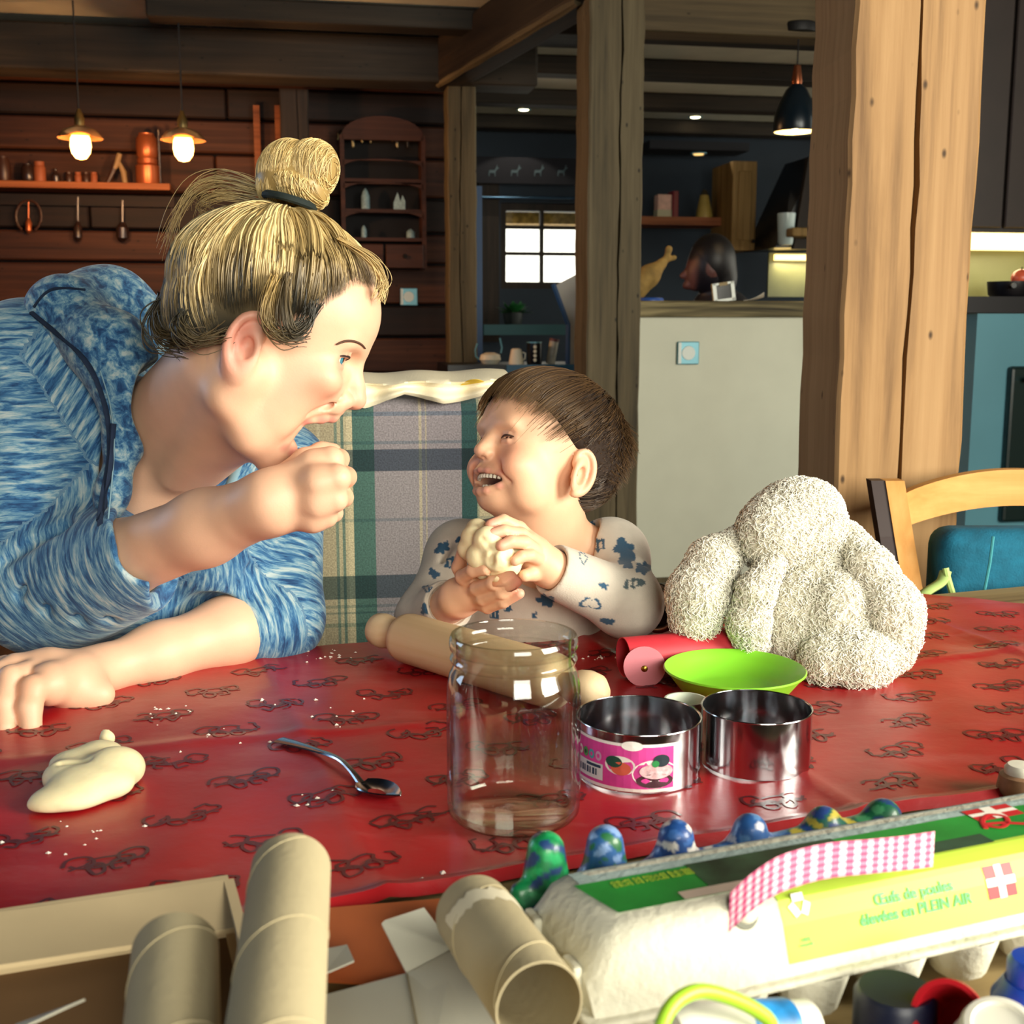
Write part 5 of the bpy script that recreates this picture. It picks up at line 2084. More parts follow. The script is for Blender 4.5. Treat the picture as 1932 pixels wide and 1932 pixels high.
C = mixc(C, blob(sq, (60, -14, 45), (28, 24, 26), 0.5), 'd2806a')
C = mixc(C, blob(q, (105, -6, 0), (14, 14, 16), 0.5), 'd8806e')
C = mixc(C, blob(sq, (-18, 2, 80), (18, 36, 14), 0.55), 'd97a72')
lipw = np.zeros((len(V), 1))
for a_ in ((68, -44, 29), (82, -36, 20), (93, -31, 0), (90, -32, 11)):
    lipw = np.maximum(lipw, blob(sq, a_, (7, 5, 9), 0.75))
for f_, u_, l_ in ((76, -52, 20), (86, -50, 9), (87, -50, 0)):
    ff, uu = f_ + 2, u_ + 5
    lipw = np.maximum(lipw, blob(sq, (ff * cj + uu * sj - 2, -ff * sj + uu * cj - 5, l_), (8, 6, 10), 0.8))
C = mixc(C, lipw, 'c2585e')
C = mixc(C, blob(q, (66, -56, 0), (26, 11, 21), 0.95), '6a1f2a')
C = mixc(C, blob(sq, (78, 24, 36), (8, 13, 19), 0.35), 'a8706a')
for a_ in (P(640, 868, 1.15), P(655, 902, 1.14), P(646, 940, 1.14), P(62, 1300, 1.14)):
    C = mixc(C, np.clip(1 - np.linalg.norm(V - np.array(a_), axis=1) / 0.022, 0, 1)[:, None] * 0.5, 'dd9a7a')
wb_ = obj('body', (V, F_), M_skin, wom, world=True, smooth=True, cols=C)

# eyes
for s_ in (-1, 1):
    c_ = H.p(67.5, 25.5, 34 * s_)
    look = (H.F * 0.93 + H.U * 0.12 + H.S * 0.30 * s_).normalized()
    Me = Matrix.Translation(c_) @ basis(look)
    e_ = obj('eyeball', xf(lathe([(0.0122 * math.sin(t), 0.0122 * math.cos(t)) for t in np.linspace(0, math.pi, 20)], 28), Me), M_eye, wom, world=True, smooth=True)
    obj('iris', xf(lathe([(0.0123 * math.sin(t), 0.01235 * math.cos(t)) for t in np.linspace(0.0, 0.52, 8)], 28), Me), M_iris, e_, world=True, smooth=True)
    obj('pupil', xf(lathe([(0.01245 * math.sin(t), 0.0125 * math.cos(t)) for t in np.linspace(0.0, 0.22, 5)], 20), Me), M_iris_d, e_, world=True, smooth=True)
    bw_ = smoothpath([H.p(97, 42, 9 * s_), H.p(96, 49, 18 * s_), H.p(92, 54, 31 * s_), H.p(79, 53, 47 * s_)], 6)
    if s_ == 1:
        bpy.context.view_layer.update()
        bw_ = smoothpath(snap([(688, 657), (680, 649), (666, 643.5), (650, 643.5), (634, 649.5)], 0.0008, (wb_,)), 4)
    obj('eyebrow', tube(bw_, [0.0009 + 0.0012 * math.sin(math.pi * (1 - i / len(bw_)) ** 0.7) for i in range(len(bw_))], 8, flat=0.6), mat('eyebrow_hair', '5b4033', 0.8), wom, world=True, smooth=True)
    lash = smoothpath([H.p(72, 28.5, 49 * s_), H.p(80, 31.5, 43 * s_), H.p(83.5, 31.5, 33 * s_), H.p(81, 28, 23 * s_)], 5)
    obj('eyelashes', tube(lash, 0.0011, 6), mat('lash_dark', '2a1a18', 0.8), wom, world=True, smooth=True)
# upper teeth and tongue
obj('upper_teeth', tube(smoothpath([H.p(66, -37, 18), H.p(80, -33.5, 11), H.p(85, -33, 0), H.p(80, -33.5, -11), H.p(66, -37, -18)], 5), 0.0034, 8), mat('teeth', 'e4ddcb', 0.25, sss=0.1), wom, world=True, smooth=True)
obj('tongue', tube(smoothpath([H.p(35, -58, 0), H.p(52, -66, 0), H.p(60, -72, 0)], 5), [0.012] * 8 + [0.011, 0.009, 0.006], 14, flat=0.5), mat('tongue_pink', 'b8505a', 0.4), wom, world=True, smooth=True)

# ------------------------------------------------------------------ hoodie
S = SDF((-0.80, 1.10, 0.56), (-0.10, 1.78, 1.19), 0.0034)
S.cap(RS + Vector((0.0, 0.01, 0.0)), RE + Vector((-0.005, 0, 0.03)), 0.074, 0.068, k=0.03)
S.cap(RE + Vector((-0.005, 0, 0.01)), RE.lerp(RW, 0.56), 0.066, 0.049, k=0.03)
S.cap(RE + Vector((0.02, 0.01, -0.02)), RE.lerp(RW, 0.5) + Vector((0, 0.012, -0.022)), 0.054, 0.040, k=0.03)
S.cap(LS, LE, 0.066, 0.053, k=0.03)
S.cap(LE, LE.lerp(LW, 0.16), 0.052, 0.044, k=0.02)
S.cap(P(280, 960, 1.42), P(330, 1260, 1.52), 0.125, 0.14, k=0.05)
S.cap(nb + Vector((-0.02, 0.04, 0.0)), RS, 0.062, 0.070, k=0.04)
S.cap(nb + Vector((0.02, 0.05, -0.03)), LS, 0.055, 0.065, k=0.04)
# breast panels
S.cap(P(170, 760, 1.33), P(210, 1040, 1.30), 0.05, 0.055, k=0.03)
S.cap(P(410, 905, 1.41), P(420, 1060, 1.38), 0.045, 0.05, k=0.03)
# opening: cut the neck and a V down the chest
S.chain([H.p(-10, -30), nb, P(305, 900, 1.28), P(292, 1010, 1.22)], [0.075, 0.068, 0.062, 0.030], k=0.006, op='sub')
S.chain([P(330, 800, 1.24), P(300, 920, 1.20), P(280, 1040, 1.18)], [0.06, 0.058, 0.03], k=0.006, op='sub')
S.ell(P(300, 830, 1.33), (0.064, 0.070, 0.075), k=0.006, op='sub')
S.chain([P(440, 862, 1.385), P(425, 930, 1.365), P(405, 1050, 1.36)], [0.030, 0.038, 0.046], k=0.02)
# cuffs end cleanly: hollow out the sleeve ends
S.cap(RE.lerp(RW, 0.40), RE.lerp(RW, 0.75), 0.0425, 0.040, k=0.004, op='sub')
dR = (RW - RE).normalized()
_cc = P(281, 1075, RE.lerp(RW, 0.47).y / 0.985)
S.ell(_cc + Vector((0.101, 0, 0)), (0.10, 0.085, 0.105), k=0.004, op='sub')
dL = (LW - LE).normalized()
S.cap(LE.lerp(LW, 0.16) + dL * 0.055, LE.lerp(LW, 0.16) + dL * 0.056, 0.052, 0.052, k=0.004, op='sub')
# folds: shallow grooves running round the elbow and the waist of the sleeve
def groove(a_, b_, r0=0.004):
    S.cap(a_, b_, r0, r0 * 0.4, k=0.012, op='sub')
for (x0_, y0_, x1_, y1_) in ((150, 1005, 40, 1120), (135, 1020, 90, 1150), (120, 990, 10, 1060), (160, 1030, 150, 1170), (60, 960, -10, 1010), (110, 870, 20, 900), (140, 780, 40, 800), (190, 1050, 210, 1180)):
    D_ = RE.lerp(RW, 0.2)
    groove(P(x0_, y0_, 1.232), P(x1_, y1_, 1.236), 0.006)
for (x0_, y0_, x1_, y1_) in ((480, 1040, 590, 1090), (470, 1075, 585, 1140), (520, 1000, 596, 1030)):
    groove(P(x0_, y0_, 1.345), P(x1_, y1_, 1.36), 0.005)
V, F_ = S.mesh()
# heather streaks run round each limb: stretch the pattern across the nearest limb's axis
segs = [(RS, RE), (RE, RE.lerp(RW, 0.47)), (LS, LE), (LE, LE.lerp(LW, 0.2)), (P(290, 800, 1.42), P(330, 1260, 1.52)), (RS, nb)]
best = np.full(len(V), 1e9)
axs = np.zeros((len(V), 3))
tt = np.zeros(len(V))
for a_, b_ in segs:
    a_, b_ = np.array(a_), np.array(b_)
    ab = b_ - a_
    L_ = np.linalg.norm(ab)
    t = np.clip(((V - a_) @ ab) / L_ ** 2, 0, 1)
    d_ = np.linalg.norm(V - a_ - t[:, None] * ab, axis=1)
    m_ = d_ < best
    best[m_] = d_[m_]
    axs[m_] = ab / L_
    tt[m_] = (t * L_)[m_]
along = (V * axs).sum(1)
grain_ = V * 26 + axs * (along * 150)[:, None]

m, nt, b = base_mat('heather_jersey')
L = nt.links.new
ga = nt.nodes.new('ShaderNodeAttribute')
ga.attribute_name = 'grain'
n1 = nt.nodes.new('ShaderNodeTexNoise')
n1.inputs['Scale'].default_value = 1.0
n1.inputs['Detail'].default_value = 5
n1.inputs['Roughness'].default_value = 0.65
n1.inputs['Distortion'].default_value = 0.4
L(ga.outputs['Vector'], n1.inputs['Vector'])
r1_ = nt.nodes.new('ShaderNodeValToRGB')
e = r1_.color_ramp.elements
e[0].position, e[0].color = 0.36, rgba('143a66')
e[1].position, e[1].color = 0.66, rgba('a9b9bc')
k_ = e.new(0.46)
k_.color = rgba('2f6390')
k_ = e.new(0.55)
k_.color = rgba('6b94ab')
L(n1.outputs['Fac'], r1_.inputs['Fac'])
L(r1_.outputs['Color'], b.inputs['Base Color'])
b.inputs['Roughness'].default_value = 0.95
b.inputs['Sheen Weight'].default_value = 0.15
bp = nt.nodes.new('ShaderNodeBump')
bp.inputs['Strength'].default_value = 0.25
bp.inputs['Distance'].default_value = 0.003
L(n1.outputs['Fac'], bp.inputs['Height'])
L(bp.outputs['Normal'], b.inputs['Normal'])
M_jersey = m
hood_o = obj('hoodie', (V, F_), m, wom, world=True, smooth=True, attrs={'grain': grain_})
# hood lying on the shoulders behind the neck
S = SDF((-0.62, 1.10, 0.82), (-0.26, 1.60, 1.26), 0.003)
S.chain([P(120, 590, 1.33), P(200, 600, 1.40), P(270, 640, 1.44)], [0.040, 0.055, 0.045], k=0.03)
S.chain([P(130, 600, 1.32), P(205, 660, 1.285), P(238, 740, 1.272), P(236, 830, 1.262), P(212, 930, 1.25), P(196, 1000, 1.245)], [0.036, 0.036, 0.026, 0.016, 0.012, 0.010], k=0.03)
S.chain([P(230, 640, 1.30), P(262, 690, 1.29), P(258, 760, 1.285)], [0.022, 0.016, 0.010], k=0.02)
S.cap(H.p(-20, -25), nb, 0.062, 0.064, k=0.006, op='sub')
V, F_ = S.mesh()
obj('hood', (V, F_), m, hood_o, world=True, smooth=True, attrs={'grain': np.stack([V[:, 0] * 60 + V[:, 2] * 70, V[:, 1] * 60, V[:, 2] * 45 - V[:, 0] * 60], 1)})
# dark seams and zip band, pale piping, drawstring
M_navy = mat('navy_trim', '16263f', 0.9, var=0.2, vscale=60)


bpy.context.view_layer.update()
hd = [c for c in hood_o.children if c.name.startswith('hood')][0]
for nm, ln, w, mm in (('shoulder_seam', [(62, 590), (110, 630), (150, 665), (185, 720), (205, 790), (208, 860), (196, 930), (188, 985)], 0.0042, M_navy),
                      ('zip_band', [(215, 800), (212, 850), (206, 900), (198, 950), (190, 990)], 0.006, M_navy),
                      ('pale_piping', [(190, 700), (208, 760), (216, 830), (212, 900), (204, 980)], 0.0016, mat('pale_blue_trim', '7fa3b4', 0.9)),
                      ('hood_seam', [(65, 580), (85, 555), (110, 545), (160, 548)], 0.0032, M_navy)):
    pts = snap(ln, 0.0008, (hood_o, hd))
    if len(pts) > 2:
        obj(nm, tube(smoothpath(pts, 4), w, 8, flat=0.5), mm, hood_o, world=True, smooth=True)
pts = snap([(452, 868), (440, 900), (428, 935), (424, 960)], 0.003, (hood_o,))
if len(pts) > 2:
    obj('drawstring', tube(smoothpath(pts, 4), 0.0055, 8, flat=0.4), mat('pale_blue_trim', '7fa3b4', 0.9), hood_o, world=True, smooth=True)

# ------------------------------------------------------------------ hair
S = SDF(np.array(H.o) - 0.19, np.array(H.o) + 0.23, 0.0028)
S.ell(H.p(-4, 60), H.r(103, 84, 81), H.M, k=0.01)
S.ell(H.p(-48, 28), H.r(56, 62, 66), H.M, k=0.02)
S.half(H.p(21, 49), H.F * -0.80 + H.U * 0.60, k=0.012)
S.half(H.p(22, 26), H.F * -0.46 + H.U * 0.89, k=0.01)
for s_ in (-1, 1):
    S.ell(H.p(-8, 0, 80 * s_), H.r(20, 33, 22), H.M, k=0.004, op='sub')
    S.ell(H.p(96, 42, 50 * s_), H.r(48, 46, 36), H.M, k=0.006, op='sub')
V, F_ = S.mesh()
q = H.loc(V)
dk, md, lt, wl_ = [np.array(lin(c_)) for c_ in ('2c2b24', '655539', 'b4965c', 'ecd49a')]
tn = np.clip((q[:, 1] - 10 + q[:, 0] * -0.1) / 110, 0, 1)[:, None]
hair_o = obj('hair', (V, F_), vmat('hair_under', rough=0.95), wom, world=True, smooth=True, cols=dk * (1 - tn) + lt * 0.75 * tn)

rng = np.random.default_rng(5)
NC = 250
ctr = np.array([-4, 58, 0.0])
rad_ = np.array([104, 86, 83.0])
# where each lock leaves the scalp: hairline (front, temple, ear, nape) or scattered over the scalp
hl = np.array([[86, 106, 0], [80, 104, 30], [60, 95, 54], [44, 70, 70], [27, 34, 77], [12, 36, 80], [-14, 38, 82], [-36, 18, 76], [-56, -14, 62], [-72, -30, 40], [-80, -34, 0]], dtype=float)
bun = np.array([-30, 146, 0.0])
paths, rr_, cols = [], [], []
M_ = 18
for ic in range(NC):
    side = 1 if rng.random() < 0.7 else -1
    tc_ = (ic * 0.618034 % 1) * (len(hl) - 1)
    up0 = 0.0 if rng.random() < 0.55 else rng.random() ** 1.3 * 0.5
    sag0 = abs(rng.normal(0.02, 0.035))
    drop = max(0, rng.normal(0.3, 0.7))
    li = np.clip(rng.beta(1.1, 1.1), 0, 1)
    wob0 = rng.normal(0, 1, 3) * 2.2
    ph = rng.random() * 2
    nst = int(rng.integers(10, 26))
    bn0 = rng.normal(0, 4, 3) * np.array([1, 0.6, 1.4])
    for i in range(nst):
        t = np.clip(tc_ + rng.normal(0, 0.16), 0, len(hl) - 1.001)
        k = int(t)
        st_ = hl[k] * (1 - t + k) + hl[min(k + 1, len(hl) - 1)] * (t - k)
        st_ = st_ * np.array([1, 1, side])
        d0 = (st_ - ctr) / rad_
        d0 /= np.linalg.norm(d0)
        bn = bun + bn0 + rng.normal(0, 2.0, 3)
        d1 = (bn - ctr) / rad_
        d1 /= np.linalg.norm(d1)
        u0_ = np.clip(up0 + rng.normal(0, 0.05 if up0 == 0 else 0.14) + (rng.random() < 0.3) * rng.random() * 0.15, 0, 0.8)
        om = math.acos(np.clip(d0 @ d1, -1, 1))
        fs = np.linspace(u0_, 1, M_)
        ds = (np.sin((1 - fs) * om)[:, None] * d0 + np.sin(fs * om)[:, None] * d1) / max(math.sin(om), 1e-3)
        lift = 1.0 + np.clip(sag0 + rng.normal(0, 0.008), -0.01, 0.13) * np.sin(np.pi * fs) ** 1.2 + rng.normal(0.004, 0.005)
        pts = ctr + ds * rad_ * lift[:, None]
        e2 = (pts - np.array([-48, 28, 0.0])) / np.array([57, 63, 67.0])
        l2 = np.linalg.norm(e2, axis=1)
        mn = 1.02 + 0.03 * rng.random()
        push = np.where(l2 < mn, mn / l2, 1.0)
        pts = np.array([-48, 28, 0.0]) + (pts - np.array([-48, 28, 0.0])) * push[:, None]
        env = np.sin(np.pi * np.clip((fs - u0_) / (1 - u0_), 0, 1))[:, None]
        pts = pts + np.sin(fs * np.pi * (1 + ph))[:, None] * (wob0 + rng.normal(0, 0.5, 3)) * env
        pts[:, 1] -= 6 * env[:, 0] * drop
        paths.append(np.array(H.o) + pts @ H.M * H.k)
        rr_.append(rng.uniform(0.0005, 0.0014))
        lj = np.clip(li + rng.normal(0, 0.12), 0, 1)
        cA_ = md * (1 - lj) + lt * lj
        cB_ = lt * (1 - lj) + wl_ * lj
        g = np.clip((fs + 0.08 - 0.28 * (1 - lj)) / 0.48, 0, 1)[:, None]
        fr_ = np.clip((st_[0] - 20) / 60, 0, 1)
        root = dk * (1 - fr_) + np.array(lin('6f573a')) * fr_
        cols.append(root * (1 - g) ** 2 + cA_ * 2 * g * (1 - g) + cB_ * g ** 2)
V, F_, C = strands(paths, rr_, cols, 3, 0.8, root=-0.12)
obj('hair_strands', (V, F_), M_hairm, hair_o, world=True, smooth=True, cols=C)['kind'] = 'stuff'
# bun: a wound mass plus its strands and a dark tie
bcx = P(565, 325, 1.2)
S = SDF(np.array(bcx) - 0.075, np.array(bcx) + 0.075, 0.0022)
bl_ = [((540, 326, 1.2), (28, 32, 32), 700), ((586, 322, 1.195), (27, 30, 30), 600), ((606, 306, 1.20), (15, 17, 20), 240), ((562, 356, 1.192), (31, 17, 29), 450), ((520, 345, 1.195), (18, 22, 24), 240)]
for c_, r_, n_ in bl_:
    S.ell(P(*c_), H.r(*r_), H.M, k=0.008)
V, F_ = S.mesh()
bo = obj('hair_bun', (V, F_), M_hairm, hair_o, world=True, smooth=True, cols=np.tile(lt * 0.8, (len(V), 1)))
paths, rr_, cols = [], [], []
Rb = np.array([H.F, H.U, H.S])
for c_, r_, n_ in bl_:
    cb_ = np.array(P(*c_))
    for i in range(n_):
        # loops sweeping over the bun, tilted circles
        ax_ = rng.normal(0, 0.16, 3) + np.array([0.75, 0.25, 0.50])
        ax_ /= np.linalg.norm(ax_)
        u_ = np.cross(ax_, [0.3, 1, 0.1])
        u_ /= np.linalg.norm(u_)
        v_ = np.cross(ax_, u_)
        off = rng.uniform(-0.9, 0.9)
        a0_, a1_ = rng.uniform(0, 6.28), rng.uniform(1.2, 2.6)
        an = np.linspace(a0_, a0_ + a1_, 14)
        q_ = math.sqrt(1 - off * off)
        pt = (np.cos(an)[:, None] * u_ + np.sin(an)[:, None] * v_) * q_ + ax_ * off
        pt = pt * np.array(r_) * rng.uniform(1.0, 1.07)
        paths.append(cb_ + (pt @ Rb) * 0.001)
        rr_.append(rng.uniform(0.0003, 0.0008))
        li = rng.random()
        c0 = lt * (1 - li) + wl_ * li
        cols.append(np.tile(c0 * rng.uniform(0.9, 1.15), (14, 1)))
V, F_, C = strands(paths, rr_, cols, 3, 0.7)
obj('bun_strands', (V, F_), M_hairm, bo, world=True, smooth=True, cols=C)['kind'] = 'stuff'
tie = [H.p(-30 + 24 * math.cos(a_), 150 + 4 * math.cos(a_) , 24 * math.sin(a_)) for a_ in np.linspace(0, 2 * math.pi, 30)]
obj('hair_tie', tube(tie, 0.004, 8), mat('dark_elastic', '14201f', 0.8), hair_o, world=True, smooth=True)
# stray locks: one arching back from the bun, loops at the nape and temple
paths, rr_, cols = [], [], []


def lock(pts, n, sp, c0, c1, r0=0.0009):
    base_ = np.array([list(p_) for p_ in smoothpath(pts, 6)])
    tq = np.linspace(0, 1, len(base_))
    for i in range(n):
        o0, o1, o2 = rng.normal(0, sp, (3, 3))
        pp = base_ + (o0 * (1 - tq)[:, None] ** 2 * 0.4 + o1 * (2 * tq * (1 - tq))[:, None] * 1.4 + o2 * (tq ** 2)[:, None])
        ts = np.linspace(0, 1, 20)
        pp = np.stack([np.interp(ts, tq, pp[:, j]) for j in range(3)], 1)
        paths.append(pp)
        rr_.append(r0 * rng.uniform(0.6, 1.3))
        li = rng.random()
        w_ = ts[:, None]
        cols.append((c0 * (1 - w_) + c1 * w_) * (0.7 + 0.5 * li))


lock([P(530, 372, 1.2), P(470, 345, 1.22), P(415, 335, 1.25), P(365, 355, 1.26), P(330, 410, 1.26), P(312, 470, 1.27)], 26, 0.006, wl_, lt, 0.0005)
lock([P(525, 378, 1.2), P(465, 358, 1.23), P(420, 352, 1.25), P(380, 370, 1.26), P(372, 395, 1.25)], 26, 0.007, wl_, lt, 0.0005)
lock([P(515, 388, 1.2), P(450, 372, 1.24), P(410, 368, 1.25), P(375, 385, 1.26), P(395, 402, 1.24)], 18, 0.006, wl_, lt, 0.0005)
lock([P(310, 560, 1.17), P(290, 600, 1.17), P(305, 640, 1.16), P(350, 650, 1.15)], 60, 0.007, dk, md)
lock([P(345, 590, 1.12), P(340, 620, 1.115), P(370, 645, 1.115), P(420, 630, 1.115)], 50, 0.006, dk, md)
lock([P(520, 520, 1.105), P(505, 570, 1.10), P(505, 610, 1.102), P(535, 636, 1.105), P(570, 628, 1.115)], 60, 0.005, lt, dk)
lock([P(540, 520, 1.105), P(535, 580, 1.10), P(545, 625, 1.104), P(575, 610, 1.11), P(590, 570, 1.115)], 50, 0.005, md, dk)
lock([P(640, 450, 1.15), P(700, 490, 1.16), P(724, 530, 1.17), P(716, 560, 1.17)], 50, 0.004, lt, wl_, 0.0006)
V, F_, C = strands(paths, rr_, cols, 3, 0.5)
obj('loose_locks', (V, F_), M_hairm, hair_o, world=True, smooth=True, cols=C)['kind'] = 'stuff'
# ------------------------------------------------------------------ child
K = Frame(1028, 894, 1.425, (-0.797, 0.295, 0.535), (0.13, 0.959, -0.155), 1.0)
croot = P(1020, 1500, 1.55)
kid = thing('person', 'laughing small child in a pale printed pyjama top, squeezing dough', 'person', (croot.x, croot.y, 0.46))
S = SDF((-0.145, 1.24, 0.62), (0.19, 1.68, 1.12), 0.0019)
# skull: large and round
S.ell(K.p(-2, 46), K.r(87, 68, 67), K.M, k=0.01)
S.ell(K.p(40, 46), K.r(48, 46, 54), K.M, k=0.02)
S.ell(K.p(36, -4), K.r(46, 50, 54), K.M, k=0.02)
for s_ in (-1, 1):
    S.ell(K.p(58, -12, 36 * s_), K.r(25, 23, 22), K.M, k=0.012)      # full cheeks, lifted by the laugh
    S.ell(K.p(36, -32, 36 * s_), K.r(28, 26, 20), K.M, k=0.014)
    S.ell(K.p(78, 34, 22 * s_), K.r(10, 7, 17), K.M, k=0.012)
    S.ell(K.p(88, 18, 25 * s_), K.r(12, 7, 13), K.M, k=0.010, op='sub')
    S.ell(K.p(66, 18, 25 * s_), K.r(11.6, 11.6, 11.6), K.M, k=0.003)
    S.ell(K.p(80, 17.8, 26 * s_), K.r(8, 4.2, 12), K.M, k=0.002, op='sub')
    S.chain([K.p(71, 19, 37 * s_), K.p(77.5, 22, 29 * s_), K.p(78.5, 21.5, 22 * s_), K.p(77, 18, 15 * s_)], [0.0016, 0.002, 0.002, 0.0016], k=0.003)
    S.chain([K.p(71, 16.5, 37 * s_), K.p(77.5, 14, 29 * s_), K.p(78.5, 13.8, 22 * s_), K.p(77, 16.5, 15 * s_)], [0.0018, 0.0026, 0.0026, 0.0016], k=0.003)
S.ell(K.p(66, -26), K.r(24, 20, 28), K.M, k=0.012)
S.ell(K.p(62, -50), K.r(17, 14, 21), K.M, k=0.014)                    # chin
S.ell(K.p(34, -44), K.r(36, 20, 38), K.M, k=0.016)
# nose
S.chain([K.p(82, 22), K.p(86, 10), K.p(92, 1)], [0.006, 0.0062, 0.0075], k=0.010)
S.ell(K.p(92, -1), K.r(8, 7, 8.5), K.M, k=0.005)
for s_ in (-1, 1):
    S.ell(K.p(86, -3, 8.5 * s_), K.r(6.5, 5.5, 5.5), K.M, k=0.004)
    S.ell(K.p(90, -8, 4.5 * s_), K.r(3, 2.2, 2.2), K.M, k=0.0015, op='sub')
    ear(S, K, -6, -2, 62, 27, 15, s_)
    # smile fold
    S.chain([K.p(85, -6, 15 * s_), K.p(80, -17, 28 * s_), K.p(68, -32, 39 * s_)], [0.0016, 0.0024, 0.0014], k=0.006, op='sub')
# laughing mouth
S.ell(K.p(81, -32), K.r(21, 11.5, 31), rotM(K.M, 2, 0.14), k=0.003, op='sub')
S.chain([K.p(64, -24, 34), K.p(75, -24, 25), K.p(85, -22.5, 12), K.p(88, -22, 0), K.p(85, -22.5, -12), K.p(75, -24, -25), K.p(64, -24, -34)], [0.002, 0.003, 0.0034, 0.003, 0.0034, 0.003, 0.002], k=0.003)
S.chain([K.p(62, -25, 36), K.p(73, -38, 25), K.p(80, -45, 11), K.p(81.5, -46, 0), K.p(80, -45, -11), K.p(73, -38, -25), K.p(62, -25, -36)], [0.002, 0.0036, 0.0044, 0.0046, 0.0044, 0.0036, 0.002], k=0.003)
# neck, trunk
kn = P(1055, 1045, 1.475)
S.cap(K.p(-8, -30), kn, 0.042, 0.044, k=0.02)
S.cap(K.p(18, -42), P(1035, 1040, 1.45), 0.030, 0.034, k=0.02)
kRS, kLS = P(872, 1050, 1.52), P(1152, 1050, 1.47)
S.cap(kn, kRS, 0.036, 0.034, k=0.02)
S.cap(kn, kLS, 0.036, 0.034, k=0.02)
S.cap(P(1010, 1090, 1.50), P(1005, 1260, 1.53), 0.072, 0.080, k=0.03)
# arms
kRE, kRW = P(808, 1168, 1.46), P(866, 1128, 1.352)
kLE, kLW = P(1184, 1138, 1.385), P(1036, 1072, 1.325)
S.chain([kRS, kRE, kRW], [0.026, 0.024, 0.0215], k=0.015)
S.chain([kLS, kLE, kLW], [0.026, 0.025, 0.0205], k=0.015)
# right hand, under the dough: palm, four fingers up round the front, thumb behind
S.chain([kRW, P(884, 1122, 1.345)], [0.0215, 0.020], k=0.010)
S.ell(P(900, 1115, 1.335), (0.024, 0.016, 0.018), k=0.008)
finger(S, [P(885, 1100, 1.328), P(873, 1088, 1.318), P(893, 1076, 1.292), P(916, 1074, 1.281)], 0.0088, 0.0068, k=0.003)
finger(S, [P(896, 1116, 1.322), P(900, 1110, 1.302), P(930, 1100, 1.276), P(964, 1088, 1.264)], 0.0086, 0.0068, k=0.003)
finger(S, [P(902, 1130, 1.326), P(912, 1130, 1.304), P(946, 1118, 1.280), P(974, 1098, 1.268)], 0.0082, 0.0064, k=0.003)
finger(S, [P(905, 1140, 1.332), P(920, 1146, 1.312), P(950, 1136, 1.290), P(980, 1120, 1.278)], 0.0074, 0.0058, k=0.003)
finger(S, [P(880, 1105, 1.345), P(866, 1070, 1.340), P(872, 1045, 1.325)], 0.0088, 0.007, k=0.004)
# left hand, on top of the dough: fingers reaching left, thumb under
S.chain([kLW, P(1012, 1044, 1.318)], [0.0205, 0.018], k=0.010)
S.chain([P(1016, 1060, 1.318), P(994, 1024, 1.312)], [0.017, 0.014], k=0.010)
finger(S, [P(1002, 1018, 1.318), P(980, 996, 1.312), P(950, 982, 1.300), P(926, 990, 1.292)], 0.0082, 0.0062, k=0.0022)
finger(S, [P(1004, 1026, 1.308), P(984, 1008, 1.298), P(950, 1002, 1.284), P(928, 1008, 1.278)], 0.0084, 0.0062, k=0.0022)
finger(S, [P(1008, 1038, 1.300), P(990, 1024, 1.288), P(964, 1022, 1.274), P(946, 1030, 1.268)], 0.0084, 0.0062, k=0.0022)
finger(S, [P(1014, 1054, 1.300), P(1000, 1048, 1.284), P(984, 1050, 1.274), P(972, 1058, 1.270)], 0.0076, 0.0058, k=0.0022)
finger(S, [P(1022, 1072, 1.318), P(1006, 1082, 1.308), P(990, 1086, 1.296)], 0.0092, 0.007, k=0.004)
V, F_ = S.mesh()
q = K.loc(V)
sq = sym(q)
C = np.tile(np.array(lin('e8b896')), (len(V), 1))
C = mixc(C, blob(sq, (70, -8, 34), (20, 18, 20), 0.55), 'e28f78')
C = mixc(C, blob(sq, (-8, 0, 74), (12, 26, 10), 0.35), 'd98472')
C = mixc(C, blob(q, (94, -2, 0), (8, 8, 9), 0.3), 'de917c')
C = mixc(C, blob(sq, (78, 17, 25), (7, 8, 14), 0.35), 'a8786e')
lw_ = np.zeros((len(V), 1))
for a_ in ((88, -23, 0), (85, -23, 12), (75, -24, 25), (66, -25, 32), (81.5, -46, 0), (80, -45, 11), (73, -38, 25), (65, -28, 33)):
    lw_ = np.maximum(lw_, blob(sq, a_, (5, 3.6, 6), 0.7))
C = mixc(C, lw_, 'c4646a')
C = mixc(C, blob(q, (66, -32, 0), (11, 8, 24), 0.95), '4a1820')
for a_ in (P(928, 990, 1.29), P(930, 1008, 1.278), P(948, 1030, 1.27), P(978, 1098, 1.27), P(982, 1120, 1.28)):
    C = mixc(C, np.clip(1 - np.linalg.norm(V - np.array(a_), axis=1) / 0.016, 0, 1)[:, None] * 0.7, 'e08a80')
obj('body', (V, F_), M_skin, kid, world=True, smooth=True, cols=C)
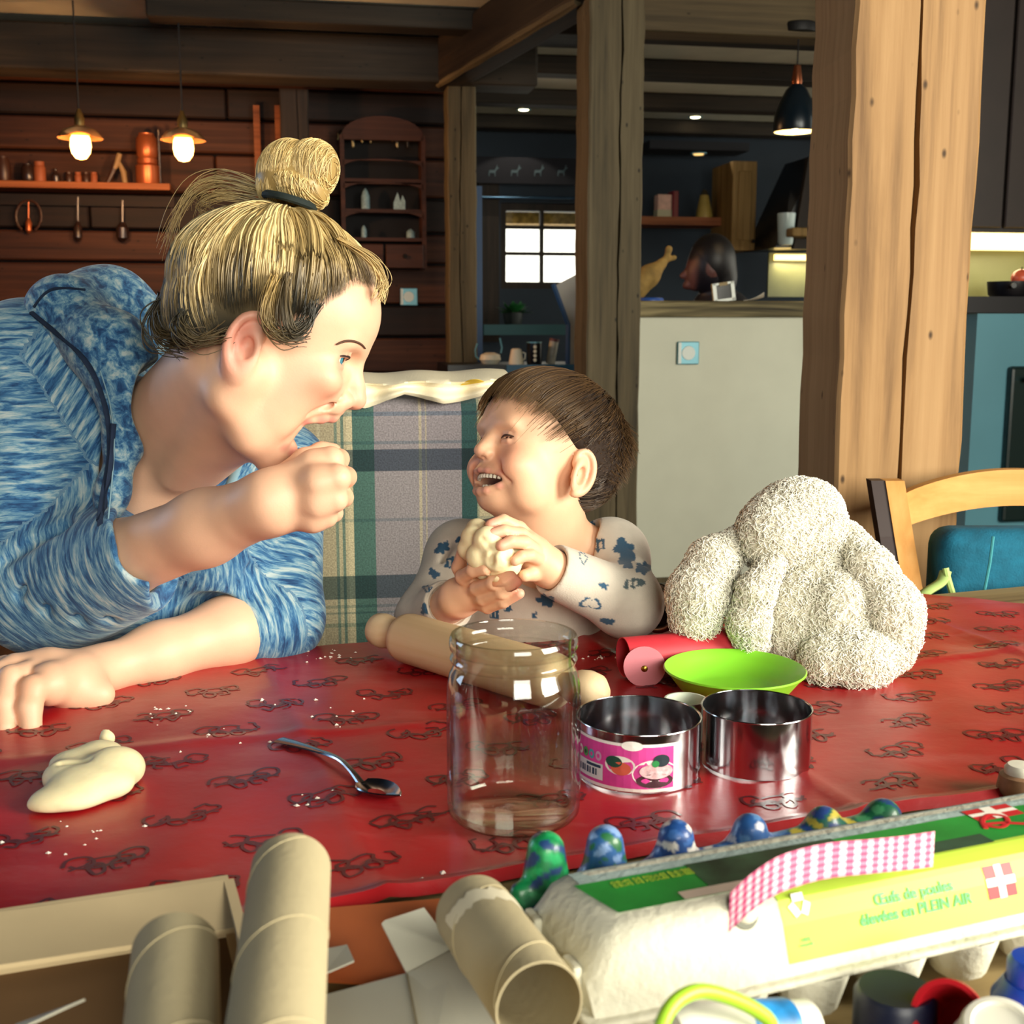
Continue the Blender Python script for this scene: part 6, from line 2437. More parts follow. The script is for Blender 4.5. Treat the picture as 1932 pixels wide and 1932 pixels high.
for s_ in (-1, 1):
    c_ = K.p(66.8, 17.5, 25 * s_)
    Me = Matrix.Translation(c_) @ basis((K.F * 0.97 - K.U * 0.05 - K.S * 0.1).normalized())
    e_ = obj('eyeball', xf(lathe([(0.0108 * math.sin(t), 0.0108 * math.cos(t)) for t in np.linspace(0, math.pi, 18)], 24), Me), M_eye, kid, world=True, smooth=True)
    obj('iris', xf(lathe([(0.0109 * math.sin(t), 0.01095 * math.cos(t)) for t in np.linspace(0, 0.95, 8)], 24), Me), M_iris_d, e_, world=True, smooth=True)
    bw_ = smoothpath([K.p(85, 34, 10 * s_), K.p(83, 38, 20 * s_), K.p(76, 38, 32 * s_)], 6)
    obj('eyebrow', tube(bw_, [0.0012 + 0.0010 * math.sin(math.pi * i / 12) for i in range(len(bw_))], 8, flat=0.6), mat('child_brow', 'b98d72', 0.9), kid, world=True, smooth=True)
    lash = smoothpath([K.p(73, 19, 36.5 * s_), K.p(79.3, 20.4, 29 * s_), K.p(80.2, 20, 22 * s_), K.p(78.5, 17.5, 15.5 * s_)], 5)
    obj('eyelashes', tube(lash, 0.0013, 6), mat('lash_brown', '4a342a', 0.8), kid, world=True, smooth=True)
# milk teeth
M_teeth = mat('teeth', 'e4ddcb', 0.25, sss=0.1)
for row, (u0_, f0_, n_) in enumerate(((-27.4, 82, 10), (-38.5, 76.5, 6))):
    for i in range(n_):
        a_ = (i - (n_ - 1) / 2) / (n_ / 2)
        l_ = a_ * (24 if row == 0 else 15)
        f_ = f0_ - 10 * a_ * a_
        hgt = 5.2 if row == 0 else 4.0
        S2 = lathe([(0, hgt * 0.0005), (0.0018, hgt * 0.0004), (0.00225, 0.0), (0.002, -hgt * 0.0005), (0, -hgt * 0.00055)], 10)
        Mt = Matrix.Translation(K.p(f_, u0_, l_)) @ Matrix(np.array([K.S, K.F, K.U]).T.tolist()).to_4x4()
        obj('tooth', xf(S2, Mt), M_teeth, kid, world=True, smooth=True)

# ---- pyjama top
S = SDF((-0.18, 1.26, 0.60), (0.23, 1.70, 0.98), 0.0021)
S.cap(P(1005, 1085, 1.50), P(1005, 1260, 1.53), 0.084, 0.095, k=0.03)
S.cap(kn + Vector((0, 0.01, -0.015)), kRS, 0.046, 0.045, k=0.025)
S.cap(kn + Vector((0, 0.01, -0.015)), kLS, 0.046, 0.045, k=0.025)
S.chain([kRS, kRE], [0.042, 0.037], k=0.02)
S.cap(kRE, kRE.lerp(kRW, 0.62), 0.037, 0.031, k=0.02)
S.chain([kLS, kLE], [0.043, 0.038], k=0.02)
S.cap(kLE, kLE.lerp(kLW, 0.9), 0.038, 0.0305, k=0.02)
S.cap(kn + Vector((0, -0.01, 0.03)), K.p(-6, -30), 0.050, 0.040, k=0.004, op='sub')
S.cap(kn + Vector((0, -0.02, 0.005)), kn + Vector((-0.03, -0.06, 0.02)), 0.046, 0.05, k=0.006, op='sub')
dl = (kLW - kLE).normalized()
e_ = kLE.lerp(kLW, 0.90)
S.cap(e_ + dl * 0.045, e_ + dl * 0.046, 0.045, 0.045, k=0.003, op='sub')
S.cap(kLE.lerp(kLW, 0.6), kLW, 0.0235, 0.0235, k=0.003, op='sub')
dr_ = (kRW - kRE).normalized()
e_ = kRE.lerp(kRW, 0.62)
S.cap(e_ + dr_ * 0.042, e_ + dr_ * 0.043, 0.043, 0.043, k=0.003, op='sub')
for (x0_, y0_, x1_, y1_, D_, r_) in ((1120, 1020, 1095, 1100, 1.425, 0.004), (1185, 1045, 1120, 1090, 1.42, 0.004), (1210, 1060, 1160, 1100, 1.40, 0.003), (1100, 1000, 1075, 1060, 1.44, 0.003), (845, 1030, 825, 1100, 1.475, 0.004), (880, 1040, 862, 1090, 1.46, 0.004)):
    S.cap(P(x0_, y0_, D_), P(x1_, y1_, D_ - 0.005), r_, r_ * 0.5, k=0.010, op='sub')
V, F_ = S.mesh()
C = np.tile(np.array(lin('c9c0b2')), (len(V), 1))
# printed animals and hills: blots of ink where the photo shows them
uvx = np.array([PX(v)[:2] for v in V[::1]]) if len(V) < 1 else None
d_ = V - np.array(CAM, dtype=np.float32)
fz = d_[:, 1] * _cp - d_[:, 2] * _sp
px_ = 966 + FPX * d_[:, 0] / fz
py_ = 966 - FPX * (d_[:, 1] * _sp + d_[:, 2] * _cp) / fz
front = fz < 1.56
ink = np.array(lin('2f5470'))
ink2 = np.array(lin('4a5a60'))
rngk = np.random.default_rng(3)
prints = [(1068, 992, 13, 11, 0), (1115, 990, 12, 8, 1), (1130, 1030, 10, 16, 0), (1178, 1040, 20, 18, 1), (1180, 1062, 12, 14, 1), (1192, 1100, 16, 10, 0), (1212, 1070, 12, 14, 1), (1028, 1134, 22, 9, 1), (1115, 1140, 18, 10, 2), (928, 1158, 14, 9, 0), (1010, 1160, 6, 5, 1), (1148, 1172, 12, 6, 1), (990, 1092, 12, 6, 1), (836, 1035, 12, 12, 1), (850, 1062, 9, 10, 0), (818, 1080, 9, 9, 1), (808, 1110, 8, 8, 0), (800, 1150, 9, 9, 1), (1140, 1105, 9, 6, 1), (870, 1020, 8, 7, 1), (1062, 1020, 9, 8, 0), (1100, 1050, 7, 12, 2), (960, 1150, 7, 5, 1)]
for (cx, cy, rx, ry, kd) in prints:
    a_ = np.arctan2(py_ - cy, px_ - cx)
    ph = rngk.random() * 6
    rr = np.hypot((px_ - cx) / rx, (py_ - cy) / ry) / (1 + 0.22 * np.sin(a_ + ph) + 0.25 * np.sin(2 * a_ + 2.3 * ph) + 0.2 * np.sin(5 * a_ + 1.7 * ph))
    if kd == 1:
        m_ = front & (rr < 1)
    elif kd == 0:
        m_ = front & (rr < 1) & ((rr > 0.6) | (np.sin(px_ * 0.6 + ph) > 0.2))
    else:
        m_ = front & (rr < 1) & (rr > 0.72)
    C[m_] = ink if kd != 0 or rngk.random() < 0.7 else ink2
M_pyj = vmat('pyjama_jersey', rough=0.95, bump=0.2, bscale=500, var=0.05, vscale=60, sheen=0.15)
pj = obj('pyjama_top', (V, F_), M_pyj, kid, world=True, smooth=True, cols=C)
# cuffs
for (a_, b_, r_) in ((kLE, kLW, 0.0262), (kRE, kRW, 0.0262)):
    dd = (b_ - a_).normalized()
    t_ = 0.88 if b_ is kLW else 0.66
    c_ = a_.lerp(b_, t_)
    obj('cuff', xf(lathe([(r_ + 0.003 * math.cos(t), 0.004 * math.sin(t)) for t in np.linspace(0, 2 * math.pi, 11)[:-1]], 32, closed=True), Matrix.Translation(c_) @ basis(dd)), mat('cuff_jersey', 'cdc6b8', 0.95), pj, world=True, smooth=True)

# ---- hair
S = SDF(np.array(K.o) - 0.14, np.array(K.o) + 0.16, 0.0022)
S.ell(K.p(1, 48), K.r(96, 75, 72), K.M, k=0.01)
S.ell(K.p(-40, 16), K.r(50, 48, 56), K.M, k=0.015)
_keep = S.d.copy()
S.half(K.p(14, 28), K.F * -0.56 + K.U * 0.83, k=0.012)
_one = S.d
S.d = _keep
S.half(K.p(2, 20), K.F * -0.84 + K.U * 0.54)
S.d = np.minimum(S.d, _one)
for s_ in (-1, 1):
    S.ell(K.p(0, -2, 68 * s_), K.r(22, 26, 20), K.M, k=0.004, op='sub')
V, F_ = S.mesh()
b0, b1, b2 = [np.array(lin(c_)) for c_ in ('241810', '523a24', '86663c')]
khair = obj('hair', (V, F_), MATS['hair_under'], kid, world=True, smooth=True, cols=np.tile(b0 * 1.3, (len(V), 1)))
paths, rr_, cols = [], [], []
rng = np.random.default_rng(8)
ctr = np.array([1, 46, 0.0])
rad_ = np.array([99, 80, 77.0])
crown = np.array([-0.55, 0.83, 0.05])
crown /= np.linalg.norm(crown)
for i in range(8000):
    # each hair starts near some scalp point and falls away from the crown
    d0 = rng.normal(0, 1, 3)
    d0 /= np.linalg.norm(d0)
    p0 = ctr + d0 * rad_
    fr = p0[0] * 0.72 - p0[1] * 0.69
    if (p0[0] - 14) * -0.56 + (p0[1] - 28) * 0.83 < 2 and (p0[0] - 2) * -0.84 + (p0[1] - 20) * 0.54 < 2:
        continue
    aw = d0 - crown * (d0 @ crown)
    n_ = np.linalg.norm(aw)
    if n_ < 0.02:
        continue
    aw /= n_
    fringe = p0[0] > -4
    ln = rng.uniform(0.30, 0.55) * (0.95 if fringe else 0.8)
    ts = np.linspace(0, 1, 10)
    dirs = []
    for t in ts:
        an = t * ln
        dd = d0 * math.cos(an) + (aw - d0 * (aw @ d0)) * math.sin(an)
        dirs.append(dd / np.linalg.norm(dd))
    lift = 1.0 + 0.02 * rng.random() + 0.03 * np.sin(ts * 3.0) * rng.random() - (0.03 * ts if fringe else 0)
    back = p0[0] < -45 and p0[1] < 85
    if back:
        lift = lift + 0.16 * ts ** 2 * rng.random()
    if fringe:
        # comb it down to the brow, the length set by where the fringe ends
        ue = 67 - np.clip((abs(p0[2]) - 40) / 26, 0, 1) * (16 if p0[0] > 16 else 34) + rng.normal(0, 5) + 9 * math.exp(-((p0[2] - 8) / 9) ** 2)
        for tot in np.linspace(0.2, 1.6, 29):
            dd = d0 * math.cos(tot) + (aw - d0 * (aw @ d0)) * math.sin(tot)
            dd /= np.linalg.norm(dd)
            if (ctr + dd * rad_)[1] < ue:
                break
        ln = max(tot, 0.15)
        dirs = [d0 * math.cos(t * ln) + (aw - d0 * (aw @ d0)) * math.sin(t * ln) for t in ts]
        dirs = [q_ / np.linalg.norm(q_) for q_ in dirs]
    pts = ctr + np.array(dirs) * rad_ * lift[:, None]
    if fringe:
        pts[:, 0] += 4 * ts ** 2
    e2 = (pts - np.array([-40, 16, 0.0])) / np.array([51, 49, 57.0])
    l2 = np.linalg.norm(e2, axis=1)
    push = np.where(l2 < 1.06, 1.06 / l2, 1.0)
    pts = np.array([-40, 16, 0.0]) + (pts - np.array([-40, 16, 0.0])) * push[:, None]
    if pts[-1][1] < -34:
        continue
    if ((np.abs(pts[:, 2]) > 50) & (pts[:, 0] > -26) & (pts[:, 0] < 12) & (pts[:, 1] < 25)).any():
        continue
    paths.append(np.array(K.o) + (pts @ K.M) * K.k)
    rr_.append(rng.uniform(0.0004, 0.0009))
    li = rng.random()
    g = ts[:, None]
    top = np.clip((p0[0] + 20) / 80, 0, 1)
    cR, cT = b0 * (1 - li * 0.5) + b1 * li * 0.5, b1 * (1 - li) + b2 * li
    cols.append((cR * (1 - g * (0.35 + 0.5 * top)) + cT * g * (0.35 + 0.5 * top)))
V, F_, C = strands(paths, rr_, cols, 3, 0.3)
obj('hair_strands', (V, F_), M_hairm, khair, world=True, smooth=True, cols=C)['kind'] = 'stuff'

# ---- ball of dough squeezed in the hands
c = P(928, 1042, 1.312)
S = SDF(c - Vector((0.06, 0.06, 0.06)), c + Vector((0.06, 0.06, 0.06)), 0.0014)
rng = np.random.default_rng(4)
S.ell(c, (0.029, 0.026, 0.030), k=0.006)
for px, py, D_, r_ in ((895, 1015, 1.305, 0.015), (905, 1050, 1.290, 0.015), (940, 1050, 1.282, 0.018), (960, 1065, 1.29, 0.014), (920, 1020, 1.285, 0.016), (970, 1050, 1.30, 0.013), (940, 1080, 1.29, 0.012), (885, 1035, 1.31, 0.013), (915, 1075, 1.30, 0.012), (900, 1000, 1.315, 0.013)):
    S.ell(P(px, py, D_), (r_, r_, r_), k=0.004)
for i in range(10):
    a_ = P(rng.uniform(890, 965), rng.uniform(1005, 1085), 1.266)
    S.cap(a_, a_ + Vector((rng.normal(0, 0.012), 0.004, rng.normal(0, 0.012))), 0.003, 0.0015, k=0.005, op='sub')
o = obj('dough_ball', S.mesh(), M_dough, smooth=True)
tag(o, 'crumpled ball of pale dough held in the child\'s hands', 'dough')
# ================================================================== PLUSH RABBIT
prb = T(1560, 1290)
plush = thing('plush_rabbit', 'shaggy cream plush rabbit sitting with drooping ears on the red cloth', 'plush toy', prb + Vector((0, 0, CZ)))
M_fur = vmat('cream_fur', rough=0.95, var=0.04, vscale=80, sheen=0.3)
creamc = np.array(lin('fffaea'))
rng = np.random.default_rng(12)
PD = 1.325


def furpart(name, fill, lo, hi, n, ln=0.006, down=(0, 0, -1)):
    S = SDF(lo, hi, 0.0026)
    fill(S)
    S.half((0, 0, TZ + 0.006), (0, 0, 1))
    V, F = S.mesh()
    o = obj(name, (V, F), M_fur, plush, world=True, smooth=True, cols=np.tile(creamc * 0.97, (len(V), 1)))
    # curly tufts
    a, b, c = V[F[:, 0]], V[F[:, 1]], V[F[:, 2]]
    nr = np.cross(b - a, c - a)
    ar = np.linalg.norm(nr, axis=1)
    nr = nr / (ar[:, None] + 1e-12)
    pick = rng.choice(len(F), n, p=ar / ar.sum())
    w = rng.random((n, 3))
    w /= w.sum(1, keepdims=True)
    p0 = a[pick] * w[:, :1] + b[pick] * w[:, 1:2] + c[pick] * w[:, 2:]
    nn = nr[pick]
    rnd = rng.normal(0, 1, (n, 3))
    tg = rnd - nn * (rnd * nn).sum(1, keepdims=True)
    tg /= np.linalg.norm(tg, axis=1, keepdims=True)
    tg = tg + np.array(down) * 0.5
    t2 = np.cross(nn, tg)
    L = ln * rng.uniform(0.5, 1.3, (n, 1))
    pts = [p0 - nn * 0.001, p0 + nn * L * 0.45 + tg * L * 0.12, p0 + nn * L * 0.75 + tg * L * 0.45 + t2 * L * 0.15, p0 + nn * L * 0.72 + tg * L * 0.85 + t2 * L * 0.45]
    paths = np.stack(pts, 1)
    br = rng.uniform(0.92, 1.05, (n, 1, 1))
    cols = np.tile(creamc, (n, 4, 1)) * br * np.array([0.92, 0.97, 1.0, 1.03])[None, :, None]
    V2, F2, C2 = strands(paths, rng.uniform(0.0007, 0.0013, n), np.clip(cols, 0, 1), 3, 0.35)
    f = obj('fur', (V2, F2), M_fur, o, world=True, smooth=True, cols=C2)
    f['kind'] = 'stuff'
    return o


LO, HI = (0.10, 1.05, 0.735), (0.52, 1.50, 1.08)


def bb(pts, r):
    a = np.array([list(p_) for p_ in pts])
    return a.min(0) - r - 0.01, a.max(0) + r + 0.01


def chainpart(name, pts, rads, n, k=0.012, ln=0.006):
    lo, hi = bb(pts, max(rads))
    return furpart(name, lambda S: S.chain(pts, rads, k=k), lo, hi, n, ln)


def body_fill(S):
    S.cap(P(1540, 1060, PD + 0.01), P(1565, 1190, PD), 0.036, 0.052, k=0.02)
    S.ell(P(1585, 1180, PD - 0.035), (0.036, 0.030, 0.054), k=0.02)
    S.ell(P(1500, 1180, PD - 0.01), (0.036, 0.034, 0.056), k=0.02)


pts = [P(1530, 1060, PD), P(1560, 1210, PD), P(1500, 1180, PD), P(1620, 1180, PD)]
lo, hi = bb(pts, 0.075)
furpart('body', body_fill, lo, hi, 12000)


def head_fill(S):
    S.ell(P(1490, 985, PD), (0.046, 0.044, 0.040), k=0.02)
    S.ell(P(1520, 945, PD), (0.032, 0.034, 0.022), k=0.02)
    S.ell(P(1455, 1010, PD - 0.02), (0.036, 0.036, 0.034), k=0.02)
    S.ell(P(1540, 1000, PD + 0.005), (0.030, 0.036, 0.034), k=0.02)


lo, hi = bb([P(1490, 985, PD)], 0.09)
furpart('head', head_fill, lo, hi, 8000)
chainpart('ear', [P(1392, 1015, PD - 0.01), P(1345, 1060, PD - 0.02), P(1318, 1120, PD - 0.025), P(1312, 1165, PD - 0.025)], [0.011, 0.023, 0.029, 0.024], 6000)
chainpart('arm', [P(1455, 1065, PD - 0.045), P(1425, 1115, PD - 0.05), P(1412, 1170, PD - 0.045), P(1418, 1212, PD - 0.035)], [0.011, 0.015, 0.017, 0.015], 3600)
chainpart('arm', [P(1598, 1010, PD), P(1640, 1075, PD - 0.03), P(1680, 1150, PD - 0.045), P(1690, 1195, PD - 0.045)], [0.014, 0.022, 0.029, 0.024], 5600)
chainpart('foot', [P(1560, 1245, PD - 0.055), P(1620, 1245, PD - 0.06), P(1680, 1222, PD - 0.045)], [0.027, 0.029, 0.022], 5600)
# ================================================================== BEHIND: DINING WALL
WN = BY                                            # the log wall's normal


def wp(px, py, off=0.0):
    """point in front of the log wall"""
    return onplane(px, py, QW - BY * off, BY)


M_shelf = wood('shelf_wood', '3a1d12', '7a4426', '955a35', axis=0, grain=12, knots=False)
a, b = wp(-260, 352, 0.12), wp(325, 352, 0.12)
sh = obj('wall_shelf', box((b - a).length, 0.22, 0.03, bev=0.003, seg=1), M_shelf, loc=(a + b) / 2, rot=(0, 0, BA))
tag(sh, 'long wooden wall shelf with pots below the glowing bulbs', 'shelf')
obj('peg_rail', box((b - a).length, 0.025, 0.05, c=(0, 0.09, -0.05)), W_dark_x, sh)


def stand(px, py_top, py_bot, wpx, name, label, cat, prof, m, off=0.12, group=None):
    """turned thing standing with its foot at py_bot; prof in unit radius / unit height"""
    bq_ = wp(px, py_bot, off)
    D_ = PX(bq_)[2]
    r_ = wpx / 2 * D_ / FPX
    h_ = ztop(bq_, py_top) - bq_.z
    t = thing(name, label, cat, bq_, group=group)
    obj(name + '_body', lathe([(x_ * r_, z_ * h_) for x_, z_ in prof], 24), m, t, smooth=True)
    return t


POT = [(0, 0), (0.8, 0), (0.95, 0.1), (1, 0.4), (0.95, 0.8), (0.7, 0.95), (0.72, 1.0), (0.6, 1.0), (0.55, 0.9), (0, 0.85)]
JAR = [(0, 0), (0.95, 0), (1, 0.05), (1, 0.72), (0.8, 0.8), (0.85, 0.82), (0.85, 1), (0, 1)]
BOTTLE = [(0, 0), (0.95, 0), (1, 0.05), (1, 0.5), (0.4, 0.7), (0.35, 0.95), (0.42, 1), (0, 1)]
M_terra = mat('terracotta', '8a4a2c', 0.6, var=0.15)
M_copper = mat('copper_pot', 'a85a34', 0.35, 0.6, var=0.1)
M_brown = mat('brown_glaze', '3a2219', 0.4, var=0.2)
M_dkglass = mat('dark_glass', '2a1c18', 0.25)
M_horn = mat('horn_beige', '8a6f4a', 0.6, var=0.2)
stand(8, 296, 346, 26, 'shelf_jug', 'brown jug at the left end of the wall shelf', 'jug', POT, M_brown)
stand(54, 310, 346, 24, 'shelf_jug', 'dark round pot on the wall shelf, second from the left', 'pot', POT, M_dkglass)
stand(76, 305, 346, 22, 'shelf_tumbler', 'reddish tumbler on the wall shelf beside the dark pot', 'tumbler', JAR, M_terra)
stand(106, 318, 347, 16, 'shelf_bottle', 'small black bottle on the wall shelf', 'bottle', BOTTLE, M_dkglass)
for k, x_ in enumerate((131, 148, 163, 178)):
    stand(x_, 325, 347, 13, 'spice_jar', ('first small spice jar right of the black bottle', 'second small spice jar under the left bulb', 'third small spice jar under the left bulb', 'fourth small spice jar, nearest the carved stand')[k], 'jar', JAR, M_terra if k % 2 else M_brown, group='spice jars on the wall shelf')
# carved stand, leaning sticks
cs = thing('carved_stand', 'carved wooden ornament with crossing arms on the wall shelf', 'ornament', wp(218, 347, 0.12))
for (x0_, y0_, x1_, y1_) in ((202, 346, 218, 300), (226, 290, 208, 330), (236, 345, 224, 305)):
    obj('arm', tube([wp(x0_, y0_, 0.12), wp((x0_ + x1_) / 2 + 3, (y0_ + y1_) / 2, 0.12), wp(x1_, y1_, 0.12)], [0.012, 0.014, 0.008], 8), M_brown if x0_ < 210 else M_horn, cs, world=True, smooth=True)
stand(280, 300, 349, 44, 'copper_pot', 'lower of the two stacked copper pots on the wall shelf', 'pot', JAR, M_copper)
stand(278, 252, 300, 40, 'copper_pot', 'upper copper pot stacked on another on the wall shelf', 'pot', POT, M_copper)
stand(303, 245, 349, 9, 'black_pole', 'thin black candle stick beside the copper pots', 'candlestick', [(0, 0), (1.8, 0), (1.8, 0.03), (0.6, 0.05), (0.6, 0.95), (1, 1), (0, 1)], M_dkglass)
# hanging below the shelf
for nm, lb_, x_, y0_, y1_, w_, m_ in (('hanging_ladle', 'ladle with a loop handle hanging below the wall shelf', 54, 378, 440, 12, M_copper), ('hanging_utensil', 'short dark utensil hanging in the middle below the wall shelf', 147, 372, 455, 16, M_dkglass), ('hanging_utensil', 'broad black utensil hanging below the copper pots', 231, 378, 455, 24, M_dkglass), ('hanging_utensil', 'small dark utensil hanging at the right below the wall shelf', 324, 392, 440, 8, M_brown)):
    t = thing(nm, lb_, 'utensil', wp(x_, y1_, 0.04))
    D_ = PX(wp(x_, y1_, 0.04))[2]
    r_ = w_ / 2 * D_ / FPX
    pm = y0_ + (y1_ - y0_) * 0.55
    obj('stem', tube([wp(x_, y0_, 0.04), wp(x_, pm, 0.04)], r_ * 0.25, 8), m_, t, world=True)
    obj('head', tube([wp(x_, pm, 0.04), wp(x_, pm + (y1_ - pm) * 0.3, 0.045), wp(x_, pm + (y1_ - pm) * 0.8, 0.045), wp(x_, y1_, 0.04)], [r_ * 0.4, r_, r_, r_ * 0.3], 12), m_, t, world=True, smooth=True)
    if nm == 'hanging_ladle':
        obj('loop', tube([wp(x_ + 24 * math.sin(a_), 408 - 30 * math.cos(a_), 0.045) for a_ in np.linspace(-2.6, 2.6, 16)], 0.006, 6), M_brown, t, world=True)
# upright boards right of the shelf
for x0_, lb_ in ((487, 'upright reddish board on the log wall, left of the pair'), (527, 'upright reddish board on the log wall beside the dark post')):
    a, b = wp(x0_, 200, 0.05), wp(x0_, 420, 0.05)
    o = obj('upright_board', box(0.03, 0.04, a.z - b.z), M_shelf, loc=(a + b) / 2, rot=(0, 0, BA))
    tag(o, lb_, 'board')

# ---- hanging bulbs with clear glass saucers
M_bulb = mat('glowing_bulb', 'ffb765', 0.3, emit='ffb25a', estr=14)
M_cord = mat('cord_black', '08070a', 0.6)
M_brassd = mat('dark_brass', '6a5a36', 0.35, 0.8)
for k, (x_, y_) in enumerate(((152, 272), (346, 276))):
    c_ = at(x_, y_, 4.95)
    t = thing('pendant_bulb', ('glowing filament bulb on a cord, left one of two', 'glowing filament bulb on a cord, right one of two above the blond bun')[k], 'lamp', c_, group='bulbs over the wall shelf')
    s_ = 4.95 / FPX
    bulb = obj('bulb', lathe([(0, -27 * s_), (9 * s_, -25 * s_), (16 * s_, -16 * s_), (18.5 * s_, -4 * s_), (17 * s_, 10 * s_), (12 * s_, 20 * s_), (8 * s_, 25 * s_)], 24), M_bulb, t, smooth=True)
    obj('socket', lathe([(8 * s_, 24 * s_), (9 * s_, 26 * s_), (9 * s_, 46 * s_), (5 * s_, 56 * s_), (3 * s_, 62 * s_)], 20), M_brassd, t, smooth=True)
    obj('cord', tube([(0, 0, 60 * s_), (0, 0, 0.60)], 0.0035, 6), M_cord, t)
    obj('glass_shade', lathe([(12 * s_, 32 * s_), (30 * s_, 24 * s_), (40 * s_, 12 * s_), (40 * s_, 10 * s_), (29 * s_, 21 * s_), (12 * s_, 29 * s_)], 32), mat('amber_glass', 'c9905a', 0.2, trans=0.8), t, smooth=True)
    ld = bpy.data.lights.new('bulb_glow', 'POINT')
    ld.energy = 15
    ld.color = (1.0, 0.50, 0.20)
    ld.shadow_soft_size = 0.03
    lo_ = bpy.data.objects.new('bulb_glow', ld)
    COL.objects.link(lo_)
    lo_.location = (0, -0.02, -0.10)
    lo_.parent = t

# ---- plate rack with arches, cups and drawers
rk_c = wp(722, 385, 0.10)
rack = thing('plate_rack', 'dark wooden wall rack with arched shelves and small drawers', 'shelf', (rk_c.x, rk_c.y, rk_c.z), BA)
M_rack = wood('rack_wood', '20110e', '3a2018', '4c2c20', axis=0, grain=14, knots=False)
s_ = PX(rk_c)[2] / FPX
rw_, rh_ = 150 * s_, 240 * s_
obj('side', box(0.02, 0.16, rh_, c=(-rw_ / 2, 0, 0)), M_rack, rack)
obj('side', box(0.02, 0.16, rh_, c=(rw_ / 2, 0, 0)), M_rack, rack)
obj('back', box(rw_, 0.012, rh_, c=(0, 0.075, 0)), mat('rack_back', '0e0a0c', 0.8), rack)


def archboard(z_, hgt, rise):
    pts_ = [(-rw_ / 2, z_ + hgt), (rw_ / 2, z_ + hgt)] + [(rw_ / 2 * math.cos(t), z_ - 0.01 + rise * math.sin(t)) for t in np.linspace(0, math.pi, 15)]
    pts_ = [(rw_ / 2, z_ + hgt + 0.0)] + [(rw_ / 2 * math.cos(t), z_ - 0.015 + rise * math.sin(t)) for t in np.linspace(0, math.pi, 15)] + [(-rw_ / 2, z_ + hgt)]
    return prism(pts_, 0.02)


for k, py in enumerate((318, 360, 412)):
    z_ = (385 - py) * s_
    obj('arched_board', place(archboard(z_, 0.022, 0.045), Vector((0, -0.07, 0))), M_rack, rack)
for py in (345, 400, 452):
    z_ = (385 - py) * s_
    obj('shelf_board', box(rw_, 0.15, 0.016, c=(0, 0, z_)), M_rack, rack)
crown_ = [(-rw_ / 2, 0)] + [(rw_ / 2 * -math.cos(t), 0.02 + 0.09 * math.sin(t)) for t in np.linspace(0, math.pi, 15)] + [(rw_ / 2, 0)]
obj('crown_board', place(prism(crown_, 0.03), Vector((0, -0.065, rh_ / 2 - 0.02))), M_rack, rack)
for dx in (-0.25, 0.25):
    dr_ = obj('drawer', box(rw_ * 0.47, 0.03, 44 * s_, bev=0.004, seg=1, c=(rw_ * dx, -0.075, -rh_ / 2 + 22 * s_)), M_rack, rack)
    obj('knob', xf(lathe([(0, 0.02), (0.01, 0.018), (0.012, 0.01), (0.005, 0)], 12), Matrix.Translation((rw_ * dx, -0.09, -rh_ / 2 + 22 * s_)) @ Matrix.Rotation(R(90), 4, 'X')), M_gap, dr_)
M_china = mat('pale_china', '7f9aa0', 0.4, var=0.3, vscale=90)
for x_, y0_, y1_, w_, lb_, nm in ((690, 356, 397, 16, 'tall pointed pale blue ornament on the plate rack', 'china_ornament'), (754, 364, 399, 22, 'twin-peaked pale blue ornament on the plate rack', 'china_ornament'), (687, 425, 449, 10, 'small blue bottle on the lowest rack shelf', 'china_bottle'), (775, 432, 449, 16, 'small pale cup on the lowest rack shelf', 'china_cup')):
    bq_ = wp(x_, y1_, 0.14)
    sc = PX(bq_)[2] / FPX
    h_, r_ = (y1_ - y0_) * sc, w_ / 2 * sc
    t = thing(nm, lb_, 'ornament', bq_)
    if 'twin' in lb_:
        obj('front', prism([(-r_, 0), (r_, 0), (r_, h_ * 0.55), (r_ * 0.55, h_ * 0.85), (r_ * 0.2, h_ * 0.5), (-r_ * 0.3, h_), (-r_, h_ * 0.45)], 0.02), M_china, t)
        obj('foot', box(r_ * 2.1, 0.03, h_ * 0.08, c=(0, 0, h_ * 0.04)), M_china, t)
    else:
        obj('body', lathe([(0, 0), (r_, 0), (r_, h_ * 0.62), (r_ * 0.6, h_ * 0.85), (0, h_)], 20), M_china, t, smooth=True)
        obj('foot', lathe([(r_ * 1.05, 0), (r_ * 1.05, h_ * 0.06), (r_, h_ * 0.07)], 20), M_china, t)
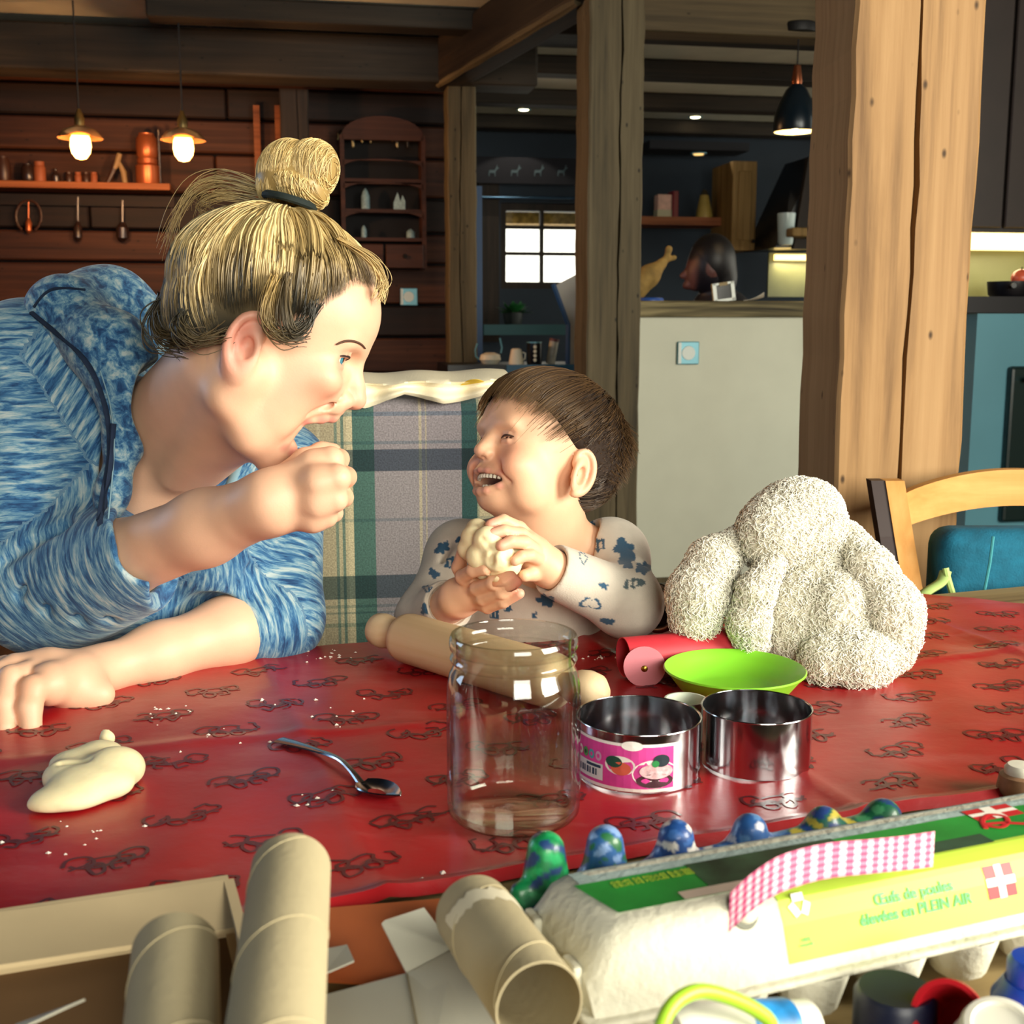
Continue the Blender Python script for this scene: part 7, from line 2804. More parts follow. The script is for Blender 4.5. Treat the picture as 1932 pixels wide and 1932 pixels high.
# cows on top of the rack
M_cow = vmat('cow_paint', rough=0.5)
for k, (x_, y_, w_, lb_) in enumerate(((657, 262, 34, 'left cow figurine on top of the plate rack'), (692, 258, 26, 'middle cow figurine on top of the plate rack'), (760, 264, 34, 'right cow figurine on top of the plate rack'))):
    base_ = wp(x_, y_ + (10 if k == 1 else 14), 0.12)
    sc = PX(base_)[2] / FPX * w_ / 34
    S = SDF(np.array(base_) - np.array([0.13, 0.08, 0.02]), np.array(base_) + np.array([0.13, 0.08, 0.2]), 0.004)
    e1 = Vector((BX.x, BX.y, 0))
    q = lambda a_, z_, d_=0: base_ + e1 * (a_ * sc) + Vector((0, 0, z_ * sc)) - BY * (d_ * sc)
    S.cap(q(-10, 22), q(10, 22), 8.5 * sc, 8 * sc, k=0.01)
    for a_ in (-11, 9):
        for d_ in (-4, 4):
            S.cap(q(a_, 18, d_), q(a_, 0, d_), 3 * sc, 2.4 * sc, k=0.006)
    S.cap(q(12, 24), q(18, 34), 5 * sc, 4.5 * sc, k=0.008)
    S.cap(q(18, 35), q(25, 31), 5 * sc, 3.2 * sc, k=0.006)
    for d_ in (-4, 4):
        S.cap(q(17, 38, d_), q(15, 45, d_ * 1.6), 1.6 * sc, 1.0 * sc, k=0.004)
    S.cap(q(-17, 26), q(-19, 10), 1.6 * sc, 1.6 * sc, k=0.004)
    V, F = S.mesh()
    nz = np.sin(V[:, 0] * 95 + k) + np.sin(V[:, 2] * 120 + V[:, 0] * 60)
    C = np.where(nz[:, None] > 0.15, np.array(lin('b9a878')), np.array(lin('16120f')))
    o = obj('cow_figurine', (V, F), M_cow, smooth=True, cols=C)
    tag(o, lb_, 'figurine', 'cow figurines on the rack')

# ---- wall sockets
M_chrome = mat('brushed_steel_plate', '5f96a4', 0.35, 0.25)


def socket(c_, name, label, sz, nrm_rot, knob):
    t = thing(name, label, 'socket', c_, nrm_rot)
    obj('plate', box(sz, 0.012, sz, bev=0.003, seg=1), M_chrome, t)
    obj('insert', xf(lathe([(0, 0.009), (sz * 0.30, 0.009), (sz * 0.31, 0.006), (sz * 0.31, 0)], 28), Matrix.Rotation(R(90), 4, 'X')), knob, t, smooth=True)
    obj('side_strip', box(sz * 0.14, 0.014, sz * 0.92, c=(-sz * 0.40, -0.001, 0)), knob, t)
    return t


socket(wp(771, 560, 0.012), 'wall_switch', 'square steel wall switch on the log wall right of the person', 0.085, BA, mat('white_insert', 'cfd8d2', 0.4))

# ================================================================== KITCHEN
# counter
cq = at(1360, 800, 4.38)


def cpl(px, py, off=0.0):
    return onplane(px, py, cq - BY * off, BY)


cl0, cl1 = cpl(1200, 800), cpl(1960, 800)
zt1, zt2, zt3 = cpl(1360, 568).z, cpl(1360, 598).z, cpl(1360, 1085).z
cm = (cl0 + cl1) / 2
cw = (cl1 - cl0).length
M_white2 = mat('white_counter_paint', 'c9cbb8', 0.55, var=0.03)
ctr_ = thing('bar_counter', 'white kitchen bar counter with a steel socket, behind the child', 'counter', (cm.x, cm.y, 0), BA)
obj('front_panel', box(cw, 0.04, zt2 - zt3, c=(0, 0.02, (zt2 + zt3) / 2)), M_white2, ctr_)
obj('body', box(cw, 0.5, zt2 - 0.02, c=(0, 0.30, (zt2 - 0.02) / 2)), M_white2, ctr_)
obj('plinth', box(cw, 0.03, zt3, c=(0, 0.03, zt3 / 2)), W_old_z, ctr_)
ZEB = wood('zebra_worktop', '241f14', '5e553a', 'a0926a', axis=0, grain=15, knots=False, bump=0.1)
for n_ in ZEB.node_tree.nodes:
    if n_.type == 'TEX_NOISE' and n_.inputs['Detail'].default_value > 5:
        n_.inputs['Distortion'].default_value = 3.0
        n_.inputs['Detail'].default_value = 2.0
wt_ = obj('worktop', box(cw + 0.03, 0.62, zt1 - zt2, bev=0.004, seg=1), ZEB, loc=(cm.x + BY.x * 0.28, cm.y + BY.y * 0.28, (zt1 + zt2) / 2), rot=(0, 0, BA))
tag(wt_, 'wavy-grained wooden worktop on the white bar counter', 'worktop')
socket(cpl(1298, 666, 0.008), 'wall_socket', 'square steel socket on the white bar counter', 0.082, BA, mat('white_insert', 'cfd8d2', 0.4))


def cback(px, py, off):
    """point behind the counter front, off metres further"""
    return onplane(px, py, cq + BY * off, BY)


def on_top(px, off):
    q_ = cback(px, 600, off)
    return Vector((q_.x, q_.y, zt1))


# baby monitor, paper, blue lid, paper bag
mon = thing('baby_monitor', 'white framed monitor with a dark screen leaning on the counter', 'monitor', on_top(1366, 0.12), BA)
sc = PX(on_top(1366, 0.12))[2] / FPX
mw, mh = 42 * sc, 36 * sc
fr_ = join(box(7 * sc, 0.015, mh, c=(-mw / 2 + 3 * sc, 0, mh / 2)), box(7 * sc, 0.015, mh, c=(mw / 2 - 3 * sc, 0, mh / 2)), box(mw, 0.015, 5 * sc, c=(0, 0, 3 * sc)), box(mw, 0.015, 4 * sc, c=(0, 0, mh - 2 * sc)))
tl_ = Matrix.Rotation(R(-8), 4, 'Y')
obj('frame', xf(fr_, tl_), mat('white_gloss', 'dfe6e0', 0.3), mon)
obj('screen', xf(box(mw - 8 * sc, 0.01, mh - 8 * sc, c=(0, 0.003, mh / 2)), tl_), mat('dark_screen', '1a1d20', 0.15), mon)
obj('clip', xf(box(mw * 0.4, 0.03, 6 * sc, c=(0, 0.006, mh - 3 * sc)), tl_), mat('clip_brown', '8a7446', 0.5), mon)
pp = obj('paper_sheet', sheet(lambda u, v: on_top(1402 + 38 * u, 0.05 + 0.08 * v) + Vector((0, 0, 0.004 + 0.03 * u * u * (1 - v * 0.5))), 8, 4, 0.001), mat('paper_pink_white', 'dcd3c4', 0.8))
tag(pp, 'curled pale paper lying on the bar counter beside the monitor', 'paper')
bl_c = thing('blue_lid', 'blue plastic lid at the left end of the bar counter', 'lid', on_top(1226, 0.06))
obj('lid_disc', lathe([(0, 0.012), (0.045, 0.012), (0.05, 0.006), (0.05, 0), (0, 0)], 24), mat('blue_lid', '2a4f9a', 0.4), bl_c, smooth=True)
bagp = on_top(1232, 0.40)
S = SDF(np.array(bagp) - np.array([0.12, 0.1, 0.0]), np.array(bagp) + np.array([0.16, 0.1, 0.25]), 0.005)
S.chain([cback(1200, 545, 0.4), cback(1225, 520, 0.4), cback(1248, 498, 0.4)], [0.045, 0.04, 0.02], k=0.02)
S.chain([cback(1248, 498, 0.4), cback(1258, 485, 0.4), cback(1262, 470, 0.4)], [0.016, 0.01, 0.014], k=0.01)
S.cap(cback(1256, 492, 0.4), cback(1272, 486, 0.4), 0.008, 0.010, k=0.01)
o = obj('paper_bag', S.mesh(), mat('kraft_bag', '8a6f3a', 0.8, var=0.3, vscale=25), smooth=True)
tag(o, 'tied yellow-brown bag on the counter beside the cracked post', 'bag')

# person in the dark behind the counter, bent over, dark hair
pd = 0.75
Sx = SDF(np.array(cback(1320, 560, pd)) - np.array([0.35, 0.3, 0.45]), np.array(cback(1320, 560, pd)) + np.array([0.35, 0.35, 0.35]), 0.006)
hc = cback(1335, 500, pd)
Sx.ell(hc, (0.085, 0.10, 0.11), k=0.02)
Sx.ell(hc + Vector((-0.05, -0.01, -0.04)), (0.045, 0.05, 0.07), k=0.02)
Sx.cap(hc + Vector((-0.09, -0.01, -0.03)), hc + Vector((-0.105, -0.01, -0.045)), 0.012, 0.014, k=0.012)
Sx.ell(hc + Vector((-0.085, -0.005, -0.085)), (0.02, 0.03, 0.018), k=0.012)
Sx.ell(hc + Vector((0.01, -0.085, -0.02)), (0.018, 0.01, 0.028), k=0.006)
Sx.cap(hc + Vector((0.03, 0.02, -0.05)), hc + Vector((0.06, 0.05, -0.18)), 0.05, 0.055, k=0.02)
Sx.cap(hc + Vector((0.06, 0.05, -0.2)), hc + Vector((0.08, 0.08, -0.5)), 0.12, 0.14, k=0.03)
V, F = Sx.mesh()
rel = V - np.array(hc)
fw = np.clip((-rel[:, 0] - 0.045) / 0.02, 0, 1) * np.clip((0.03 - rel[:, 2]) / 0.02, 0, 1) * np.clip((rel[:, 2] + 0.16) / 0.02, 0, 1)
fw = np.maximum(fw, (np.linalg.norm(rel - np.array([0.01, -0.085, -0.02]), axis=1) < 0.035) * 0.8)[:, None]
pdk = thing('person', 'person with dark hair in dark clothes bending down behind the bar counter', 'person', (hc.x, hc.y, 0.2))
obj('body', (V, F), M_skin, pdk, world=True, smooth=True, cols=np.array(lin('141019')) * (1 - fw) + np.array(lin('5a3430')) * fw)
Sx = SDF(np.array(hc) - np.array([0.35, 0.35, 0.62]), np.array(hc) + np.array([0.4, 0.4, 0.1]), 0.007)
Sx.chain([hc + Vector((0.08, 0.06, -0.55)), hc + Vector((0.07, 0.06, -0.24))], [0.18, 0.15], k=0.03)
for s_ in (-1, 1):
    Sx.chain([hc + Vector((0.05 + 0.04 * s_, 0.05 - 0.16 * s_, -0.22)), hc + Vector((-0.06, -0.12 * s_ - 0.02, -0.35)), hc + Vector((-0.2, -0.06 * s_, -0.36))], [0.07, 0.055, 0.04], k=0.03)
obj('dark_top', Sx.mesh(), mat('black_knit', '0c0a12', 0.95), pdk, world=True, smooth=True)
Sx = SDF(np.array(hc) - 0.16, np.array(hc) + 0.16, 0.005)
Sx.ell(hc + Vector((0.02, 0.005, 0.02)), (0.098, 0.112, 0.112), k=0.02)
Sx.ell(hc + Vector((0.07, 0.02, -0.05)), (0.06, 0.085, 0.09), k=0.02)
Sx.half(hc + Vector((-0.045, 0, 0.02)), (0.9, 0, 0.45))
obj('hair', Sx.mesh(), mat('black_hair', '0a080d', 0.5), pdk, world=True, smooth=True)

# ---- shelf and cupboard on the far wall, right part
kq = KQ - BY * 0.35


def kp(px, py, off=0.0):
    return onplane(px, py, kq - BY * off, BY)


a, b = kp(1190, 420), kp(1378, 420)
ks = obj('kitchen_shelf', box((b - a).length, 0.25, 0.05), M_shelf, loc=(a + b) / 2, rot=(0, 0, BA))
tag(ks, 'brown kitchen wall shelf carrying boxes and a yellow bottle', 'shelf')
sc = PX(a)[2] / FPX


def kbox(px0, px1, py0, py1, name, label, cat, m_, th=0.08):
    a_, b_ = kp(px0, py1, 0.05), kp(px1, py0, 0.05)
    w_ = (Vector((b_.x, b_.y, 0)) - Vector((a_.x, a_.y, 0))).length
    t = thing(name, label, cat, ((a_.x + b_.x) / 2, (a_.y + b_.y) / 2, a_.z), BA)
    obj('carton', box(w_, th, b_.z - a_.z, bev=0.004, seg=1, c=(0, 0, (b_.z - a_.z) / 2)), m_, t)
    return t, w_, b_.z - a_.z


t, w_, h_ = kbox(1237, 1265, 368, 411, 'food_box', 'pale pink food box on the kitchen shelf', 'box', mat('pale_pink_box', 'd6a994', 0.6, var=0.15, vscale=30))
obj('label_band', box(w_ * 1.02, 0.082, h_ * 0.3, c=(0, 0, h_ * 0.18)), mat('cream_band', 'b9b08c', 0.6), t)
t, w_, h_ = kbox(1264, 1275, 362, 411, 'recipe_book', 'narrow dark red book upright beside the pink box', 'book', mat('dark_red_cover', '8a2430', 0.6), 0.12)
obj('pages', box(w_ * 0.7, 0.122, h_ * 0.96, c=(0, -0.003, h_ / 2)), mat('page_edge', '7a3a34', 0.7), t)
yb = kp(1328, 411, 0.05)
t = thing('squeeze_bottle', 'conical yellow squeeze bottle on the kitchen shelf', 'bottle', yb)
r_, h_ = 16 * sc, 52 * sc
obj('bottle_body', lathe([(0, 0), (r_, 0), (r_, h_ * 0.1), (r_ * 0.75, h_ * 0.45), (r_ * 0.5, h_ * 0.8), (0, h_ * 0.82)], 24), mat('mustard_plastic', 'a8924a', 0.4, var=0.2), t, smooth=True)
obj('nozzle', lathe([(r_ * 0.4, h_ * 0.8), (r_ * 0.35, h_ * 0.92), (r_ * 0.12, h_), (0, h_)], 20), mat('dark_nozzle', '3a3220', 0.5), t, smooth=True)
# wall cupboard with a lit side
a, b = kp(1378, 472, 0.3), kp(1428, 305, 0.3)
cb_ = thing('wall_cupboard', 'wooden wall cupboard with a panelled door over the counter', 'cupboard', ((a.x + b.x) / 2, (a.y + b.y) / 2, a.z), BA)
W_cup = wood('cupboard_oak', '3e2e18', '7a6034', '94774a', axis=2, grain=12, knots=False)
cwid, chgt = (b - a).x / BX.x, b.z - a.z
obj('carcass', box(cwid, 0.35, chgt, c=(0, 0.19, chgt / 2)), W_cup, cb_)
dr_ = obj('door', box(cwid, 0.022, chgt, bev=0.004, seg=1, c=(0, 0, chgt / 2)), W_cup, cb_)
obj('door_panel', box(cwid * 0.55, 0.012, chgt * 0.78, bev=0.004, seg=1, c=(0.0, -0.014, chgt / 2)), W_cup, dr_)
obj('knob', xf(lathe([(0, 0.025), (0.012, 0.02), (0.006, 0)], 14), Matrix.Translation((cwid * 0.36, -0.02, chgt * 0.1)) @ Matrix.Rotation(R(90), 4, 'X')), M_gap, dr_)
# cooker hood: slanted wood-clad cowl
hp_ = [kp(1432, 472, 0.4), kp(1560, 470, 0.4), kp(1560, 300, 0.4), kp(1512, 300, 0.4)]
hd_ = thing('cooker_hood', 'dark cooker hood with a slanted wooden edge over the hob', 'hood', kp(1490, 470, 0.4), BA)
o0 = kp(1490, 470, 0.4)
lx = lambda p_: ((p_ - o0).dot(BX), (p_ - o0).z)
obj('cowl', prism([lx(p_) for p_ in hp_], 0.5), mat('hood_black', '0a0a10', 0.3), hd_)
q0, q1 = lx(kp(1478, 470, 0.66)), lx(kp(1540, 300, 0.66))
obj('slanted_board', prism([(q0[0] + 0.05, q0[1] + 0.0), (q0[0] + 0.16, q0[1]), (q1[0] + 0.02, q1[1]), (q1[0] - 0.06, q1[1])], 0.04), W_dark_z, hd_).location = (0, -0.27, 0)
gl_ = thing('drinking_glass', 'glass catching light on the hood shelf beside the pillar', 'glass', kp(1482, 462, 0.72))
sc2 = PX(kp(1482, 462, 0.72))[2] / FPX
obj('glass_body', lathe([(0, 0), (12 * sc2, 0), (14 * sc2, 4 * sc2), (17 * sc2, 58 * sc2), (16 * sc2, 58 * sc2), (13 * sc2, 6 * sc2), (0, 4 * sc2)], 24), mat('frosted_glass', 'c8dcdc', 0.15, trans=0.4), gl_, smooth=True)
tray_ = obj('serving_board', box(60 * sc2, 0.2, 16 * sc2, bev=0.01), W_cup, loc=kp(1510, 440, 0.75), rot=(0, 0, BA))
tag(tray_, 'wooden serving board leaning on the hood shelf', 'board')
# backsplash under the hood with a warm light strip
M_led = mat('warm_led', 'ffdf9a', 0.4, emit='ffd680', estr=2.6)
M_tile = mat('olive_backsplash', '6a6f4c', 0.4, var=0.1)
a, b = kp(1455, 560, 0.28), kp(1560, 478, 0.28)
bs_ = obj('backsplash', box(abs((b - a).x / BX.x) * 1.15, 0.02, b.z - a.z), M_tile, loc=(a + b) / 2, rot=(0, 0, BA))
tag(bs_, 'olive green glass backsplash behind the hob', 'backsplash')
for (x0_, y0_, x1_, y1_, off, nm) in ((1462, 488, 1560, 484, 0.33, 'warm light strip under the cooker hood, left of the pillar'),):
    a, b = kp(x0_, y0_, off), kp(x1_, y1_, off)
    o = obj('light_strip', box((b - a).length, 0.03, 0.035), M_led, loc=(a + b) / 2, rot=(0, 0, BA))
    tag(o, nm, 'lamp')
    ld = bpy.data.lights.new('strip_glow', 'AREA')
    ld.shape = 'RECTANGLE'
    ld.size, ld.size_y = 0.3, 0.04
    ld.energy = 1.2
    ld.color = (1, 0.8, 0.5)
    lo_ = bpy.data.objects.new('strip_glow', ld)
    COL.objects.link(lo_)
    lo_.location = (a + b) / 2 + Vector((0, -0.02, -0.03))

# right of the pillar: cupboard above, lit splash, worktop and a blue-grey unit
rq = at(1890, 700, 3.9)


def rp_pt(px, py, off=0.0):
    return onplane(px, py, rq - BY * off, BY)


def rbox(px0, px1, py0, py1, name, m_, depth, off=0.0, parent=None, bev=0.0):
    a_, b_ = rp_pt(px0, py1, off), rp_pt(px1, py0, off)
    w_ = (b_ - a_).dot(BX)
    o_ = obj(name, box(w_, depth, b_.z - a_.z, bev=bev), m_, parent, loc=(a_ + b_) / 2 + BY * (depth / 2), rot=(0, 0, BA))
    return o_


o = rbox(1800, 2050, -60, 438, 'tall_cupboard', mat('dark_oak', '1c1614', 0.5, var=0.2), 0.35)
tag(o, 'dark wooden wall cupboard at the right, behind the pillar', 'cupboard')
for k in range(3):
    q_ = obj('door', box(0.15, 0.016, 0.78, bev=0.004, seg=1), mat('dark_oak_door', '241a16', 0.5, var=0.2), o, loc=(-0.12 + 0.16 * k, -0.185, 0.0))
o = rbox(1800, 2050, 440, 470, 'light_strip', M_led, 0.05, 0.0)
tag(o, 'warm light strip under the dark cupboard at the right edge', 'lamp')
ld = bpy.data.lights.new('strip_glow', 'AREA')
ld.shape = 'RECTANGLE'
ld.size, ld.size_y = 0.4, 0.05
ld.energy = 1.0
ld.color = (1, 0.8, 0.5)
lo_ = bpy.data.objects.new('strip_glow', ld)
COL.objects.link(lo_)
lo_.location = rp_pt(1900, 476, 0.02)
o = rbox(1800, 2050, 470, 566, 'backsplash', M_tile, 0.02, -0.10)
tag(o, 'green backsplash lit from above at the right edge', 'backsplash')
o = rbox(1800, 2050, 560, 590, 'worktop', mat('dark_worktop', '141418', 0.35), 0.3, 0.16)
tag(o, 'dark worktop behind the pillar at the right edge', 'worktop')
bu = thing('kitchen_unit', 'blue-grey kitchen unit with a dark glass oven door at the right', 'cabinet', rp_pt(1900, 1100, 0.15), BA)
a_, b_ = rp_pt(1800, 1330, 0.15), rp_pt(2050, 592, 0.15)
w_, h_ = (b_ - a_).dot(BX), b_.z - a_.z
off0 = (a_ + b_) / 2 - rp_pt(1900, 1100, 0.15)
o1 = obj('unit_body', box(w_, 0.28, h_), mat('blue_grey_front', '4f7f8c', 0.35, var=0.08, vscale=3), bu, loc=(off0.dot(BX), 0.14, off0.z))
c1, c2 = rp_pt(1885, 985, 0.16), rp_pt(2050, 690, 0.16)
cc_ = (c1 + c2) / 2 - rp_pt(1900, 1100, 0.15)
o2 = obj('oven_door', box((c2 - c1).dot(BX), 0.03, c2.z - c1.z, bev=0.01), mat('oven_glass', '10201f', 0.25), bu, loc=(cc_.dot(BX), -0.012, cc_.z))
obj('handle', tube([(-0.1, -0.04, (c2.z - c1.z) * 0.42), (0.1, -0.04, (c2.z - c1.z) * 0.42)], 0.008, 8), M_chrome, o2)
pan = thing('black_pan', 'black pan on the worktop at the right edge', 'pan', rp_pt(1905, 562, 0.10))
obj('pan_body', lathe([(0, 0), (0.055, 0), (0.065, 0.01), (0.07, 0.05), (0.068, 0.05), (0.06, 0.012), (0, 0.006)], 32), mat('black_iron', '06060c', 0.4), pan, smooth=True)
obj('pan_handle', tube([(-0.02, -0.06, 0.035), (-0.03, -0.10, 0.035)], 0.008, 8), mat('black_iron', '06060c', 0.4), pan)
tm = thing('tomato', 'red tomato lying in the black pan at the right edge', 'tomato', rp_pt(1926, 530, 0.12))
obj('fruit', lathe([(0.030 * math.sin(t) * (1 + 0.05 * math.cos(t)), 0.026 * -math.cos(t) + 0.01) for t in np.linspace(0, math.pi, 14)], 24), mat('tomato_red', 'c2543a', 0.35), tm, smooth=True)
obj('stalk', tube([(0, 0, 0.034), (0.002, 0, 0.042)], 0.003, 6), mat('stalk_green', '4a5a2a', 0.7), tm)

# ---- pendant lamp over the counter
lp_ = at(1500, 250, 4.64)
sc = 4.64 / FPX
pl_ = thing('pendant_lamp', 'black metal pendant lamp with a copper neck, left of the pillar', 'lamp', lp_)
M_lamp = mat('black_enamel', '0d1a24', 0.3, 0.2)
obj('shade', lathe([(39 * sc, 0), (40 * sc, 2 * sc), (38 * sc, 28 * sc), (30 * sc, 52 * sc), (19 * sc, 74 * sc), (9 * sc, 84 * sc), (8.5 * sc, 83 * sc), (18 * sc, 72 * sc), (29 * sc, 50 * sc), (36.5 * sc, 28 * sc), (38 * sc, 1 * sc)], 40), M_lamp, pl_, smooth=True)
obj('shade_lining', lathe([(37 * sc, 1.5 * sc), (35 * sc, 27 * sc), (28 * sc, 48 * sc), (17 * sc, 69 * sc)], 36), mat('warm_lining', 'e8c98a', 0.5), pl_, smooth=True)
obj('neck', lathe([(9 * sc, 82 * sc), (10 * sc, 90 * sc), (8 * sc, 104 * sc), (6 * sc, 116 * sc), (3 * sc, 118 * sc)], 24), mat('copper_neck', '9a5a3c', 0.3, 0.9), pl_, smooth=True)
obj('cord', tube([(0, 0, 116 * sc), (0, 0, 176 * sc)], 0.003, 6), M_cord, pl_)
obj('ceiling_rose', lathe([(0, 188 * sc), (30 * sc, 188 * sc), (32 * sc, 184 * sc), (30 * sc, 172 * sc), (0, 170 * sc)], 32), M_cord, pl_, smooth=True)
obj('bulb', lathe([(0, 4 * sc), (13 * sc, 8 * sc), (17 * sc, 18 * sc), (13 * sc, 32 * sc), (6 * sc, 42 * sc)], 20), mat('pendant_bulb', 'ffe2a8', 0.3, emit='ffd890', estr=6), pl_, smooth=True)
ld = bpy.data.lights.new('pendant_glow', 'POINT')
ld.energy = 2.0
ld.color = (1, 0.8, 0.5)
ld.shadow_soft_size = 0.02
lo_ = bpy.data.objects.new('pendant_glow', ld)
COL.objects.link(lo_)
lo_.parent = pl_
lo_.location = (0, 0, -0.02)

# ---- ceiling spots
M_spot = mat('spot_light', 'fff2cc', 0.3, emit='ffe9b8', estr=9)
for k, (px, py, Y, lb_) in enumerate(((988, 207, 7.05, 'bright ceiling spot in the white panel left of the cracked post'), (1312, 221, 7.05, 'bright ceiling spot between the beams over the counter'))):
    q_ = at(px, py, Y)
    q_.z = 2.374
    f_ = (q_.z - CAM.z) / (at(px, py, 1.0).z - CAM.z)
    d_ = at(px, py, 1.0) - CAM
    q_ = CAM + d_ * ((2.37 - CAM.z) / d_.z)
    t = thing('ceiling_spot', lb_, 'lamp', q_, group='recessed kitchen spots')
    obj('rim', lathe([(0.028, 0), (0.042, -0.004), (0.045, 0.002), (0.028, 0.004)], 24, closed=True), M_chrome, t)
    obj('lens', lathe([(0, -0.006), (0.02, -0.005), (0.03, -0.001), (0.03, 0.003)], 20), M_spot, t)
    ld = bpy.data.lights.new('spot_glow', 'SPOT')
    ld.energy = 5
    ld.spot_size = R(110)
    ld.color = (1, 0.88, 0.66)
    lo_ = bpy.data.objects.new('spot_glow', ld)
    COL.objects.link(lo_)
    lo_.parent = t
    lo_.location = (0, 0, -0.03)
q_ = kp(1318, 290, 0.05)
t = thing('cabinet_spot', 'small warm spot under the dark shelf in the kitchen', 'lamp', q_)
obj('rim', lathe([(0.03, 0), (0.05, -0.004), (0.052, 0.004), (0.03, 0.006)], 20, closed=True), M_chrome, t)
obj('lens', lathe([(0, -0.012), (0.03, -0.008), (0.034, 0)], 18), mat('dim_spot', 'e8c88a', 0.3, emit='e0b870', estr=1.2), t)
a, b = kp(1215, 280, 0.05), kp(1400, 280, 0.05)
o = obj('top_shelf', box((b - a).length, 0.25, 0.05), mat('navy_shelf', '10131c', 0.7), loc=(a + b) / 2, rot=(0, 0, BA))
tag(o, 'dark navy pelmet shelf under the kitchen ceiling', 'shelf')

# ---- doorway side: valance with deer, blue edge, sideboard with mugs
vq = KQ - BY * 0.25


def vp(px, py, off=0.0):
    return onplane(px, py, vq - BY * off, BY)


a, b = vp(898, 345), vp(1105, 300)
va = thing('window_valance', 'dark valance with a row of pale deer above the kitchen window', 'valance', ((a.x + b.x) / 2, (a.y + b.y) / 2, a.z), BA)
vw, vh = (b - a).dot(BX), b.z - a.z
obj('fabric', box(vw, 0.02, vh, c=(0, 0, vh / 2)), mat('navy_fabric', '0d0e18', 0.9), va)
M_deer = mat('deer_print', '3a4a52', 0.8)
for x_ in (930, 972, 1016, 1060):
    q_ = vp(x_, 322, 0.014)
    sc = PX(q_)[2] / FPX
    lx_ = (q_ - Vector(va.location)).dot(BX)
    lz_ = q_.z - a.z
    dp = [(-8, -4), (-8, -10), (-6.5, -10), (-6, -4), (3, -4), (3.5, -10), (5, -10), (5, -2), (8, 3), (11, 4), (11, 6), (8, 7), (9, 11), (7, 10), (6, 5), (3, 1), (-7, 1)]
    obj('deer', place(prism([(u_ * sc, w_ * sc) for u_, w_ in dp], 0.004), Vector((lx_, -0.013, lz_))), M_deer, va)
a, b = at(903, 690, 5.62), at(903, 352, 5.62)
o = obj('trim_2', box(0.028, 0.05, b.z - a.z), mat('blue_edge', '143f6a', 0.5), loc=(a + b) / 2, rot=(0, 0, BA))
tag(o, kind='structure')
# sideboard with blue front edge
SQ = at(985, 700, 5.2)


def sp_(px, py, off=0.0):
    return onplane(px, py, SQ - BY * off, BY)


a, b = sp_(845, 695), sp_(1100, 695)
sbd = thing('sideboard', 'dark sideboard with a blue front edge in the kitchen doorway', 'sideboard', ((a.x + b.x) / 2, (a.y + b.y) / 2, 0), BA)
sw = (b - a).dot(BX)
ztop_ = sp_(985, 688).z
obj('top', box(sw, 0.4, 0.035, c=(0, 0.2, ztop_ - 0.0175)), mat('sideboard_black', '0b0c14', 0.4), sbd)
e0, e1_ = sp_(955, 700), sp_(1085, 700)
obj('blue_edge', box((e1_ - e0).dot(BX), 0.012, 0.035, c=(((e0 + e1_) / 2 - (a + b) / 2).dot(BX), -0.007, ztop_ - 0.0175)), mat('petrol_edge', '1a5a78', 0.4), sbd)
obj('cabinet', box(sw * 0.9, 0.36, ztop_ - 0.04, c=(0, 0.22, (ztop_ - 0.04) / 2)), W_dark_x, sbd)


def sb_stand(px, off):
    q_ = sp_(px, 690, -off)
    return Vector((q_.x, q_.y, ztop_))


sc = 5.3 / FPX
M_mug = mat('white_mug', 'd8d2bc', 0.4)
M_blackmug = mat('black_enamel_mug', '0a0b10', 0.3)
t = thing('white_dish', 'white oval dish with a wire handle on the sideboard', 'dish', sb_stand(925, 0.12))
obj('dish_body', lathe([(0, 0), (14 * sc, 0), (20 * sc, 8 * sc), (18 * sc, 17 * sc), (8 * sc, 21 * sc), (0, 21 * sc)], 24), M_mug, t, smooth=True)
obj('wire_handle', tube([(-20 * sc, 0, 8 * sc), (-27 * sc, 0, 14 * sc), (-28 * sc, 0, 26 * sc), (-24 * sc, 0, 38 * sc)], 0.004, 6), M_chrome, t, smooth=True)
obj('wire_handle', tube([(20 * sc, 0, 20 * sc), (22 * sc, 0, 30 * sc), (18 * sc, 0, 48 * sc)], 0.004, 6), M_chrome, t, smooth=True)
t = thing('white_mug', 'tapered white mug in the middle of the sideboard', 'mug', sb_stand(974, 0.06))
obj('mug_body', lathe([(0, 0), (14 * sc, 0), (13 * sc, 8 * sc), (9.5 * sc, 27 * sc), (7 * sc, 29 * sc), (0, 29 * sc)], 24), M_mug, t, smooth=True)
obj('mug_handle', tube([(11 * sc, 0, 22 * sc), (17 * sc, 0, 20 * sc), (16 * sc, 0, 10 * sc), (12.5 * sc, 0, 8 * sc)], 0.004, 6), M_mug, t, smooth=True)
t = thing('black_mug', 'black mug with a row of white dots on the sideboard', 'mug', sb_stand(1008, 0.05))
obj('mug_body', lathe([(0, 0), (13 * sc, 0), (14 * sc, 2 * sc), (14 * sc, 40 * sc), (13 * sc, 40 * sc), (12 * sc, 4 * sc), (0, 3 * sc)], 24), M_blackmug, t, smooth=True)
obj('steel_rim', lathe([(14.5 * sc, 39 * sc), (14.5 * sc, 41 * sc), (12.5 * sc, 41 * sc), (12.5 * sc, 39 * sc)], 24, closed=True), M_chrome, t)
for k in range(4):
    obj('white_dot', xf(lathe([(0, 0.002), (3.2 * sc, 0.0)], 12), Matrix.Translation((1 * sc, -14 * sc, (8 + 8 * k) * sc)) @ Matrix.Rotation(R(90), 4, 'X')), M_mug, t)
t = thing('tilted_tin', 'white striped tin leaning at the right of the sideboard', 'tin', sb_stand(1038, 0.08))
t.rotation_euler = (0, R(10), BA)
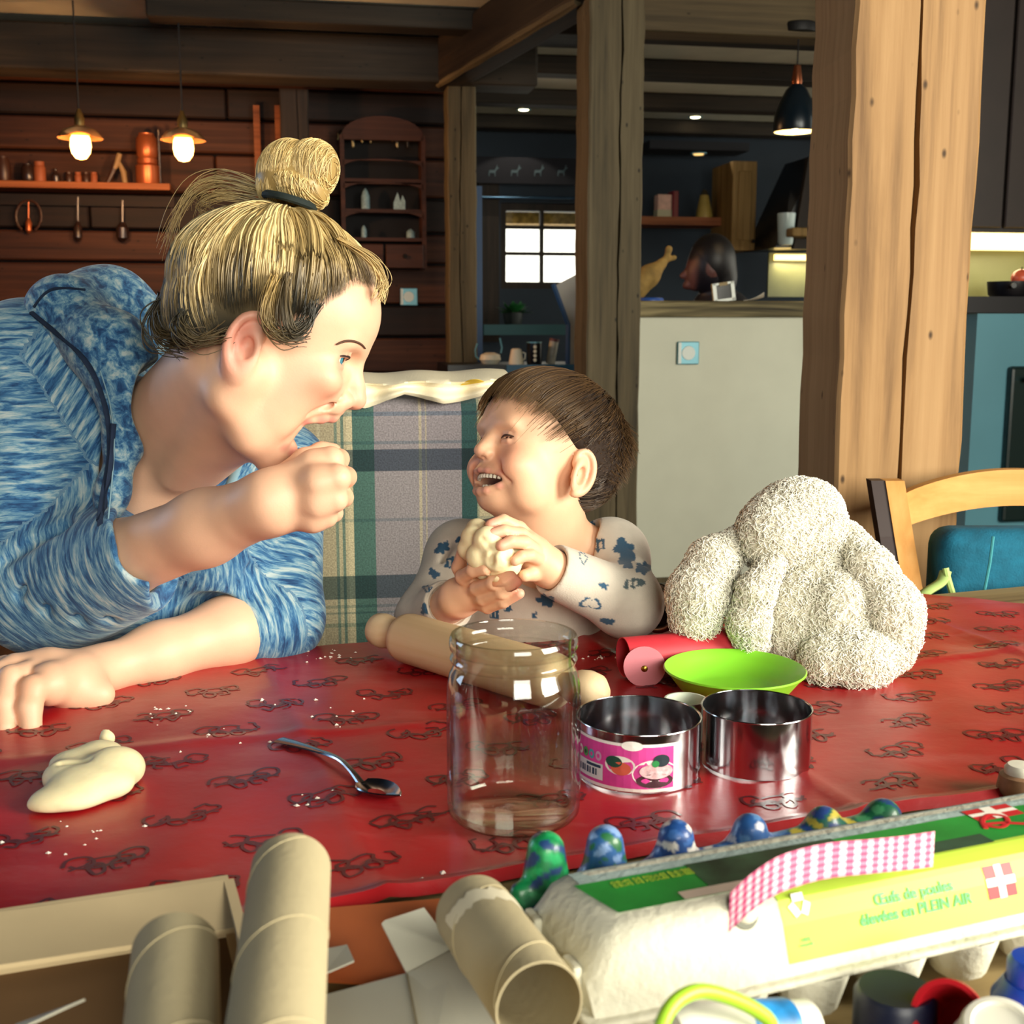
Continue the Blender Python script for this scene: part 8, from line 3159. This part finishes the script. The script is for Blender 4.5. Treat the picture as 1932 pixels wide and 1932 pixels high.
obj('tin_body', lathe([(0, 0), (8 * sc, 0), (8.5 * sc, 1 * sc), (8.5 * sc, 44 * sc), (0, 45 * sc)], 24), mat('tin_white', 'b9b8a8', 0.35, var=0.3, vscale=40), t, smooth=True)
obj('tin_lid', lathe([(9 * sc, 42 * sc), (9 * sc, 47 * sc), (0, 47.5 * sc)], 24), mat('tin_lid_red', '6a3a3a', 0.5), t, smooth=True)
# tall slanting white board beside the post
bd = thing('white_board', 'tall white board standing aslant beside the cracked post', 'board', sb_stand(1070, 0.02))
pz = [(1046, 540), (1088, 518), (1096, 700), (1074, 700), (1074, 610)]
pp_ = [sp_(x_, y_, -0.03) for x_, y_ in pz]
o0 = Vector(bd.location)
V = [p_ - o0 for p_ in pp_] + [p_ - o0 + BY * 0.03 for p_ in pp_]
n = len(pp_)
obj('board_face', (V, [list(range(n)), list(range(n, 2 * n))[::-1]] + [[i, i + n, (i + 1) % n + n, (i + 1) % n] for i in range(n)]), mat('lilac_white', 'a9a6a0', 0.6), bd)
obj('board_edge', tube([sp_(1044, 536, -0.025) - o0, sp_(1072, 612, -0.025) - o0, sp_(1071, 700, -0.025) - o0], 0.012, 6), mat('blue_edge', '143f6a', 0.5), bd)
# things on the window ledge further back
lq = KQ - BY * 0.6


def lpnt(px, py):
    return onplane(px, py, lq, BY)


a, b = lpnt(905, 622), lpnt(1060, 600)
ld_ = obj('window_ledge', box((b - a).dot(BX), 0.35, 0.06), mat('teal_ledge', '1a4a50', 0.6), loc=((a.x + b.x) / 2, (a.y + b.y) / 2, a.z), rot=(0, 0, BA))
tag(ld_, 'teal ledge with a plant under the kitchen window', 'ledge')
pt_ = thing('potted_plant', 'leafy green plant in a dark pot under the kitchen window', 'plant', lpnt(968, 612))
sc = PX(lpnt(968, 612))[2] / FPX
obj('pot', lathe([(0, 0), (16 * sc, 0), (20 * sc, 22 * sc), (18 * sc, 22 * sc), (0, 18 * sc)], 20), mat('dark_pot', '141c1c', 0.5), pt_, smooth=True)
V, F = [], []
rnd = random.Random(4)
for k in range(60):
    a_ = rnd.uniform(0, 6.28)
    el = rnd.uniform(0.1, 1.3)
    L_ = rnd.uniform(16, 34) * sc
    d_ = Vector((math.cos(a_) * math.cos(el), math.sin(a_) * math.cos(el), math.sin(el)))
    s_ = d_.cross(Vector((0, 0, 1))).normalized() * (L_ * 0.25)
    b_ = Vector((rnd.uniform(-8, 8) * sc, 0, 20 * sc))
    k0 = len(V)
    V += [b_, b_ + d_ * L_ * 0.5 + s_, b_ + d_ * L_ + Vector((0, 0, -4 * sc)), b_ + d_ * L_ * 0.5 - s_]
    F.append([k0, k0 + 1, k0 + 2, k0 + 3])
lf = obj('leaves', (V, F), mat('leaf_green', '1c5a28', 0.5, var=0.3), pt_)
lf['kind'] = 'stuff'
